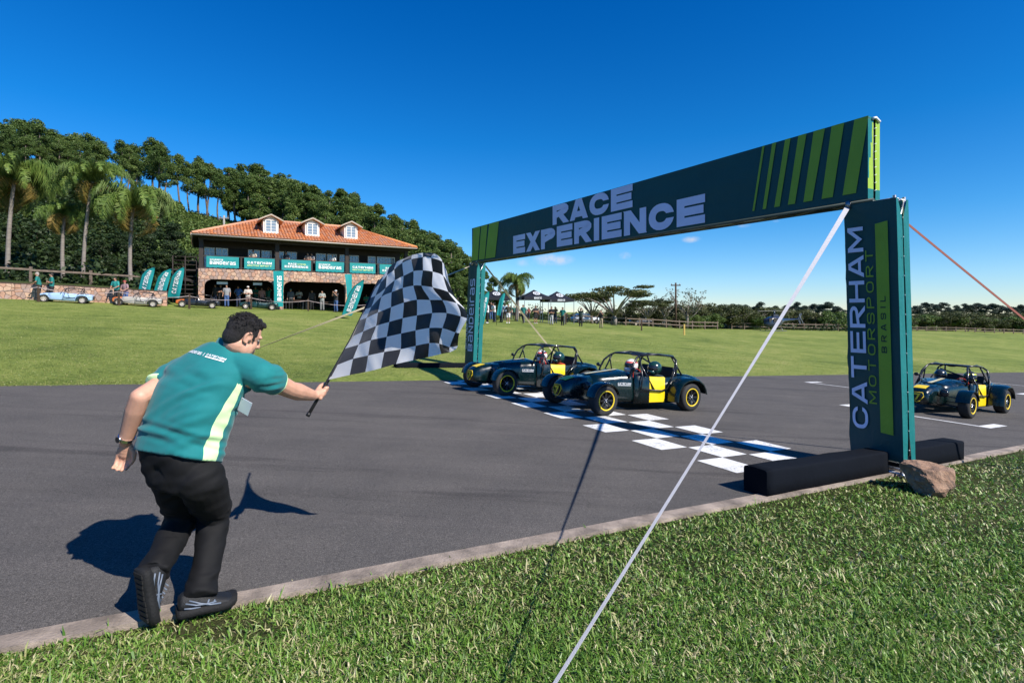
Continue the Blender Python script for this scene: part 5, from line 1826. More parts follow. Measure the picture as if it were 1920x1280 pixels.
def window(u0, u1, z0, z1, n, cols, rows_, parent=None):
    m = MB(); fw = .065
    BX(m, u0, u1, n - .06, n + .02, z0, z0 + fw); BX(m, u0, u1, n - .06, n + .02, z1 - fw, z1)
    BX(m, u0, u0 + fw, n - .058, n + .018, z0 + fw, z1 - fw); BX(m, u1 - fw, u1, n - .058, n + .018, z0 + fw, z1 - fw)
    for c_ in range(1, cols):
        uu = u0 + (u1 - u0) * c_ / cols; wv = .03 if c_ * 2 == cols else .016
        BX(m, uu - wv, uu + wv, n - .05, n + .01, z0 + fw, z1 - fw)
    for r_ in range(1, rows_):
        zz = z0 + (z1 - z0) * r_ / rows_
        BX(m, u0 + fw, u1 - fw, n - .045, n + .005, zz - .014, zz + .014)
    w = hp(m, 'window', M_FRAMEW)
    for c_ in range(cols):
        for r_ in range(rows_):
            m = MB()
            a0 = u0 + (u1 - u0) * c_ / cols + .02; a1 = u0 + (u1 - u0) * (c_ + 1) / cols - .02
            BX(m, a0, a1, n - .02, n - .01, z0 + (z1 - z0) * r_ / rows_ + .01, z0 + (z1 - z0) * (r_ + 1) / rows_ - .01)
            m.build('pane', M_GLASS, w)
    return w
for x0, x1, cols in ((172, 250, 4), (258, 350, 4), (500, 590, 4), (600, 676, 3), (700, 770, 3), (780, 866, 4), (1008, 1085, 4), (1093, 1166, 4), (1185, 1250, 3), (1260, 1330, 3), (1398, 1456, 3), (1466, 1600, 6)):
    ua, ub = u_at(340 + x0 / 4, BN_UP - .02), u_at(340 + x1 / 4, BN_UP - .02)
    window(ua, ub, 3.62, 5.38, BN_UP - .03, cols, 5)
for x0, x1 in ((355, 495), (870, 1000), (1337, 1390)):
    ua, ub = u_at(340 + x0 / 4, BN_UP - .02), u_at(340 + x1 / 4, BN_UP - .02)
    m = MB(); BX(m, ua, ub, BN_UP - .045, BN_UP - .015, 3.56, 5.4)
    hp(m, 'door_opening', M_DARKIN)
# balcony timber
EZ = 6.05
for uu, w in ((-.05, .30), (5.30, .30), (10.85, .30), (16.15, .3), (2.68, .13), (7.95, .13), (13.55, .13)):
    m = MB(); BX(m, uu - w / 2, uu + w / 2, BNF + .05, BNF + .05 + w, 3.552, EZ - .12 if w > .2 else 4.55)
    hp(m, 'balcony_post', M_TIMB)
m = MB(); BX(m, BU0, BU1, BNF + .06, BNF + .14, 4.47, 4.56); BX(m, BU0, BU1, BNF + .06, BNF + .12, 3.64, 3.70)
hp(m, 'balcony_rail', M_TIMB)
m = MB(); BX(m, BU0, BU1, BNF + .04, BNF + .3, EZ - .30, EZ - .115); BX(m, BU0, BU0 + .25, BNF + .31, BNB, EZ - .30, EZ - .115)
hp(m, 'eave_beam', M_TIMB)
# roof
RE0, RE1, RN0, RN1, RZ0 = -.67, 16.85, 46.4, 55.4, 6.06
RR0, RR1, RNR, RZ1 = 4.2, 12.1, 50.9, 8.12
m = MB(); BX(m, RE0 + .05, RE1 - .05, RN0 + .05, RN1 - .05, RZ0 - .11, RZ0 - .05)
hp(m, 'soffit', M_SOFFIT)
m = MB()
core = [UN(RE0, RN0, RZ0 - .04), UN(RE1, RN0, RZ0 - .04), UN(RE1, RN1, RZ0 - .04), UN(RE0, RN1, RZ0 - .04), UN(RR0, RNR, RZ1 - .04), UN(RR1, RNR, RZ1 - .04)]
m.add(core, [(0, 1, 5, 4), (1, 2, 5), (2, 3, 4, 5), (3, 0, 4), (3, 2, 1, 0)])
roof = hp(m, 'roof', M_TILE)
def tile_plane(e0, e1, r0, r1, ncourse=13, pitch=.235):
    e0, e1, r0, r1 = map(Vector, (e0, e1, r0, r1))
    ex = (e1 - e0); L = ex.length; ex.normalize()
    rise = (r0 - e0) - ex * (r0 - e0).dot(ex); SL = rise.length; sl = rise.normalized()
    a0 = (r0 - e0).dot(ex); a1 = L - (r1 - e0).dot(ex)
    nrm = ex.cross(sl).normalized()
    if nrm.z < 0: nrm = -nrm
    mm = MB(); n = int(L / pitch)
    for i in range(n):
        s = (i + .5) * L / n
        top = min(1.0, s / max(a0, 1e-3) if a0 > .1 else 1, (L - s) / max(a1, 1e-3) if a1 > .1 else 1)
        nc = max(1, int(round(ncourse * top)))
        for c in range(nc):
            t0, t1 = SL * top * c / nc - .05, SL * top * (c + 1) / nc
            w = L / n * .5
            vs = []
            for t, lift, k in ((t0, .045, 1.0), (t1, .012, .86)):
                for j in range(5):
                    an = math.pi * j / 4
                    vs.append(e0 + ex * (s - w * k * math.cos(an)) + sl * t + nrm * (lift + w * .62 * math.sin(an) + R.uniform(-.003, .003)))
            mm.add(vs, [(j, j + 1, 6 + j, 5 + j) for j in range(4)] + [(0, 1, 2), (0, 2, 3), (0, 3, 4)], 0, True)
    o = rel(mm.build('roof_tiles', M_TILE, house, fix=False), house); o['kind'] = 'stuff'
tile_plane(core[0], core[1], core[4], core[5])
tile_plane(core[3], core[0], core[4], core[4], 13)
tile_plane(core[1], core[2], core[5], core[5], 13)
m = MB()
for a, b_ in ((core[4], core[5]), (core[0], core[4]), (core[1], core[5]), (core[3], core[4]), (core[2], core[5])):
    m.tube([a + Vector((0, 0, .09)), b_ + Vector((0, 0, .09))], .10, 8)
m.build('ridge_cap', M_TILE, roof)
m = MB()
for (a, b_) in ((core[0], core[1]), (core[3], core[0])):
    m.tube([a + Vector((0, 0, -.03)), b_ + Vector((0, 0, -.03))], .065, 8)
m.build('gutter', M_GUTTER, roof)
def dormer(uc):
    n0 = 47.55; zb = RZ0 + (n0 - RN0) * (RZ1 - RZ0) / (RNR - RN0); w = .57; zt = zb + 1.08
    m = MB()
    poly = [(uc - w, zb - .15), (uc + w, zb - .15), (uc + w, zt), (uc, zt + .34), (uc - w, zt)]
    m.prism([UN(u, n0, z) for u, z in poly], N_AX * 2.4)
    d = hp(m, 'dormer', M_PLASTER)
    for s in (-1, 1):
        m = MB()
        pr = [(uc, zt + .46), (uc + s * .55, zt + .20), (uc + s * .92, zt - .02), (uc + s * .92, zt - .12), (uc + s * .55, zt + .10), (uc, zt + .35)]
        if s < 0: pr = pr[::-1]
        m.prism([UN(u, n0 - .28, z) for u, z in pr], N_AX * 3.0)
        m.build('dormer_roof', M_TILE, d)
        m = MB()
        pr = [(uc, zt + .475), (uc + s * .55, zt + .215), (uc + s * .95, zt - .01), (uc + s * .95, zt - .10), (uc + s * .55, zt + .10), (uc, zt + .36)]
        if s < 0: pr = pr[::-1]
        m.prism([UN(u, n0 - .33, z) for u, z in pr], N_AX * .045)
        m.build('bargeboard', M_BEIGE, d)
    m = MB(); BX(m, uc - .52, uc + .52, n0 - .06, n0 - .004, zb + .0, zb + .09); m.build('sill', M_FRAMEW, d)
    window(uc - .43, uc + .43, zb + .10, zt + .02, n0 - .03, 2, 4)
for uc in (4.85, 8.05, 11.25): dormer(uc)
m = MB()
for k in range(9):
    u = .8 + k * 1.85
    m.ell(UN(u, BNF + .8, 3.22), (.12, .12, .06), 0, 8, 5)
for (ua, ub) in ((1.0, 1.75), (3.55, 4.2)):
    BX(m, ua, ub, BNF + .42, BNF + .46, 2.38, 2.58)
hp(m, 'hanging_sign', M_FRAMEW)
# steps and landing on the left end
m = MB()
for k in range(9):
    BX(m, -1.75 + k * .0, -.35, 48.0 + k * .001, 50.5, .6 + k * .33, .66 + k * .33)
hp(m, 'side_slats', M_TIMB)
m = MB()
m.beam(UN(-2.2, 48.1, 3.15), UN(-.45, 48.1, 2.5), .06, .22); BX(m, -1.9, -.3, 47.6, 50.4, 3.35, 3.45)
for zz in (3.8, 4.1, 4.4): m.tube([UN(-1.9, 47.65, zz), UN(-.3, 47.65, zz)], .03, 6)
for uu in (-1.9, -1.1, -.35): m.tube([UN(uu, 47.65, .6), UN(uu, 47.65, 4.45)], .045, 6)
hp(m, 'side_landing', M_TIMB)

# banners tied to the balcony rail
M_BANNER = fabric('banner_teal', (.010, .235, .240), .5, .25)
M_BANW = fabric('banner_white_print', (.80, .82, .80))
M_BANL = fabric('banner_lime_print', (.55, .75, .35))
def rail_banner(px0, px1, lines, label, clip=None):
    n = BNF + .02
    ua, ub = u_at(px0, n), u_at(px1, n); z0, z1 = 3.63, 4.50
    o0 = UN((ua + ub) / 2, n, z0)
    b_ = empty('banner', o0); tag(b_, label, 'banner', 'banners along the balcony')
    m = MB(); sheet(m, lambda a, b: UN(ua + (ub - ua) * a, n, z0 + (z1 - z0) * b + .02 * math.sin(a * 40) * (1 - b)), 24, 8, 0, nrm=-N_AX, amp=.02, s=ua)
    rel(m.build('banner_cloth', M_BANNER, b_), b_)
    for txt, x0, x1, y0, y1, mat in lines:
        m = MB()
        lettering(m, txt, UN(ua + (ub - ua) * x0, n - .03, z0 + (z1 - z0) * y0), U_AX, Vector((0, 0, 1)), -N_AX, (ub - ua) * (x1 - x0), (z1 - z0) * (y1 - y0), T=.11)
        rel(m.build('lettering', mat, b_), b_)
    return b_
SB = [('SCUDerIa', .1, .5, .62, .76, M_BANW), ('BaNDeiras', .1, .9, .28, .56, M_BANW)]
CM = [('CATerHaM', .1, .9, .46, .68, M_BANW), ('MOTOrSPOrT', .1, .9, .24, .38, M_BANL)]
RE = [('RACE', .22, .50, .52, .70, M_BANW), ('CATerHaM', .53, .82, .54, .68, M_BANL), ('EXPERIENCE', .1, .9, .26, .46, M_BANW)]
rail_banner(387, 448, SB, 'teal SCUDERIA BANDEIRAS banner at the left end of the balcony')
rail_banner(458, 515, CM, 'teal CATERHAM MOTORSPORT banner second along the balcony')
rail_banner(528, 583, RE, 'teal RACE EXPERIENCE banner in the middle of the balcony')
rail_banner(592, 645, SB, 'teal SCUDERIA BANDEIRAS banner fourth along the balcony')
rail_banner(656, 704, CM, 'teal CATERHAM MOTORSPORT banner beside the chequered flag')
rail_banner(712, 760, RE, 'teal balcony banner mostly hidden by the chequered flag')

def cloth_flag(name, left, right, Y, txt, label, cat, group, pole=True, depth=0.0, t_span=(.1, .9), mat=None, wob=.05):
    """flag sheet between two edge polylines given bottom to top in photo pixels at distance Y"""
    def ev(pl, t):
        s = t * (len(pl) - 1); i = min(int(s), len(pl) - 2); f = s - i
        return (pl[i][0] + (pl[i + 1][0] - pl[i][0]) * f, pl[i][1] + (pl[i + 1][1] - pl[i][1]) * f)
    base = P(*left[0], Y); gz = G(base.x, base.y)
    r_ = empty(name, Vector((base.x, base.y, gz))); tag(r_, label, cat, group)
    def fn(a, b, lift=0.0):
        l, rr_ = ev(left, b), ev(right, b)
        y = Y + depth * a + wob * math.sin(a * 5 + b * 4) * (a + .2) - lift
        return P(l[0] + (rr_[0] - l[0]) * a, l[1] + (rr_[1] - l[1]) * a, y)
    m = MB(); sheet(m, fn, 10, 20)
    rel(m.build('flag_cloth', mat or M_BANNER, r_), r_)
    if txt:
        m = MB()
        for (t, a0, a1, b0, b1, mt) in txt:
            qs, W = text_quads(t, .11, .95, .16)
            for q, si in qs:
                m.add([fn(a0 + (a1 - a0) * (1 - y), b0 + (b1 - b0) * x / W, .03) for x, y in q], [(0, 1, 2, 3)])
        rel(m.build('lettering', M_BANW, r_), r_)
    if pole:
        m = MB()
        pts = [Vector((base.x, base.y, gz - .02))] + [P(*ev(left, k / 10), Y) for k in range(11)] + [P(*ev(right, 1), Y + depth)]
        m.tube(pts, .018, 6)
        rel(m.build('flag_pole', M_BLACK, r_), r_)
    return r_
FG = 'feather flags'
ft = lambda a, b: [(a, .30, .50, .14, .74, None), (b, .58, .74, .2, .62, None)]
cloth_flag('feather_flag', [(257, 555), (261, 534), (266, 515), (274, 506), (288, 501)], [(278, 557), (281, 545), (285, 528), (289, 512), (291, 501)], 36.2, [('CATERHAM', .28, .66, .12, .80, None)], 'teal feather flag by the stone wall beside the grey and orange car', 'flag', FG)
cloth_flag('feather_flag', [(286, 554), (290, 538), (296, 519), (305, 509), (319, 504)], [(308, 556), (312, 545), (316, 530), (320, 516), (322, 504)], 36.8, [('BaNDeiras', .28, .66, .12, .80, None)], 'teal feather flag, middle one of the three at the wall end', 'flag', FG)
cloth_flag('feather_flag', [(313, 557), (317, 538), (322, 518), (330, 508), (343, 501)], [(336, 559), (339, 545), (342, 528), (345, 512), (346, 501)], 37.4, [('CATERHAM', .28, .66, .12, .80, None)], 'teal feather flag nearest the clubhouse steps', 'flag', FG)
cloth_flag('hanging_banner', [(514, 574), (514, 545), (513, 525), (512, 508)], [(531, 575), (531, 545), (532, 525), (532, 508)], 42.3, [('BaNDeiras', .35, .8, .12, .82, None)], 'tall teal banner hanging on the pier between the first two arches', 'banner', 'hanging banners', pole=False, depth=1.0)
cloth_flag('hanging_banner', [(651, 566), (650, 545), (648, 525), (646, 514)], [(660, 560), (660, 545), (660, 530), (660, 514)], 45.2, None, 'narrow teal banner on the pier behind the leaning feather flag', 'banner', 'hanging banners', pole=False, depth=.4)
cloth_flag('feather_flag', [(641, 590), (648, 568), (655, 550), (663, 537), (680, 525)], [(659, 592), (668, 578), (675, 558), (680, 540), (683, 525)], 37.0, [('BaNDeiras', .30, .72, .10, .80, None)], 'teal feather flag leaning over the lawn left of the chequered flag', 'flag', FG)
cloth_flag('feather_flag', [(898, 606), (901, 585), (903, 568), (908, 553), (916, 546)], [(907, 608), (910, 592), (914, 572), (917, 556), (918, 546)], 33.5, [('BaNDeiras', .35, .7, .12, .7, None)], 'teal feather flag just beyond the far gantry post', 'flag', FG)
cloth_flag('feather_flag', [(931, 590), (934, 572), (937, 560), (942, 551), (946, 549)], [(938, 592), (942, 575), (945, 562), (947, 553), (947, 549)], 42.0, None, 'teal feather flag standing behind the spectators', 'flag', FG)

# ------------------------------------------------------------------ low stone wall beside the clubhouse
wall = empty('stone_wall', UN(-8, 43.5, float(Gun(-8, 43.3))))
tag(wall, 'low pink stone retaining wall behind the parked cars', 'wall')
WU0, WU1 = -14.0, -2.05
m = MB(); 
for k in range(12):
    a = WU0 + (WU1 - WU0) * k / 12; b_ = WU0 + (WU1 - WU0) * (k + 1) / 12 - (.0 if k == 11 else 0)
    za = float(Gun((a + b_) / 2, 43.3))
    BX(m, a, b_, 43.5, 44.0, za - .3, za + 1.03)
rel(m.build('wall_core', M_MORTAR, wall), wall)
for k in range(6):
    a = WU0 + (WU1 - WU0) * k / 6; L = (WU1 - WU0) / 6
    z0 = float(Gun(a + L / 2, 43.3))
    sl = Vector((0, 0, 1))
    stone_face(UN(a, 43.5, z0 - .02), U_AX + Vector((0, 0, -.0481)), sl, -N_AX, L, 1.02, .28, 40 + k, wall, gap=.013)

# barrier posts and tape in front of the parked cars
spots = [(72, 566, 24), (223, 573, 25), (355, 579, 26), (471, 580, 26), (578, 583, 27), (692, 590, 28)]
BG = 'posts carrying the barrier tape'
M_POST = MAT('brown_post', (.06, .035, .02), .85, var=.3)
M_TAPE = MAT('barrier_tape', (.30, .24, .23), .7, var=.35, scale=5)
tops = []
desc = ['brown barrier post in front of the blue car', 'brown barrier post in front of the grey and orange car', 'brown barrier post in front of the black and orange car', 'brown barrier post by the man in brown trousers', 'brown barrier post on the lawn before the second arch', 'brown barrier post half behind the chequered flag']
for (px, py, h), lb in zip(spots, desc):
    g = ground_px(px, py)
    hgt_ = .98
    m = MB(); m.box((0, 0, hgt_ / 2), (.10, .10, hgt_), 0, None, .9); m.box((0, 0, hgt_ + .01), (.115, .115, .03))
    for zz in (.55, .85): m.tube([(0, -.06, zz), (0, .06, zz)], .015, 6)
    o = m.build('barrier_post', M_POST); o.location = g; tag(o, lb, 'post', BG)
    tops.append(g + Vector((0, -.06, .86)))
tp = empty('barrier_tape', tops[0]); tag(tp, 'pale sagging barrier tape strung between the brown posts', 'tape')
pa = [Vector((tops[0].x - 4.5, tops[0].y - 1.0, tops[0].z - .1))] + tops
for a, b_ in zip(pa[:-1], pa[1:]):
    m = MB(); rows = []
    for k in range(13):
        t = k / 12; c = a.lerp(b_, t) - Vector((0, 0, .22 * 4 * t * (1 - t)))
        an = .6 * math.sin(k * 1.3)
        rows.append([c + Vector((0, math.sin(an) * .02, math.cos(an) * .02)), c - Vector((0, math.sin(an) * .02, math.cos(an) * .02))])
    m.loft(rows, 0, False, True, closed=False)
    rel(m.build('tape_span', M_TAPE, tp, fix=False), tp)
# ------------------------------------------------------------------ trees, palms and shrubs
M_BARK = MAT('pine_bark', (.15, .115, .09), .9, var=.3, scale=3, bump=.6, bscale=20)
M_BARKG = MAT('grey_bark', (.24, .21, .18), .9, var=.25, scale=3, bump=.5, bscale=20)
M_PALMT = MAT('palm_trunk', (.22, .19, .165), .9, var=.2, scale=4, bump=.5, bscale=18)
L_PINE = LEAF('pine_leaves', (.022, .046, .011), (.060, .112, .023), (.150, .205, .048), trans=.2)
L_BROAD = LEAF('broad_leaves', (.024, .052, .012), (.070, .126, .025), (.165, .215, .052), trans=.25)
L_DARK = LEAF('dark_leaves', (.006, .014, .005), (.014, .032, .008), (.040, .064, .016), trans=.1)  # leaf colour darkened to stand in for the tree shade behind the palms
L_DRY = LEAF('dry_scrub_leaves', (.030, .036, .012), (.068, .070, .028), (.14, .115, .055), trans=.15)
L_PALM = LEAF('palm_leaflets', (.030, .066, .012), (.090, .155, .026), (.20, .26, .055), trans=.2)
L_PALMY = LEAF('old_palm_leaflets', (.08, .075, .014), (.20, .15, .03), (.34, .21, .07), trans=.15)
L_EUC = LEAF('eucalyptus_leaves', (.010, .022, .016), (.022, .042, .030), (.045, .070, .046), trans=.1)

def leaf_cloud(blobs, n, size, seed, flat=.6, droop=0.0):
    """many small leaf faces through the volume of a set of ellipsoids; returns verts and quads"""
    rs = np.random.RandomState(seed)
    vol = np.array([b[1][0] * b[1][1] * b[1][2] for b in blobs]) ** .75
    pick = rs.choice(len(blobs), n, p=vol / vol.sum())
    C = np.array([b[0] for b in blobs])[pick]; Rr = np.array([b[1] for b in blobs])[pick]
    d = rs.normal(size=(n, 3)); d /= np.linalg.norm(d, axis=1, keepdims=True)
    rad = rs.uniform(.35, 1.0, n) ** .5
    pos = C + d * Rr * rad[:, None] * rs.normal(1, .09, (n, 1))
    nrm = d * .8 + rs.normal(size=(n, 3)) * flat; nrm[:, 2] += .25
    nrm /= np.linalg.norm(nrm, axis=1, keepdims=True)
    t = np.cross(nrm, rs.normal(size=(n, 3))); t /= np.maximum(1e-6, np.linalg.norm(t, axis=1, keepdims=True))
    b = np.cross(nrm, t)
    if droop: t[:, 2] -= droop; 
    s = (size * rs.uniform(.55, 1.35, n))[:, None]
    V = np.stack([pos - t * s - b * s * .55, pos + t * s * .2 - b * s * .75, pos + t * s + b * s * .45, pos - t * s * .3 + b * s * .7], 1).reshape(-1, 3)
    return V, np.arange(n * 4).reshape(n, 4)
def crown_blobs(rr, c, rad, hgt, k, sx=1.0, lo=.22, hi=.42):
    out = []
    for i in range(k):
        a = rr.uniform(0, 2 * math.pi); q = rr.uniform(0, 1) ** .6; z = rr.uniform(-.5, .5)
        w = math.sqrt(max(.05, 1 - (2 * z) ** 2 * .8))
        s = rad * rr.uniform(lo, hi)
        out.append(((c[0] + math.cos(a) * q * rad * w * .8 * sx, c[1] + math.sin(a) * q * rad * w * .8, c[2] + z * hgt), (s * 1.15, s * 1.15, s * .8)))
    return out
def trunk_mesh(mb, pts, r0, r1, seg=7):
    n = len(pts); mb.tube(pts, [r0 + (r1 - r0) * i / (n - 1) for i in range(n)], seg)
def tree_proto(name, kind, seed):
    """returns (trunk mesh, crown mesh); unit: metres, base at the origin"""
    rr = random.Random(seed); tb = MB(); blobs = []
    if kind == 'pine':            # tall pine: long bare trunk, loose clumps near the top
        H_ = 11.0; bend = rr.uniform(-.5, .5)
        pts = [(bend * math.sin(k / 7 * 2), .2 * math.sin(k * .9 + seed), H_ * k / 7) for k in range(8)]
        trunk_mesh(tb, pts, .17, .05)
        lo = rr.uniform(.26, .46)
        for i in range(rr.randint(20, 26)):
            f = rr.uniform(0, 1) ** .8; z = (lo + (.98 - lo) * f) * H_; a = rr.uniform(0, 2 * math.pi); L = rr.uniform(.5, 1.9) * (1.15 - .75 * f)
            b0 = Vector((bend * math.sin(z / H_ * 2), 0, z * .97)); e = b0 + Vector((math.cos(a) * L, math.sin(a) * L, L * .5 + .2))
            tb.tube([b0, b0.lerp(e, .5) + Vector((0, 0, -.1)), e], [.05, .035, .015], 5)
            s = rr.uniform(.5, .85)
            blobs.append((tuple(e), (s * 1.05, s * 1.05, s * .9)))
            if rr.random() < .6: blobs.append((tuple(b0.lerp(e, .5) + Vector((0, 0, .25))), (s * .7, s * .7, s * .7)))
        blobs += crown_blobs(rr, (bend * .9, 0, H_ * .95), .9, 1.8, 4)
        V, F_ = leaf_cloud(blobs, 10000, .085, seed, .9); mat = L_PINE; bark = M_BARK
    elif kind == 'upright':       # dense upright woodland tree with a ragged ovoid crown
        H_ = 9.0
        trunk_mesh(tb, [(0, 0, 0), (.1, 0, 3), (.0, .1, 6), (.0, 0, 8.6)], .18, .04)
        lo = rr.uniform(.14, .3); w = rr.uniform(1.35, 1.9)
        for i in range(34):
            f = rr.uniform(0, 1); z = (lo + (1 - lo) * f) * H_; r_ = w * math.sin(math.pi * min(1, .22 + f * .74)) ** .8 * rr.uniform(.3, 1.08); a = rr.uniform(0, 6.28)
            s = rr.uniform(.42, .78) * (1.1 - .35 * f)
            c = (math.cos(a) * r_, math.sin(a) * r_, z + rr.uniform(-.3, .3))
            blobs.append((c, (s, s, s * .85)))
            if i % 4 == 0: tb.tube([(0, 0, z - .5), c], [.05, .02], 4)
        V, F_ = leaf_cloud(blobs, 11000, .09, seed, .9); mat = L_BROAD; bark = M_BARK
    elif kind == 'broad':         # dense bushy woodland tree
        H_ = 8.0
        trunk_mesh(tb, [(0, 0, 0), (.1, 0, 2), (.0, .1, 4), (.1, 0, 6)], .22, .06)
        for i in range(8):
            a = rr.uniform(0, 6.28); z = rr.uniform(2.2, 5); L = rr.uniform(1, 2.2)
            tb.tube([(0, 0, z), (math.cos(a) * L, math.sin(a) * L, z + L * .7)], [.07, .02], 5)
        blobs = crown_blobs(rr, (0, 0, 5.0), 2.7, 5.0, 22, 1, .26, .45)
        V, F_ = leaf_cloud(blobs, 7000, .13, seed); mat = L_BROAD; bark = M_BARK
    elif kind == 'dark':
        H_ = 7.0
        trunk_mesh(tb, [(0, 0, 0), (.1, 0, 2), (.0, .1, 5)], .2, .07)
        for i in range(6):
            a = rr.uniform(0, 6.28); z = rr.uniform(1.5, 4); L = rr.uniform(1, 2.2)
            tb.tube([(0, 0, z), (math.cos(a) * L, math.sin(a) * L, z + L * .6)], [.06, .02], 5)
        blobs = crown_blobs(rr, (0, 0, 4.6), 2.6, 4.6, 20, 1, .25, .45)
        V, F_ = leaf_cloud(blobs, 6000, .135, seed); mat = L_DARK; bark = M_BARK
    elif kind == 'umbrella':      # flat-topped spreading tree
        H_ = 6.0
        tips = []
        trunk_mesh(tb, [(0, 0, 0), (.1, 0, .8), (0, .1, 1.5)], .3, .2)
        for i in range(11):
            a = 2 * math.pi * i / 11 + rr.uniform(-.25, .25); L = rr.uniform(2.4, 5.4); zt = 5.4 - (L / 5.4) ** 2 * 1.2 + rr.uniform(-.25, .25)
            e = Vector((math.cos(a) * L, math.sin(a) * L, zt)); mid = Vector((math.cos(a) * L * .38, math.sin(a) * L * .38, 3.2))
            tb.tube([(0, 0, 1.4), mid, e.lerp(mid, .4) + Vector((0, 0, .35)), e], [.13, .08, .05, .02], 6)
            for k in range(3):
                f = rr.uniform(.45, 1); c = mid.lerp(e, f) + Vector((rr.uniform(-.7, .7), rr.uniform(-.7, .7), .35))
                tb.tube([mid.lerp(e, f * .8), c], [.03, .015], 4)
                s = rr.uniform(.7, 1.15); blobs.append((tuple(c), (s * 1.3, s * 1.3, s * .30)))
        V, F_ = leaf_cloud(blobs, 6500, .105, seed, .4); mat = L_DRYG; bark = M_BARKG
    elif kind == 'bare':          # half-leafless tree with upright twigs
        trunk_mesh(tb, [(0, 0, 0), (.05, 0, 1.4), (0, 0, 2.2)], .16, .11)
        for i in range(10):
            a = rr.uniform(0, 6.28); L = rr.uniform(1.8, 3.6); sp = rr.uniform(.25, .7)
            b0 = Vector((0, 0, rr.uniform(1.0, 2.2))); e = b0 + Vector((math.cos(a) * sp * L, math.sin(a) * sp * L, L * .85))
            tb.tube([b0, b0.lerp(e, .5) + Vector((math.cos(a) * .15, 0, -.1)), e], [.06, .035, .012], 5)
            for k in range(6):
                f = rr.uniform(.35, 1); c = b0.lerp(e, f); e2 = c + Vector((rr.uniform(-.7, .7), rr.uniform(-.7, .7), rr.uniform(.2, .9)))
                tb.tube([c, e2], [.02, .006], 4); blobs.append((tuple(e2), (.28, .28, .22)))
        V, F_ = leaf_cloud(blobs, 520, .09, seed); mat = L_DRY; bark = M_BARKG
    elif kind == 'scrub':         # low spreading bush-tree
        trunk_mesh(tb, [(0, 0, 0), (.1, 0, .7), (0, .1, 1.6)], .12, .06)
        for i in range(9):
            a = rr.uniform(0, 6.28); L = rr.uniform(1.2, 2.6)
            tb.tube([(0, 0, .5), (math.cos(a) * L * .5, math.sin(a) * L * .5, 1.6), (math.cos(a) * L, math.sin(a) * L, 2.1 + rr.uniform(-.3, .6))], [.06, .04, .012], 5)
        blobs = crown_blobs(rr, (0, 0, 2.1), 2.4, 1.9, 18, 1.1, .2, .4)
        V, F_ = leaf_cloud(blobs, 4500, .085, seed); mat = L_DRYG; bark = M_BARKG
    elif kind == 'bush':
        tb.tube([(0, 0, 0), (0, 0, 1.0)], .08, 5)
        blobs = crown_blobs(rr, (0, 0, 1.3), 1.7, 2.2, 16, 1.1, .25, .45)
        V, F_ = leaf_cloud(blobs, 4000, .095, seed); mat = L_BROAD; bark = M_BARKG
    elif kind == 'euc':           # eucalyptus: high rounded puffs on pale stems
        H_ = 12.0
        trunk_mesh(tb, [(0, 0, 0), (.1, 0, 4), (.0, .1, 8), (.1, 0, 11)], .22, .05)
        for i in range(10):
            a = rr.uniform(0, 6.28); z = rr.uniform(5, 9.5); L = rr.uniform(1.2, 3.2)
            e = (math.cos(a) * L, math.sin(a) * L, z + L * .55)
            tb.tube([(0, 0, z - .6), e], [.09, .03], 5)
            s = rr.uniform(.9, 1.6); blobs.append((e, (s * 1.2, s * 1.2, s * .75)))
        blobs += crown_blobs(rr, (0, 0, 10.6), 2.4, 2.4, 9, 1, .3, .5)
        V, F_ = leaf_cloud(blobs, 4000, .19, seed); mat = L_EUC; bark = M_BARKG
    tm = tb.mesh('trunk', [bark]); cm = np_mesh('crown', V, F_, [mat])
    return tm, cm
L_DRYG = LEAF('thin_green_leaves', (.016, .028, .008), (.046, .062, .016), (.11, .115, .036), trans=.15)
PROTO = {}
for kind, nv in (('pine', 5), ('upright', 6), ('broad', 4), ('dark', 3), ('umbrella', 2), ('bare', 2), ('scrub', 4), ('bush', 3), ('euc', 4)):
    PROTO[kind] = [tree_proto(kind, kind, 100 + 13 * i + len(kind)) for i in range(nv)]
def plant(kind, loc, h, name, label, cat, group, wide=1.0, var=None, rz=None):
    base = {'pine': 11.6, 'upright': 9.3, 'broad': 8.0, 'dark': 7.2, 'umbrella': 6.0, 'bare': 5.2, 'scrub': 3.5, 'bush': 2.7, 'euc': 12.4}[kind]
    t, c = PROTO[kind][R.randrange(len(PROTO[kind])) if var is None else var]
    s = h / base
    r_ = empty(name, loc, R.uniform(0, 6.28) if rz is None else rz); r_.scale = (s * wide, s * wide, s)
    tag(r_, label, cat, group)
    link(bpy.data.objects.new('trunk', t), r_)
    link(bpy.data.objects.new('crown', c), r_)
    return r_
def at_depth(px, Y):
    x = (px - HX) / F_PX * Y
    return Vector((x, Y, G(x, Y)))
def by_top(kind, px, ytop, Y, *a, **k):
    """tree at distance Y whose top stands at photo row ytop"""
    g = at_depth(px, Y); ztop = (HY - ytop) / F_PX * Y
    return plant(kind, g, max(1.5, ztop - g.z), *a, **k)
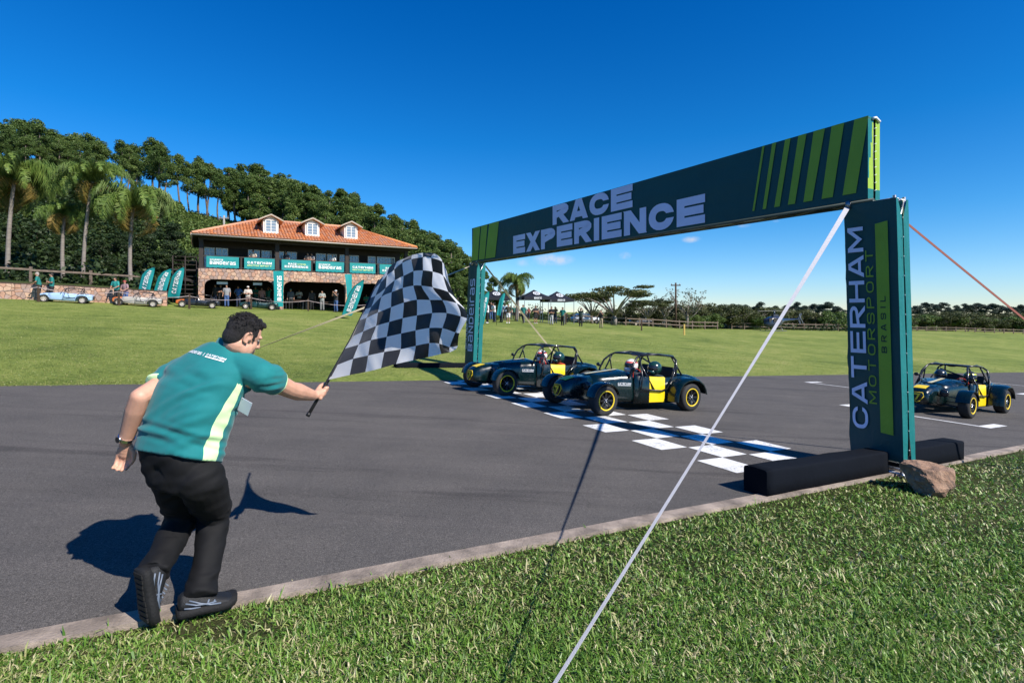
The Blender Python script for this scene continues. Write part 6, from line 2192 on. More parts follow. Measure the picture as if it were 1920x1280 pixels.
# skyline of pines along the hill crest
TG = 'pines along the crest of the hill'
sky = [(-30, 232), (8, 222), (34, 217), (62, 222), (88, 240), (104, 246), (140, 246), (168, 250), (186, 262), (224, 262), (243, 266), (286, 258), (300, 272), (338, 287), (372, 291), (394, 300), (432, 308), (452, 306), (470, 304), (496, 314), (520, 322), (540, 326), (566, 342), (590, 348), (612, 356), (640, 354), (660, 362), (684, 378), (706, 384), (730, 398), (752, 408), (772, 414), (796, 432), (820, 436), (842, 448), (862, 466), (880, 486)]
PL = 'tall pine with a clumped crown on the skyline of the hill'
for i, (px, yt) in enumerate(sky):
    tall = px < 420
    by_top('pine' if (tall or i % 3 == 0) else 'upright', px + R.uniform(-4, 4), yt, R.uniform(80, 92), 'pine_tree' if (tall or i % 3 == 0) else 'woodland_tree',
           PL if (tall or i % 3 == 0) else 'bushy broad tree on the skyline of the hill', 'tree', TG if (tall or i % 3 == 0) else 'broad trees on the hill', wide=1.25 if tall else 1.3)
for px, yt in [(sx_ + 13 + R.uniform(-6, 6), sy_ + R.uniform(4, 22)) for sx_, sy_ in sky] + list(((-10, 250), (20, 262), (48, 250), (76, 268), (60, 300), (20, 310), (115, 300), (150, 320), (200, 330), (170, 290), (250, 330), (40, 285), (95, 285), (-5, 290), (128, 275), (-80, 235), (-130, 240), (-190, 230), (-250, 245), (-310, 240), (-110, 280), (-220, 285), (-350, 260))):
    by_top('pine', px, yt, R.uniform(72, 80), 'pine_tree', PL, 'tree', TG, wide=1.15)
# wooded slope below the crest and behind the roof
BL_ = 'bushy broad tree on the wooded slope behind the clubhouse'
for px, yt, Y in ((440, 336, 78), (470, 330, 76), (505, 340, 75), (532, 350, 74), (560, 362, 74), (588, 366, 74), (618, 370, 73), (648, 372, 73), (676, 386, 72), (704, 396, 71), (728, 406, 70), (752, 418, 70), (778, 424, 69), (800, 440, 68), (824, 446, 68), (846, 458, 67), (866, 474, 66), (486, 356, 70), (546, 376, 69), (604, 384, 68), (660, 396, 67), (716, 416, 66), (764, 432, 64), (806, 456, 62), (838, 470, 60), (862, 490, 60), (890, 500, 64), (906, 512, 62), (925, 522, 64), (884, 520, 58), (860, 515, 56), (820, 480, 57), (790, 462, 58), (944, 536, 66), (905, 540, 56), (930, 548, 58)):
    by_top('upright' if (int(px) % 4) else 'pine', px, yt + R.uniform(-8, 8), Y, 'woodland_tree', BL_, 'tree', 'broad trees on the slope behind the clubhouse', wide=1.25)
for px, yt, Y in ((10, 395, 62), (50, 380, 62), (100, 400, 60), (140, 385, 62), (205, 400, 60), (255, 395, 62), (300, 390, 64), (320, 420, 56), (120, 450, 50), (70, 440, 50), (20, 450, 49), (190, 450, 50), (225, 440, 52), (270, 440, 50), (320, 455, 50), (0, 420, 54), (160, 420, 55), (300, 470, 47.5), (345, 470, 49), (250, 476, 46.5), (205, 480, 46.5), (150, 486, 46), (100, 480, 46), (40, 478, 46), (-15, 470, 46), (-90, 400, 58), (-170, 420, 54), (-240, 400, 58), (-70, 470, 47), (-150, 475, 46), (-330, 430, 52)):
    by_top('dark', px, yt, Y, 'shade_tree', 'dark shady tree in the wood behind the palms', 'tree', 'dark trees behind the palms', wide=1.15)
# low green scrub covering the slope: a mass nobody could count
def scrub_mass(name, n, size, fn, mat, seed, kind='stuff'):
    rs = np.random.RandomState(seed)
    pts = fn(rs, n)
    nn_ = len(pts)
    d = rs.normal(size=(nn_, 3)); d[:, 2] = np.abs(d[:, 2]) + .3; d /= np.linalg.norm(d, axis=1, keepdims=True)
    t = np.cross(d, rs.normal(size=(nn_, 3))); t /= np.linalg.norm(t, axis=1, keepdims=True); b = np.cross(d, t)
    s = (size * rs.uniform(.5, 1.4, nn_))[:, None]
    V = np.stack([pts - t * s - b * s * .5, pts + t * s * .3 - b * s * .7, pts + t * s + b * s * .5, pts - t * s * .2 + b * s * .7], 1).reshape(-1, 3)
    o = link(bpy.data.objects.new(name, np_mesh(name, V, np.arange(nn_ * 4).reshape(nn_, 4), mat)))
    return tag(o, kind=kind)
def slope_pts(rs, n):
    Y = rs.uniform(47, 96, n); r_ = rs.uniform(-1.45, -.02, n); X = r_ * Y
    u = CU * X + SU * Y; nn_ = -SU * X + CU * Y
    k = ~((u > -3.2) & (u < 17.5) & (nn_ < 56)) & (nn_ > 45.5) & ((r_ > -.66) | (Y > 62))
    X, Y, u, nn_ = X[k], Y[k], u[k], nn_[k]
    hump = 1.0 + .9 * np.sin(X * .9 + 1.7 * np.sin(Y * .5)) * np.sin(Y * .8 + X * .3)
    z = Gun(u, nn_) + np.abs(rs.normal(0, .55, len(X))) * (.5 + hump * .6) * (1 - .65 * sstep(62, 80, nn_))
    return np.stack([X, Y, z], -1)
scrub_mass('hillside_scrub', 210000, .125, slope_pts, L_BROAD, 21)
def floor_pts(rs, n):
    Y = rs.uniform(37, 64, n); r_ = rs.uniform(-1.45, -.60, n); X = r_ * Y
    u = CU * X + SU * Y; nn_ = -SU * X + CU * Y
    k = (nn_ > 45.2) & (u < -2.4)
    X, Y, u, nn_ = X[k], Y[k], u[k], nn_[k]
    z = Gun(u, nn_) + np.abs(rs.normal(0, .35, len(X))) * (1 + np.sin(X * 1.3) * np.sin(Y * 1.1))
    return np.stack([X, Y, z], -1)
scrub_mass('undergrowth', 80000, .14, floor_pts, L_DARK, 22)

# palms: each frond is a leaf of its own
def frond_mesh(seed, L=2.6, droop=1.0, mat=None):
    rr = random.Random(seed); mb_ = MB()
    pts = []
    x = z = 0; an = math.radians(68)
    n = 11
    for k in range(n + 1):
        pts.append(Vector((x, 0, z)))
        x += math.cos(an) * L / n; z += math.sin(an) * L / n
        an -= math.radians(13.5 * droop)
    mb_.tube(pts, [.03 - .025 * k / n for k in range(n + 1)], 4)
    for k in range(1, n + 1):
        for q in range(9):
            f = (k - 1 + q / 9) / n
            i = min(int(f * n), n - 1); p = pts[i].lerp(pts[i + 1], f * n - i)
            d = (pts[i + 1] - pts[i]).normalized()
            ll = .80 * math.sin(math.pi * min(1, .18 + f * .82)) ** .6 * rr.uniform(.8, 1.15)
            for s in (-1, 1):
                o_ = Vector((0, s, 0)) * .50 + d * .50 + Vector((0, 0, rr.uniform(-.45, .55)))
                o_.normalize(); e1 = p + o_ * ll * .38; e2 = e1 + (o_ * .28 + Vector((rr.uniform(-.2, .2), rr.uniform(-.2, .2), -1.0))).normalized() * ll * .68
                w = d * .015
                mb_.add([p - w, p + w, e1 + w * 1.1, e1 - w * 1.1, e2], [(0, 1, 2, 3), (3, 2, 4)])
    return mb_.mesh('frond', [mat])
FR_G = [frond_mesh(i, 2.7, .95 + .1 * i, L_PALM) for i in range(4)]
FR_Y = [frond_mesh(20 + i, 2.4, 1.35, L_PALMY) for i in range(2)]
def palm(px, py_base, Y, y_crown, label, lean=0.0, size=1.0, nf=26, ny=5, r0=.125, seed=0, gnd=None):
    rr = random.Random(seed)
    g = at_depth(px, Y)
    top = P(px + lean, y_crown, Y)
    r_ = empty('palm_tree', g); tag(r_, label, 'palm tree', 'palms')
    d = top - g
    pts = [d * (k / 10) + Vector((math.sin(k / 10 * math.pi) * -.12 * (1 if lean > 0 else -1), 0, 0)) for k in range(11)]
    m = MB(); m.tube(pts, [r0 * (1.15 - .35 * k / 10) for k in range(11)], 10)
    for k in range(1, 26):
        p = d * (k / 26); m.tube([p + Vector((math.sin(k / 26 * math.pi) * -.12 * (1 if lean > 0 else -1), 0, -.015)), p + Vector((math.sin(k / 26 * math.pi) * -.12 * (1 if lean > 0 else -1), 0, .015))], r0 * (1.19 - .35 * k / 26), 10)
    m.tube([d, d + Vector((0, 0, .7 * size))], [r0 * .9, r0 * .5], 8)
    m.build('trunk', M_PALMT, r_)
    for i in range(nf):
        y_ = i < ny
        o = bpy.data.objects.new('frond', (FR_Y if y_ else FR_G)[rr.randrange(2 if y_ else 4)])
        o.location = d + Vector((0, 0, (.15 if y_ else .35) * size))
        tilt = rr.uniform(.75, 1.15) if y_ else rr.uniform(-.35, .72)
        o.rotation_euler = (0, tilt, i * 2.399 + rr.uniform(-.3, .3))
        o.rotation_mode = 'XYZ'
        s = size * 1.25 * rr.uniform(.85, 1.12); o.scale = (s, s, s)
        link(o, r_)
    return r_
palm(14, 530, 38.0, 345, 'palm with a broad drooping crown at the left edge of the photo', 12, 1.12, 34, 3, .135, 1)
palm(-6, 530, 40.5, 365, 'palm partly outside the left edge behind another palm', 4, 1.05, 22, 4, .13, 2)
palm(119, 528, 38.5, 408, 'small ragged palm between two tall ones', 2, .72, 22, 5, .12, 3)
palm(155, 531, 38.2, 350, 'slender leaning palm with a tall grey trunk', 16, .98, 26, 4, .115, 4)
palm(245, 538, 39.0, 392, 'palm with long drooping fronds nearest the clubhouse steps', 4, 1.12, 32, 3, .125, 5)
palm(968, 600, 58, 536, 'lone palm behind the black canopy tents', 0, .80, 24, 6, .2, 6)

# trees and shrubs along the right-hand fence
by_top('umbrella', 1152, 531, 66, 'flat_topped_tree', 'wide flat-topped tree right of the black tents', 'tree', None, wide=1.25, var=0, rz=.4)
by_top('umbrella', 1110, 545, 72, 'flat_topped_tree', 'thin flat-topped tree behind the phone-holding spectator', 'tree', None, wide=1.0, var=1, rz=2.0)
by_top('umbrella', 1215, 556, 74, 'flat_topped_tree', 'smaller flat-topped tree by the parked white car', 'tree', None, wide=.95, var=1, rz=.2)
by_top('bare', 1288, 541, 74, 'half_bare_tree', 'half bare tree with upright twigs beside the power pole', 'tree', None, wide=1.2, var=0)
by_top('bare', 1245, 552, 76, 'half_bare_tree', 'half bare tree over the parked white car', 'tree', None, wide=1.3, var=1)
SG = 'shrubs along the far fence'
for i, (px, yt, Y) in enumerate(((1190, 570, 80), (1232, 575, 80), (1262, 568, 82), (1300, 574, 80), (1322, 566, 84), (1345, 572, 82), (1366, 568, 84), (1388, 574, 84), (1408, 572, 86), (1430, 578, 88), (1450, 576, 90), (1475, 580, 92), (1500, 578, 92), (1520, 584, 92), (1150, 578, 84), (1120, 582, 86), (1085, 584, 86), (1060, 588, 88), (1170, 586, 82), (1280, 584, 78))):
    by_top('scrub', px, yt, Y, 'scrub_tree', 'scrubby olive-green tree along the far fence', 'shrub', SG, wide=1.25)
for px, yt, Y in ((1336, 588, 78), (1300, 590, 77), (1415, 590, 84), (1560, 582, 90), (1586, 584, 96)):
    by_top('bush', px, yt, Y, 'green_bush', 'rounded dark green bush by the far fence', 'shrub', 'round bushes by the far fence', wide=1.2)
for i in range(26):
    px = 1590 + i * 17 + R.uniform(-6, 6)
    by_top('scrub' if i % 3 else 'bush', px, R.uniform(586, 598), 118, 'scrub_tree' if i % 3 else 'green_bush', 'scrubby tree in the belt below the eucalyptus row' if i % 3 else 'dense bush in the belt below the eucalyptus row', 'shrub', 'bushes below the eucalyptus row', wide=1.5)
for i in range(20):
    px = 1595 + i * 19 + R.uniform(-6, 6)
    by_top('scrub', px, R.uniform(580, 590), 132, 'scrub_tree', 'scrubby tree in the belt below the eucalyptus row', 'shrub', 'bushes below the eucalyptus row', wide=1.5)
EG = 'far eucalyptus row'
for px, yt in ((1352, 572), (1372, 570), (1396, 571), (1423, 566), (1440, 576), (1456, 573), (1476, 572), (1492, 566), (1508, 572), (1524, 570), (1540, 571), (1556, 566), (1572, 574), (1700, 573), (1718, 572), (1736, 566), (1752, 572), (1766, 567), (1780, 575), (1796, 572), (1812, 569), (1828, 568), (1846, 571), (1862, 568), (1880, 573), (1896, 575), (1912, 571), (1930, 570), (1950, 574), (1725, 580), (1790, 582), (1840, 580), (1870, 582), (1905, 582)):
    by_top('euc', px, yt, R.uniform(168, 185), 'eucalyptus_tree', 'tall dark eucalyptus on the horizon beyond the fields', 'tree', EG, wide=1.25)
def belt_pts(rs, n):
    t = rs.uniform(0, 1, n); Y = rs.uniform(180, 230, n); X = (rs.uniform(-10, 1100, n)) / F_PX * Y
    u = CU * X + SU * Y; nn_ = -SU * X + CU * Y
    z = Gun(u, nn_); zt = (HY - 590 + 2) / F_PX * Y
    top = zt + .6 * np.sin(X * .15) + .5 * np.sin(X * .43) - 3.2
    return np.stack([X, Y, z + (np.maximum(top - z, 1.5)) * rs.uniform(0, 1, n) ** .7], -1)
scrub_mass('far_woodland', 40000, .55, belt_pts, L_EUC, 31)
def slope2(rs, n):
    Y = rs.uniform(84, 104, n); X = rs.uniform(30, 640, n) / F_PX * Y
    u = CU * X + SU * Y; nn_ = -SU * X + CU * Y
    z = Gun(u, nn_)
    return np.stack([X, Y, z + np.abs(rs.normal(0, .7, n)) * (1 + .6 * np.sin(X * .5))], -1)
scrub_mass('undergrowth', 14000, .16, slope2, L_DARK, 33)
# ------------------------------------------------------------------ people
_cloth = {}
def cl(col, rough=.85):
    k = tuple(round(c, 3) for c in col)
    if k not in _cloth: _cloth[k] = MAT('cloth', col, rough, var=.15, scale=9)
    return _cloth[k]
M_SKIN2 = SKIN('skin_far', (.40, .21, .14))
M_HAIR2 = MAT('hair_far', (.02, .014, .010), .6, var=.4, scale=30)
_pose_cache = {}
def pose_parts(pose, legs='long', head='hair'):
    key = (pose, legs, head)
    if key in _pose_cache: return _pose_cache[key]
    V = lambda x, y, z: Vector((x, y, z))
    tilt = {'lean': .16, 'stoop': .10}.get(pose, 0.0)
    hips = V(0, 0, .92 if pose != 'drive' else .97); chest = V(0, tilt * .8, 1.28); neck = V(0, tilt, 1.47); hd = V(0, tilt + .02, 1.61)
    sh = [V(s * .19, tilt, 1.41) for s in (-1, 1)]
    kn = [V(s * .10, .03, .49) for s in (-1, 1)]; an = [V(s * .11, -.01, .09) for s in (-1, 1)]
    if pose in ('walk',): kn = [V(-.10, .16, .50), V(.10, -.02, .48)]; an = [V(-.1, .10, .10), V(.1, -.22, .12)]
    def arms(el, wr): return el, wr
    A = {
     'stand': ([V(s * .25, -.03, 1.14) for s in (-1, 1)], [V(s * .26, .07, .90) for s in (-1, 1)]),
     'walk': ([V(-.25, -.14, 1.16), V(.25, .08, 1.15)], [V(-.24, -.14, .92), V(.23, .22, .98)]),
     'fold': ([V(s * .27, .02, 1.14) for s in (-1, 1)], [V(s * -.04, .20, 1.16 + s * .03) for s in (-1, 1)]),
     'phone': ([V(s * .24, .16, 1.27) for s in (-1, 1)], [V(s * .06, .30, 1.52) for s in (-1, 1)]),
     'raise': ([V(s * .27, .08, 1.55) for s in (-1, 1)], [V(s * .10, .16, 1.80) for s in (-1, 1)]),
     'hand': ([V(-.40, .03, 1.50), V(.27, -.02, 1.14)], [V(-.16, .08, 1.70), V(.14, .16, 1.06)]),
     'hip': ([V(-.36, -.05, 1.17), V(.36, -.05, 1.17)], [V(-.19, .05, 1.0), V(.19, .05, 1.0)]),
     'lean': ([V(s * .30, .22, 1.14) for s in (-1, 1)], [V(s * .12, .40, 1.10) for s in (-1, 1)]),
     'stoop': ([V(s * .27, .14, 1.15) for s in (-1, 1)], [V(s * .12, .32, 1.02) for s in (-1, 1)]),
     'drive': ([V(s * .27, .20, 1.16) for s in (-1, 1)], [V(s * .12, .44, 1.22) for s in (-1, 1)]),
    }[pose]
    el, wr = A
    if pose == 'drive':
        kn = [V(s * .12, .50, 1.07) for s in (-1, 1)]; an = [V(s * .10, .92, 1.02) for s in (-1, 1)]
    b = MB()
    b.ell(hd, (.078, .095, .115), 0, 12, 9); b.ell(hd + V(0, .10, -.02), (.018, .02, .025), 0, 8, 6)
    chain(b, [hd + V(0, -.02, -.06), neck, chest], [.055, .06, .10], 10)
    chain(b, [chest, hips], [.12, .12], 10)
    for i in (0, 1):
        chain(b, [chest.lerp(neck, .6), sh[i], el[i], wr[i]], [.07, .055, .042, .032], 10)
        d = (wr[i] - el[i]).normalized(); b.ell(wr[i] + d * .07, (.042, .042, .055), 0, 8, 6)
        chain(b, [hips, V((-1, 1)[i] * .09, 0, .88) if pose != 'drive' else hips, kn[i], an[i]], [.10, .085, .058, .042], 10)
        b.ell(an[i] + V(0, .05, -.05), (.04, .10, .035), 0, 8, 6)
    parts = {'body': fuse(b, .026, 2, 'body', [M_SKIN2])}
    s_ = MB()
    for t in range(6):
        pass
    def tor(z, c, hx, hy): return [V(c.x + math.cos(2 * math.pi * k / 16) * hx, c.y + math.sin(2 * math.pi * k / 16) * hy, z) for k in range(16)]
    s_.loft([tor(.88, hips, .175, .125), tor(1.0, hips.lerp(chest, .2), .178, .128), tor(1.2, hips.lerp(chest, .75), .185, .132), tor(1.34, chest.lerp(neck, .3), .19, .12), tor(1.44, chest.lerp(neck, .8), .12, .085), tor(1.48, neck, .07, .07)], 0)
    for i in (0, 1):
        chain(s_, [chest.lerp(neck, .7), sh[i], sh[i].lerp(el[i], .75)], [.085, .075, .064], 10)
    parts['shirt'] = fuse(s_, .024, 2, 'shirt', [M_SKIN2])
    t_ = MB()
    t_.loft([tor(.80 if pose != 'drive' else .88, hips, .16, .125), tor(.90, hips, .17, .128), tor(.985, hips, .168, .122)], 0)
    for i in (0, 1):
        hp_ = V((-1, 1)[i] * .09, 0, .86) if pose != 'drive' else V((-1, 1)[i] * .09, .05, .95)
        if legs == 'long': chain(t_, [hp_, kn[i], kn[i].lerp(an[i], .95)], [.10 if pose != 'drive' else .07, .076 if pose != 'drive' else .065, .066 if pose != 'drive' else .055], 10)
        else: chain(t_, [hp_, hp_.lerp(kn[i], .8)], [.105, .088], 10)
    parts['trousers' if legs == 'long' else 'shorts'] = fuse(t_, .024, 2, 'trousers', [M_SKIN2])
    f_ = MB()
    for i in (0, 1):
        f_.ell(an[i] + V(0, .06, -.045), (.05, .13, .05), 0, 10, 6)
    parts['shoes'] = f_.mesh('shoes', [M_SKIN2])
    h_ = MB()
    if head == 'hair':
        h_.ell(hd + V(0, -.018, .035), (.088, .100, .098), 0, 12, 8)
        h_.ell(hd + V(0, -.05, -.03), (.075, .06, .07), 0, 10, 8)
        parts['hair'] = h_.mesh('hair', [M_SKIN2])
    elif head == 'cap':
        h_.ell(hd + V(0, -.012, .055), (.092, .108, .075), 0, 12, 8); h_.ell(hd + V(0, .13, .035), (.07, .075, .012), 0, 10, 6)
        parts['cap'] = h_.mesh('cap', [M_SKIN2])
    for nm in ('shirt', 'shoes', 'hair', 'cap', 'trousers', 'shorts'):
        if nm in parts: parts[nm].polygons.foreach_set('use_smooth', np.ones(len(parts[nm].polygons), bool))
    _pose_cache[key] = parts
    return parts
def obmat(o, m):
    o.material_slots[0].link = 'OBJECT'; o.material_slots[0].material = m
def person(loc, face, label, pose='stand', shirt=(.02, .2, .19), trousers=(.02, .02, .022), legs='long', head='hair', headcol=None, shoes=(.03, .03, .03), h=1.0, group=None, skin=None):
    parts = pose_parts(pose, legs, head)
    r_ = empty('person', loc, face, h); tag(r_, label, 'person', group)
    for nm, me in parts.items():
        o = link(bpy.data.objects.new(nm, me), r_)
        m = {'body': skin or M_SKIN2, 'shirt': cl(shirt), 'trousers': cl(trousers), 'shorts': cl(trousers), 'shoes': cl(shoes), 'hair': M_HAIR2 if headcol is None else cl(headcol), 'cap': cl(headcol or (.02, .15, .14))}[nm]
        obmat(o, m)
    return r_
TO_CAM = math.pi      # facing the camera (-Y)
GRN, WHT, BLK, NVY, KHK, JEAN, GRY = (.012, .17, .15), (.72, .72, .74), (.014, .014, .016), (.015, .025, .06), (.34, .27, .18), (.05, .10, .24), (.25, .26, .28)
SP = None
def stand(px, py, label, dy=0.0, **k):
    g = ground_px(px, py); g.z += dy
    k.setdefault('group', None)
    f = k.pop('face', TO_CAM + R.uniform(-.5, .5))
    return person(g, f, label, **k)
# spectators beyond the far post
stand(914, 606, 'spectator in white shirt and black trousers beside the far gantry post', shirt=WHT, trousers=BLK, shoes=WHT, pose='fold', face=1.9)
stand(927, 604, 'spectator in white shirt and navy trousers next to a small feather flag', shirt=WHT, trousers=NVY, pose='stoop', face=2.2)
stand(940, 604, 'spectator in navy blue clothes holding something at the chest', shirt=(.03, .06, .14), trousers=NVY, pose='phone', face=2.4)
stand(953, 606, 'spectator in dark olive top and white shorts', shirt=(.05, .045, .03), trousers=WHT, legs='short', shoes=WHT, pose='hip')
stand(964, 599, 'spectator in dark green behind the one in white shorts', shirt=(.02, .10, .08), trousers=BLK)
stand(973, 600, 'spectator in white top behind the green shirted one', shirt=WHT, trousers=BLK, pose='fold')
stand(981, 606, 'spectator in green polo shirt walking on the lawn, dark trousers', shirt=GRN, trousers=(.03, .03, .04), pose='walk', face=2.6)
stand(991, 598, 'spectator with reddish brown top under the first tent', shirt=(.22, .06, .05), trousers=NVY)
stand(1004, 607, 'spectator in black top and black shorts with white shoes', shirt=BLK, trousers=BLK, legs='short', shoes=WHT, pose='fold')
stand(1014, 600, 'spectator in grey top between the tents', shirt=GRY, trousers=BLK)
stand(1024, 599, 'spectator in cream top under the second tent', shirt=(.6, .5, .4), trousers=(.4, .25, .18), pose='hip')
stand(1034, 609, 'spectator in black top and pale grey trousers', shirt=BLK, trousers=(.42, .42, .43), pose='fold', face=2.7)
stand(1041, 606, 'spectator in dark jacket holding a phone at chest height', shirt=(.05, .05, .05), trousers=NVY, pose='phone')
stand(1055, 610, 'spectator in green top and black trousers by a tent leg', shirt=GRN, trousers=BLK, pose='hip', face=2.5)
stand(1089, 612, 'spectator in dark clothes raising a phone overhead', shirt=(.02, .04, .035), trousers=BLK, pose='raise', face=2.6)
stand(1127, 615, 'photographer in black top and khaki trousers standing alone on the lawn', shirt=BLK, trousers=KHK, pose='phone', face=2.7, head='cap', headcol=(.02, .02, .02))
stand(921, 600, 'spectator in black hooded top between the two white shirted ones', shirt=BLK, trousers=JEAN)
stand(947, 600, 'spectator in pale blue shirt behind the navy clothed one', shirt=(.25, .36, .5), trousers=BLK)
stand(958, 598, 'spectator in dark green cap and green top near the lone palm', shirt=GRN, trousers=BLK, head='cap')
stand(986, 598, 'spectator in white cap under the edge of the left paired tent', shirt=(.1, .1, .11), trousers=NVY, head='cap', headcol=(.7, .7, .7))
stand(1009, 599, 'spectator in maroon top behind the black shorts', shirt=(.18, .03, .04), trousers=BLK, pose='fold')
stand(1029, 600, 'spectator in teal top behind the pale trousers', shirt=(.02, .20, .19), trousers=BLK)
stand(1048, 600, 'spectator in green cap beside a tent leg', shirt=(.04, .12, .09), trousers=BLK, head='cap', pose='hip')
stand(1063, 601, 'spectator in mid grey top at the end of the right paired tent', shirt=(.2, .2, .21), trousers=BLK, pose='fold')
# in front of the clubhouse
stand(465, 579, 'man in brown trousers and pale patterned top by a barrier post', shirt=(.48, .42, .36), trousers=(.13, .075, .055), shoes=(.35, .25, .2), pose='fold', head='cap', headcol=(.6, .55, .5))
stand(479, 575, 'man in green shirt and green cap with folded arms', shirt=GRN, trousers=(.03, .09, .09), pose='fold', head='cap', headcol=(.03, .22, .2))
stand(503, 576, 'person in green shirt shading the eyes with a hand', shirt=(.03, .24, .19), trousers=(.30, .28, .2), pose='hand')
stand(561, 578, 'person in loose white shirt and dark shorts before the second arch', shirt=WHT, trousers=(.10, .06, .05), legs='short', pose='fold', shoes=(.5, .4, .3))
stand(630, 585, 'photographer in black vest and blue jeans on the lawn', shirt=(.03, .03, .032), trousers=JEAN, pose='phone', head='cap', headcol=(.5, .5, .5), h=1.08)
stand(687, 585, 'man in green jacket with folded arms beside the chequered flag', shirt=(.02, .25, .17), trousers=BLK, pose='fold')
def inside(px, n, label, z=None, **k):
    u = u_at(px, n); p = UN(u, n, 0)
    p.z = (float(Gun(u, n)) if z is None else z)
    f = k.pop('face', TO_CAM + math.radians(30) * 0 + R.uniform(-.4, .4))
    return person(p, f, label, **k)
inside(404, 48.6, 'person in dark clothes in the first arch, farthest to its left side', shirt=(.05, .05, .05), trousers=NVY)
inside(414, 48.2, 'person with black top in the first arch behind the black car', shirt=BLK, trousers=BLK, pose='fold')
inside(425, 47.6, 'person in white patterned top and jeans in the first arch', shirt=(.25, .25, .26), trousers=JEAN)
inside(447, 48.6, 'person in blue shirt in the first arch', shirt=(.05, .12, .30), trousers=NVY, pose='hip')
inside(491, 49.4, 'seated looking person in pink top deep inside the first arch', shirt=(.45, .22, .2), trousers=BLK)
inside(545, 48.6, 'person in teal cap in the second arch', shirt=(.10, .10, .11), trousers=BLK, head='cap')
inside(585, 48.9, 'person in dark top in the second arch', shirt=(.06, .05, .05), trousers=BLK)
inside(604, 48.0, 'person in grey top with hands together in the second arch', shirt=(.28, .30, .28), trousers=(.2, .2, .2), pose='fold')
for px, lb, c, p_ in ((476, 'person in cream top on the balcony above the second banner', (.5, .42, .34), 'lean'), (537, 'person in dark top on the balcony above the third banner', (.05, .05, .06), 'stand'), (578, 'person in brown top leaning on the balcony rail', (.22, .16, .13), 'lean'), (587, 'person in grey top leaning on the balcony beside the brown topped one', (.2, .2, .22), 'lean'), (625, 'person in white top on the balcony above the fourth banner', (.6, .58, .55), 'lean')):
    inside(px, BNF + .55, lb, z=3.548, shirt=c, trousers=BLK, pose=p_, head='cap' if px == 625 else 'hair', headcol=(.4, .35, .3) if px == 625 else None, h=.95)
# by the low wall
inside(74, 42.75, 'grey haired man in green shirt behind the nose of the blue car', shirt=GRN, trousers=BLK, pose='stoop', headcol=(.35, .3, .27), face=2.2)
inside(97, 42.8, 'man in green shirt behind the bonnet of the blue car', shirt=GRN, trousers=BLK, pose='fold', face=2.4)
inside(219, 42.7, 'man in green shirt behind the orange nosed car', shirt=(.02, .24, .22), trousers=BLK, pose='stoop', face=3.0)
inside(236, 42.8, 'person with red cap and plaid shirt behind the grey and orange car', shirt=(.28, .18, .2), trousers=JEAN, head='cap', headcol=(.35, .05, .05), pose='stoop', h=.9)

# drivers and passengers
def helmet_person(car, x, y, suit, helmet, stripe, label, visor=(.02, .02, .025)):
    p0 = pose_parts('drive', 'long', 'none')
    M = car.matrix_basis
    r_ = empty('person'); tag(r_, label, 'person', 'people in the race cars')
    s = .95
    base = Vector((x, y, -.71))
    MW = Matrix.LocRotScale(car.location, car.rotation_euler, car.scale)
    MM = MW @ Matrix.Translation(base) @ Matrix.Rotation(-math.pi / 2, 4, 'Z') @ Matrix.Scale(s, 4)
    r_.matrix_world = MM
    r_.location = MM.to_translation(); r_.rotation_euler = MM.to_euler(); r_.scale = MM.to_scale()
    for nm, me in p0.items():
        o = link(bpy.data.objects.new(nm, me), r_); obmat(o, M_SKIN2 if nm == 'body' else cl(suit))
    hd = Vector((0, .02, 1.61))
    m = MB(); m.ell(hd + Vector((0, 0, .01)), (.142, .164, .152), 0, 18, 12); m.ell(hd + Vector((0, .095, -.075)), (.094, .092, .066), 0, 14, 8)
    hm = paint('helmet_paint', helmet, .2, .5)
    h = m.build('helmet', hm, r_)
    m = MB(); rows = []
    for z, k in ((-.035, 1.015), (0, 1.025), (.04, 1.02), (.055, 1.01)):
        w = math.sqrt(max(.1, 1 - (z / .152) ** 2)) * k
        rows.append([hd + Vector((math.sin(a) * .144 * w, math.cos(a) * .166 * w, z + .012)) for a in [math.radians(-72 + 144 * i / 12) for i in range(13)]])
    m.loft(rows, 0, False, True, closed=False); m.build('visor', paint('visor', visor, .08, .6), h)
    if stripe:
        m = MB()
        for z0, z1 in ((-.085, -.05), (.065, .095)):
            rows = []
            for z in (z0, z1):
                w = math.sqrt(max(.1, 1 - (z / .152) ** 2)) * 1.02
                rows.append([hd + Vector((math.sin(2 * math.pi * i / 20) * .143 * w, math.cos(2 * math.pi * i / 20) * .165 * w, z + .01)) for i in range(21)])
            m.loft(rows, 0, False, True, closed=False)
        m.build('helmet_stripe', paint('stripe', stripe, .3, .3), h)
    return r_
for c_, near in ((car2, 'the car nearest the viewer'), (car1, 'the car by the far gantry post')):
    helmet_person(c_, .60, -.28, (.04, .05, .06), (.70, .68, .68), (.60, .05, .03), 'driver with red and white helmet in ' + near)
    helmet_person(c_, .46, .28, (.03, .05, .05) if c_ is car2 else (.55, .08, .02), (.008, .040, .036), None, 'passenger with dark green helmet in ' + near)
helmet_person(car3, .60, -.28, (.02, .04, .05), (.02, .03, .04), None, 'driver with dark blue helmet in the car beyond the near post')
helmet_person(car3, .46, .28, (.012, .012, .014), (.010, .010, .012), (.55, .60, .02), 'passenger with black and yellow helmet in the car beyond the near post')

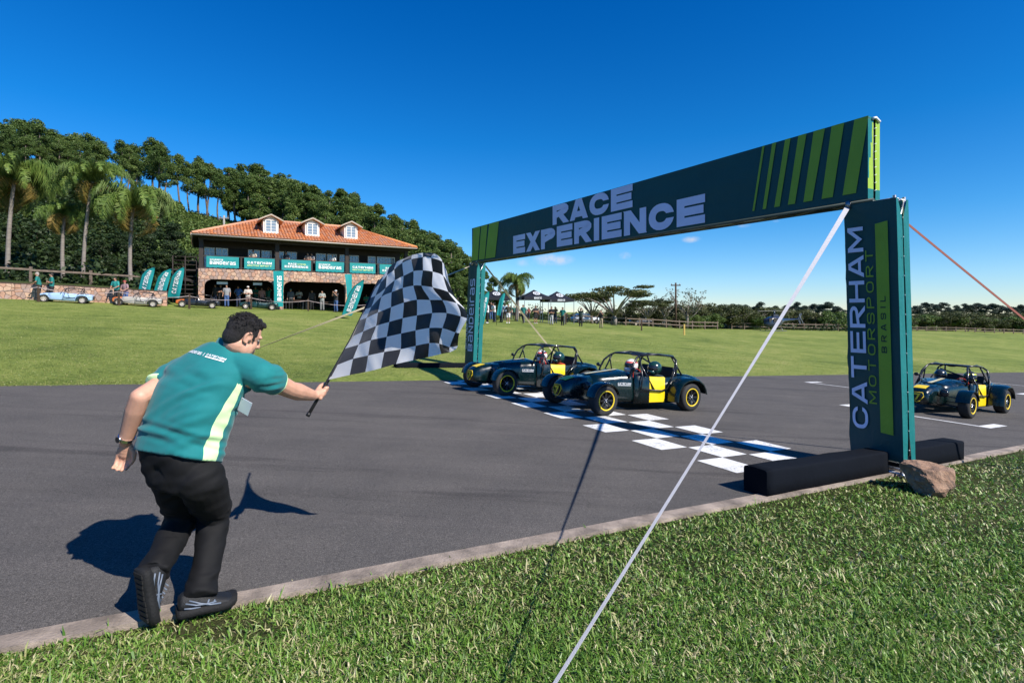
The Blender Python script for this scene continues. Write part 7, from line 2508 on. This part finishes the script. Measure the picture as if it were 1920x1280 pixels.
# ------------------------------------------------------------------ cars parked in front of the wall and the arches
PG = 'open sports cars parked behind the tape'
def pc(name, col, rough=.3): return paint(name, col, rough, .5)
M_ORG, M_SKY, M_GREYC, M_BLKC, M_DGR2 = pc('orange_paint', (.52, .13, .02)), pc('light_blue_paint', (.36, .52, .72)), pc('grey_paint', (.40, .37, .33)), pc('black_paint', (.012, .014, .018)), pc('bottle_green_paint', (.006, .035, .030))
M_ALUW = paint('silver_wheel', (.55, .50, .44), .35, .2)
def parked(px_front, n, body, nose, wing, rim, label, scale=.80, cage=True):
    c = make_car('sports_car', label, body, nose, wing, None, (nose, nose), rim, None, PG, race=False, cage=cage)
    put_car(c, u_at(px_front, n), n, 0, scale)
    return c
parked(82, 41.3, M_SKY, M_SKY, M_SKY, M_ALUW, 'light blue open sports car parked against the stone wall')
parked(222, 41.6, M_GREYC, M_ORG, M_GREYC, M_ALUW, 'grey open sports car with orange nose behind the feather flags')
parked(341, 43.0, M_BLKC, M_ORG, M_BLKC, M_ALUW, 'black open sports car with orange trim parked at the first arch')
parked(460, 44.5, M_DGR2, M_DGR2, M_DGR2, M_ALUW, 'dark green open sports car parked by the tall hanging banner')

# tables inside the second arch
for i, (px, n, lb) in enumerate(((552, 49.0, 'long table in the second arch near its banner'), (590, 49.2, 'long table in the middle of the second arch'), (622, 48.8, 'long table in the second arch by its far side'))):
    u = u_at(px, n); g = UN(u, n, float(Gun(u, n)))
    t = empty('table', g, math.radians(30)); tag(t, lb, 'table')
    m = MB(); m.box((0, 0, .74), (1.5, .7, .04)); m.build('tabletop', MAT('table_wood', (.12, .07, .05), .6), t)
    for sx in (-1, 1):
        for sy in (-1, 1):
            m = MB(); m.box((sx * .68, sy * .28, .36), (.05, .05, .72)); m.build('leg', M_CAGE, t)

# ------------------------------------------------------------------ tents, fences, poles, far cars, helicopter
M_TENT = fabric('black_canopy', (.010, .012, .020), .7, .2)
def tent(px, Y, w, ypk, yev, label, text=True):
    g = at_depth(px, Y); zp = (HY - ypk) / F_PX * Y - g.z; ze = (HY - yev) / F_PX * Y - g.z
    t = empty('canopy_tent', g, .25); tag(t, label, 'tent', 'black canopy tents')
    h = w / 2; pk = Vector((0, 0, zp)); cs = [Vector((-h, -h, ze)), Vector((h, -h, ze)), Vector((h, h, ze)), Vector((-h, h, ze))]
    m = MB()
    for i in range(4):
        a, b_ = cs[i], cs[(i + 1) % 4]
        rows = []
        for k in range(7):
            f = k / 6; s = 1 - f
            zz = ze + (zp - ze) * (f ** 1.25)
            rows.append([Vector((a.x * s + (b_.x - a.x) * s * q / 6, a.y * s + (b_.y - a.y) * s * q / 6, zz)) for q in range(7)])
        m.loft(rows, 0, False, True, closed=False)
        m.add([a, b_, b_ - Vector((0, 0, .28)), a - Vector((0, 0, .28))], [(0, 1, 2, 3)])
    m.build('canopy', M_TENT, t)
    for c in cs:
        mm = MB(); mm.box((c.x * .98, c.y * .98, ze / 2 - .02), (.05, .05, ze)); mm.build('leg', M_STEEL, t)
    for i in (0, 3):     # round emblem on the two faces towards the track
        a, b_ = cs[i], cs[(i + 1) % 4]
        mid = (a + b_) / 2; ex = (b_ - a).normalized(); up = (Vector((0, 0, zp)) - mid); upn = up.normalized(); nn_ = ex.cross(upn)
        c = mid + up * .40 + nn_ * -.03 - Vector((0, 0, .20))
        if (c + nn_ * .2 - Vector((0, 0, 0))).xy.length < c.xy.length: nn_ = -nn_
        c = mid + up * .36 + nn_ * .10
        mm = MB(); rr_ = w * .13
        for k in range(20):
            a0, a1 = 2 * math.pi * k / 20, 2 * math.pi * (k + 1) / 20
            mm.add([c + (ex * math.cos(q) + upn * math.sin(q)) * r1 for q, r1 in ((a0, rr_), (a1, rr_), (a1, rr_ * .8), (a0, rr_ * .8))], [(0, 1, 2, 3)])
            if k % 4 < 2: mm.add([c + (ex * math.cos(q) + upn * math.sin(q)) * r1 for q, r1 in ((a0, rr_ * .68), (a1, rr_ * .68), (a1, rr_ * .2), (a0, rr_ * .2))], [(0, 1, 2, 3)])
        mm.build('emblem', M_WHITE, t)
        if text:
            mm = MB(); lettering(mm, 'BaNDeiras', a + ex * (w * .36) + nn_ * .02 - Vector((0, 0, .24)), ex, Vector((0, 0, 1)), Vector((nn_.x, nn_.y, 0)).normalized(), w * .28, .2, lift=.02)
            mm.build('lettering', M_WHITE, t)
    return t
tent(1001, 54, 2.75, 543, 557, 'black canopy tent, left one of the pair with white round emblems')
tent(1044, 55, 2.75, 546, 561, 'black canopy tent, right one of the pair with white round emblems')
tent(927, 56, 3.0, 543, 558, 'plain black canopy tent behind the white-shirted spectators', False)

M_FENCE = MAT('weathered_fence_wood', (.16, .12, .09), .9, var=.3)
def fence(a, b_, step, label, hgt=1.15, rails=(.45, .95)):
    a = Vector(a); b_ = Vector(b_); L = (b_ - a).length; n = int(L / step)
    r_ = empty('rail_fence', a); tag(r_, label, 'fence')
    P_ = []
    me = None
    for k in range(n + 1):
        p = a.lerp(b_, k / n); p.z = G(p.x, p.y); P_.append(p)
        if me is None:
            m = MB(); m.box((0, 0, hgt / 2 - .05), (.13, .13, hgt + .1)); me = m.mesh('post', [M_FENCE])
        o = link(bpy.data.objects.new('post', me), r_); o.location = p - a; o.rotation_euler = (0, R.uniform(-.04, .04), R.uniform(0, .3))
    for k in range(n):
        for rz in rails:
            m = MB(); m.beam(P_[k] - a + Vector((0, -.08, rz + R.uniform(-.03, .03))), P_[k + 1] - a + Vector((0, -.08, rz + R.uniform(-.03, .03))), .04, .13)
            m.build('rail', M_FENCE, r_)
    return r_
fence(at_depth(1035, 66), at_depth(1345, 74), 2.0, 'brown post and rail fence behind the tents and the flat-topped trees')
fence(at_depth(1372, 82), at_depth(1592, 88), 2.1, 'brown post and rail fence behind the helicopter')
fence(at_depth(1590, 106), at_depth(1990, 108), 2.0, 'long low fence at the far edge of the field beyond the near post', 1.0, (.35, .8))
fence(UN(-13, 46.8), UN(-3.5, 46.8), 2.4, 'rustic rail fence in the shade behind the stone wall', 1.0, (.8,))

def simple_pole(px, py, h, r, mat, label, cat='post', name='marker_post', group=None):
    g = ground_px(px, py); m = MB(); m.box((0, 0, h / 2), (r * 2, r * 2, h), 0, None, .92); m.box((0, 0, h), (r * 2.2, r * 2.2, .04))
    o = m.build(name, mat); o.location = g; tag(o, label, cat, group); return o
simple_pole(1283, 628, 1.0, .07, MAT('yellow_post', (.55, .38, .10), .8), 'yellow wooden marker post on the lawn behind the nearest race car')
simple_pole(1203, 620, 1.05, .06, M_POST, 'dark marker post on the lawn left of the yellow post')
simple_pole(991, 604, 1.05, .055, M_POST, 'dark barrier post among the spectators')
simple_pole(1061, 608, 1.0, .055, M_POST, 'dark barrier post beside the green topped spectator')
def power_pole(px, Y, ytop, label, arm=1.6, mat=None):
    g = at_depth(px, Y); h = (HY - ytop) / F_PX * Y - g.z
    r_ = empty('power_pole', g); tag(r_, label, 'power pole', 'power poles')
    m = MB(); m.tube([(0, 0, -.3), (0, 0, h)], [.16, .11], 10); m.build('pole', mat or M_POST, r_)
    m = MB(); m.box((0, 0, h - .35), (arm, .12, .14)); m.build('crossarm', mat or M_POST, r_)
    for k in (-1, 0, 1):
        m = MB(); m.tube([(k * arm * .42, 0, h - .28), (k * arm * .42, 0, h - .08)], .05, 6); m.build('insulator', M_STEEL, r_)
power_pole(1267, 72, 530, 'dark power pole with crossarm beside the half bare tree', 1.3)
power_pole(420, 70, 404, 'pale concrete power pole above the left end of the clubhouse roof', 1.2, M_CONC)
power_pole(939, 66, 528, 'thin lamp-like pole behind the far gantry post', .5, M_CONC)

def family_car(px, Y, label, col, rz):
    g = at_depth(px, Y)
    r_ = empty('parked_car', g, rz); tag(r_, label, 'car', 'ordinary cars parked behind the fence')
    m = MB()
    def S(x, hw, z0, z1): return car_sec(x, hw, hw * .94, z0, z1, .4, 18)
    m.loft([S(-2.05, .72, .35, .75), S(-1.95, .82, .25, .92), S(-1.2, .86, .22, .95), S(0, .87, .22, .95), S(1.1, .86, .22, .93), S(1.8, .80, .25, .82), S(2.02, .66, .34, .68)], 0)
    m.build('body', paint('car_paint', col, .25, .6), r_)
    m = MB(); m.loft([S(-1.75, .68, .90, .95), S(-1.25, .70, .90, 1.38), S(-.4, .72, .90, 1.47), S(.35, .70, .90, 1.42), S(1.05, .66, .88, .95)], 0)
    m.build('cabin', M_GLASS, r_)
    m = MB(); m.loft([S(-1.2, .67, 1.36, 1.41), S(-.4, .69, 1.44, 1.49), S(.33, .67, 1.39, 1.44)], 0); m.build('roof', paint('car_paint', col, .25, .6), r_)
    for x in (-1.3, 1.3):
        for y in (-.80, .80):
            mm = MB(); mm.tube([(x, y - .1, .31), (x, y + .1, .31)], .31, 16); w = mm.build('wheel', M_TYRE, r_)
            mm = MB(); mm.tube([(x, y - .105, .31), (x, y + .105, .31)], .18, 12); mm.build('rim', M_ALUW, w)
    for y in (-.6, .6):
        mm = MB(); mm.ell((1.93, y, .68), (.08, .16, .08), 0, 8, 6); mm.build('headlight', M_WHITE, r_)
    return r_
family_car(1245, 95, 'white hatchback parked behind the fence under the half bare tree', (.75, .76, .78), .1)
family_car(1098, 76, 'silver pickup-sized car behind the spectator raising a phone', (.55, .60, .66), .3)
family_car(1205, 84, 'dark grey car behind the fence by the flat-topped trees', (.10, .11, .13), .05)

# helicopter on the grass
hg = ground_px(1452, 621)
hel = empty('helicopter', hg, math.radians(200)); tag(hel, 'dark blue helicopter standing on the far grass behind the white strap', 'helicopter')
M_HEL = paint('helicopter_paint', (.012, .020, .045), .25, .5)
m = MB()
rows = []
for x, w, z0, z1 in ((1.75, .10, .95, 1.15), (1.6, .38, .70, 1.50), (1.2, .60, .58, 1.85), (.6, .70, .55, 2.05), (0, .72, .55, 2.1), (-.6, .65, .62, 2.05), (-1.1, .45, .95, 1.95), (-1.6, .24, 1.30, 1.8), (-2.8, .16, 1.45, 1.75), (-4.6, .10, 1.55, 1.74), (-4.75, .05, 1.6, 1.7)):
    rows.append(car_sec(x, w, w * .85, z0, z1, .6, 18))
m.loft(rows, 0); m.build('fuselage', M_HEL, hel)
m = MB()
for s in (-1, 1):
    for x0, x1 in ((.95, 1.45), (.1, .8), (-.7, -.02)):
        w0 = .70 if x1 < 1 else .50
        m.box(((x0 + x1) / 2, s * (w0 * .92 if x1 < 1 else .52), 1.55), (x1 - x0, .06, .55))
m.ell((1.45, 0, 1.35), (.26, .40, .36), 0, 14, 9)
m.build('window', M_LAMP, hel)
m = MB(); m.prism([(-4.2, -.03, 1.7), (-4.75, -.03, 1.7), (-5.1, -.03, 2.5), (-4.75, -.03, 2.5)], (0, .06, 0)); m.prism([(-4.3, -.03, 1.6), (-4.75, -.03, 1.6), (-4.9, -.03, .95), (-4.65, -.03, .95)], (0, .06, 0)); m.box((-3.9, 0, 1.65), (.4, 1.6, .05)); m.build('tail_fin', M_HEL, hel)
m = MB(); m.tube([(0, 0, 2.05), (0, 0, 2.85)], .09, 8); m.box((-.1, 0, 2.2), (.9, .4, .3)); m.ell((0, 0, 2.85), (.18, .18, .1)); m.build('rotor_mast', M_HEL, hel)
for k in range(2):
    an = math.radians(18 + 180 * k); d = Vector((math.cos(an), math.sin(an), 0))
    m = MB(); m.beam(Vector((0, 0, 2.86)) + d * .15, Vector((0, 0, 2.76)) + d * 4.6, .24, .03); m.build('rotor_blade', MAT('rotor_grey', (.30, .28, .26), .6), hel)
for s in (-1, 1):
    m = MB(); m.tube([(1.6, s * .95, .22), (1.4, s * .95, .08), (-1.2, s * .95, .08)], .045, 6)
    for x in (.7, -.6): m.tube([(x, s * .95, .08), (x, s * .45, .62)], .04, 6)
    m.build('skid', M_STEEL, hel)
m = MB(); m.tube([(-4.75, .12, 1.75), (-4.75, .16, 1.75)], .06, 8)
for k in range(2):
    an = math.radians(60 + 180 * k); m.beam((-4.75, .15, 1.75), (-4.75 + math.cos(an) * .75, .15, 1.75 + math.sin(an) * .75), .02, .09)
m.build('tail_rotor', M_STEEL, hel)
# ------------------------------------------------------------------ wording that tells like trees apart
ORD = ['first', 'second', 'third', 'fourth', 'fifth', 'sixth', 'seventh', 'eighth', 'ninth', 'tenth', 'eleventh', 'twelfth', 'thirteenth', 'fourteenth', 'fifteenth', 'sixteenth', 'seventeenth', 'eighteenth']
HILL_BINS = [(-400, 45, 'at the left edge of the photo'), (45, 135, 'above the small ragged palm'), (135, 205, 'above the leaning palm'), (205, 290, 'above the palm nearest the steps'),
             (290, 365, 'left of the clubhouse roof'), (365, 475, "above the roof's near hip"), (475, 545, 'above the first dormer'), (545, 620, 'above the middle dormer'), (620, 690, 'above the third dormer'),
             (690, 790, 'above the far end of the roof'), (790, 2000, 'between chequered flag and far post')]
FLAT_BINS = [(0, 1140, 'behind the tents'), (1140, 1260, 'under the flat-topped trees'), (1260, 1350, 'around the power pole'), (1350, 1470, 'left of the helicopter'), (1470, 1592, 'between white strap and near post'),
             (1592, 1700, 'mostly behind the near post'), (1700, 1790, 'right beside the near post'), (1790, 1860, 'left of the orange strap'), (1860, 3000, 'below the orange strap')]
KINDS = {
 'pines along the crest of the hill': ('hill-crest pine', HILL_BINS), 'broad trees on the hill': ('ragged leafy hill-crest tree', HILL_BINS),
 'broad trees on the slope behind the clubhouse': ('upright leafy slope tree', HILL_BINS), 'dark trees behind the palms': ('dark lower-wood tree', HILL_BINS),
 'shrubs along the far fence': ('scrubby olive fence-side tree', FLAT_BINS), 'round bushes by the far fence': ('round dark fence-side bush', FLAT_BINS),
 'bushes below the eucalyptus row': ('scrubby far-belt bush', FLAT_BINS), 'far eucalyptus row': ('dark horizon eucalyptus', FLAT_BINS),
}
for g_, (head_, bins) in KINDS.items():
    mem = [o for o in scene.objects if o.parent is None and o.get('group') == g_]
    px_ = lambda o: HX + o.location.x / o.location.y * F_PX
    for a, b_, where in bins:
        inb = sorted([o for o in mem if a <= px_(o) < b_], key=px_)
        for i, o in enumerate(inb):
            if len(inb) == 1: o['label'] = head_ + ' ' + where
            else: o['label'] = '%s %s from the left, %s' % (ORD[i] if i < len(ORD) else 'last', head_, where)
bpy.data.scenes.remove(_tmp_scene)
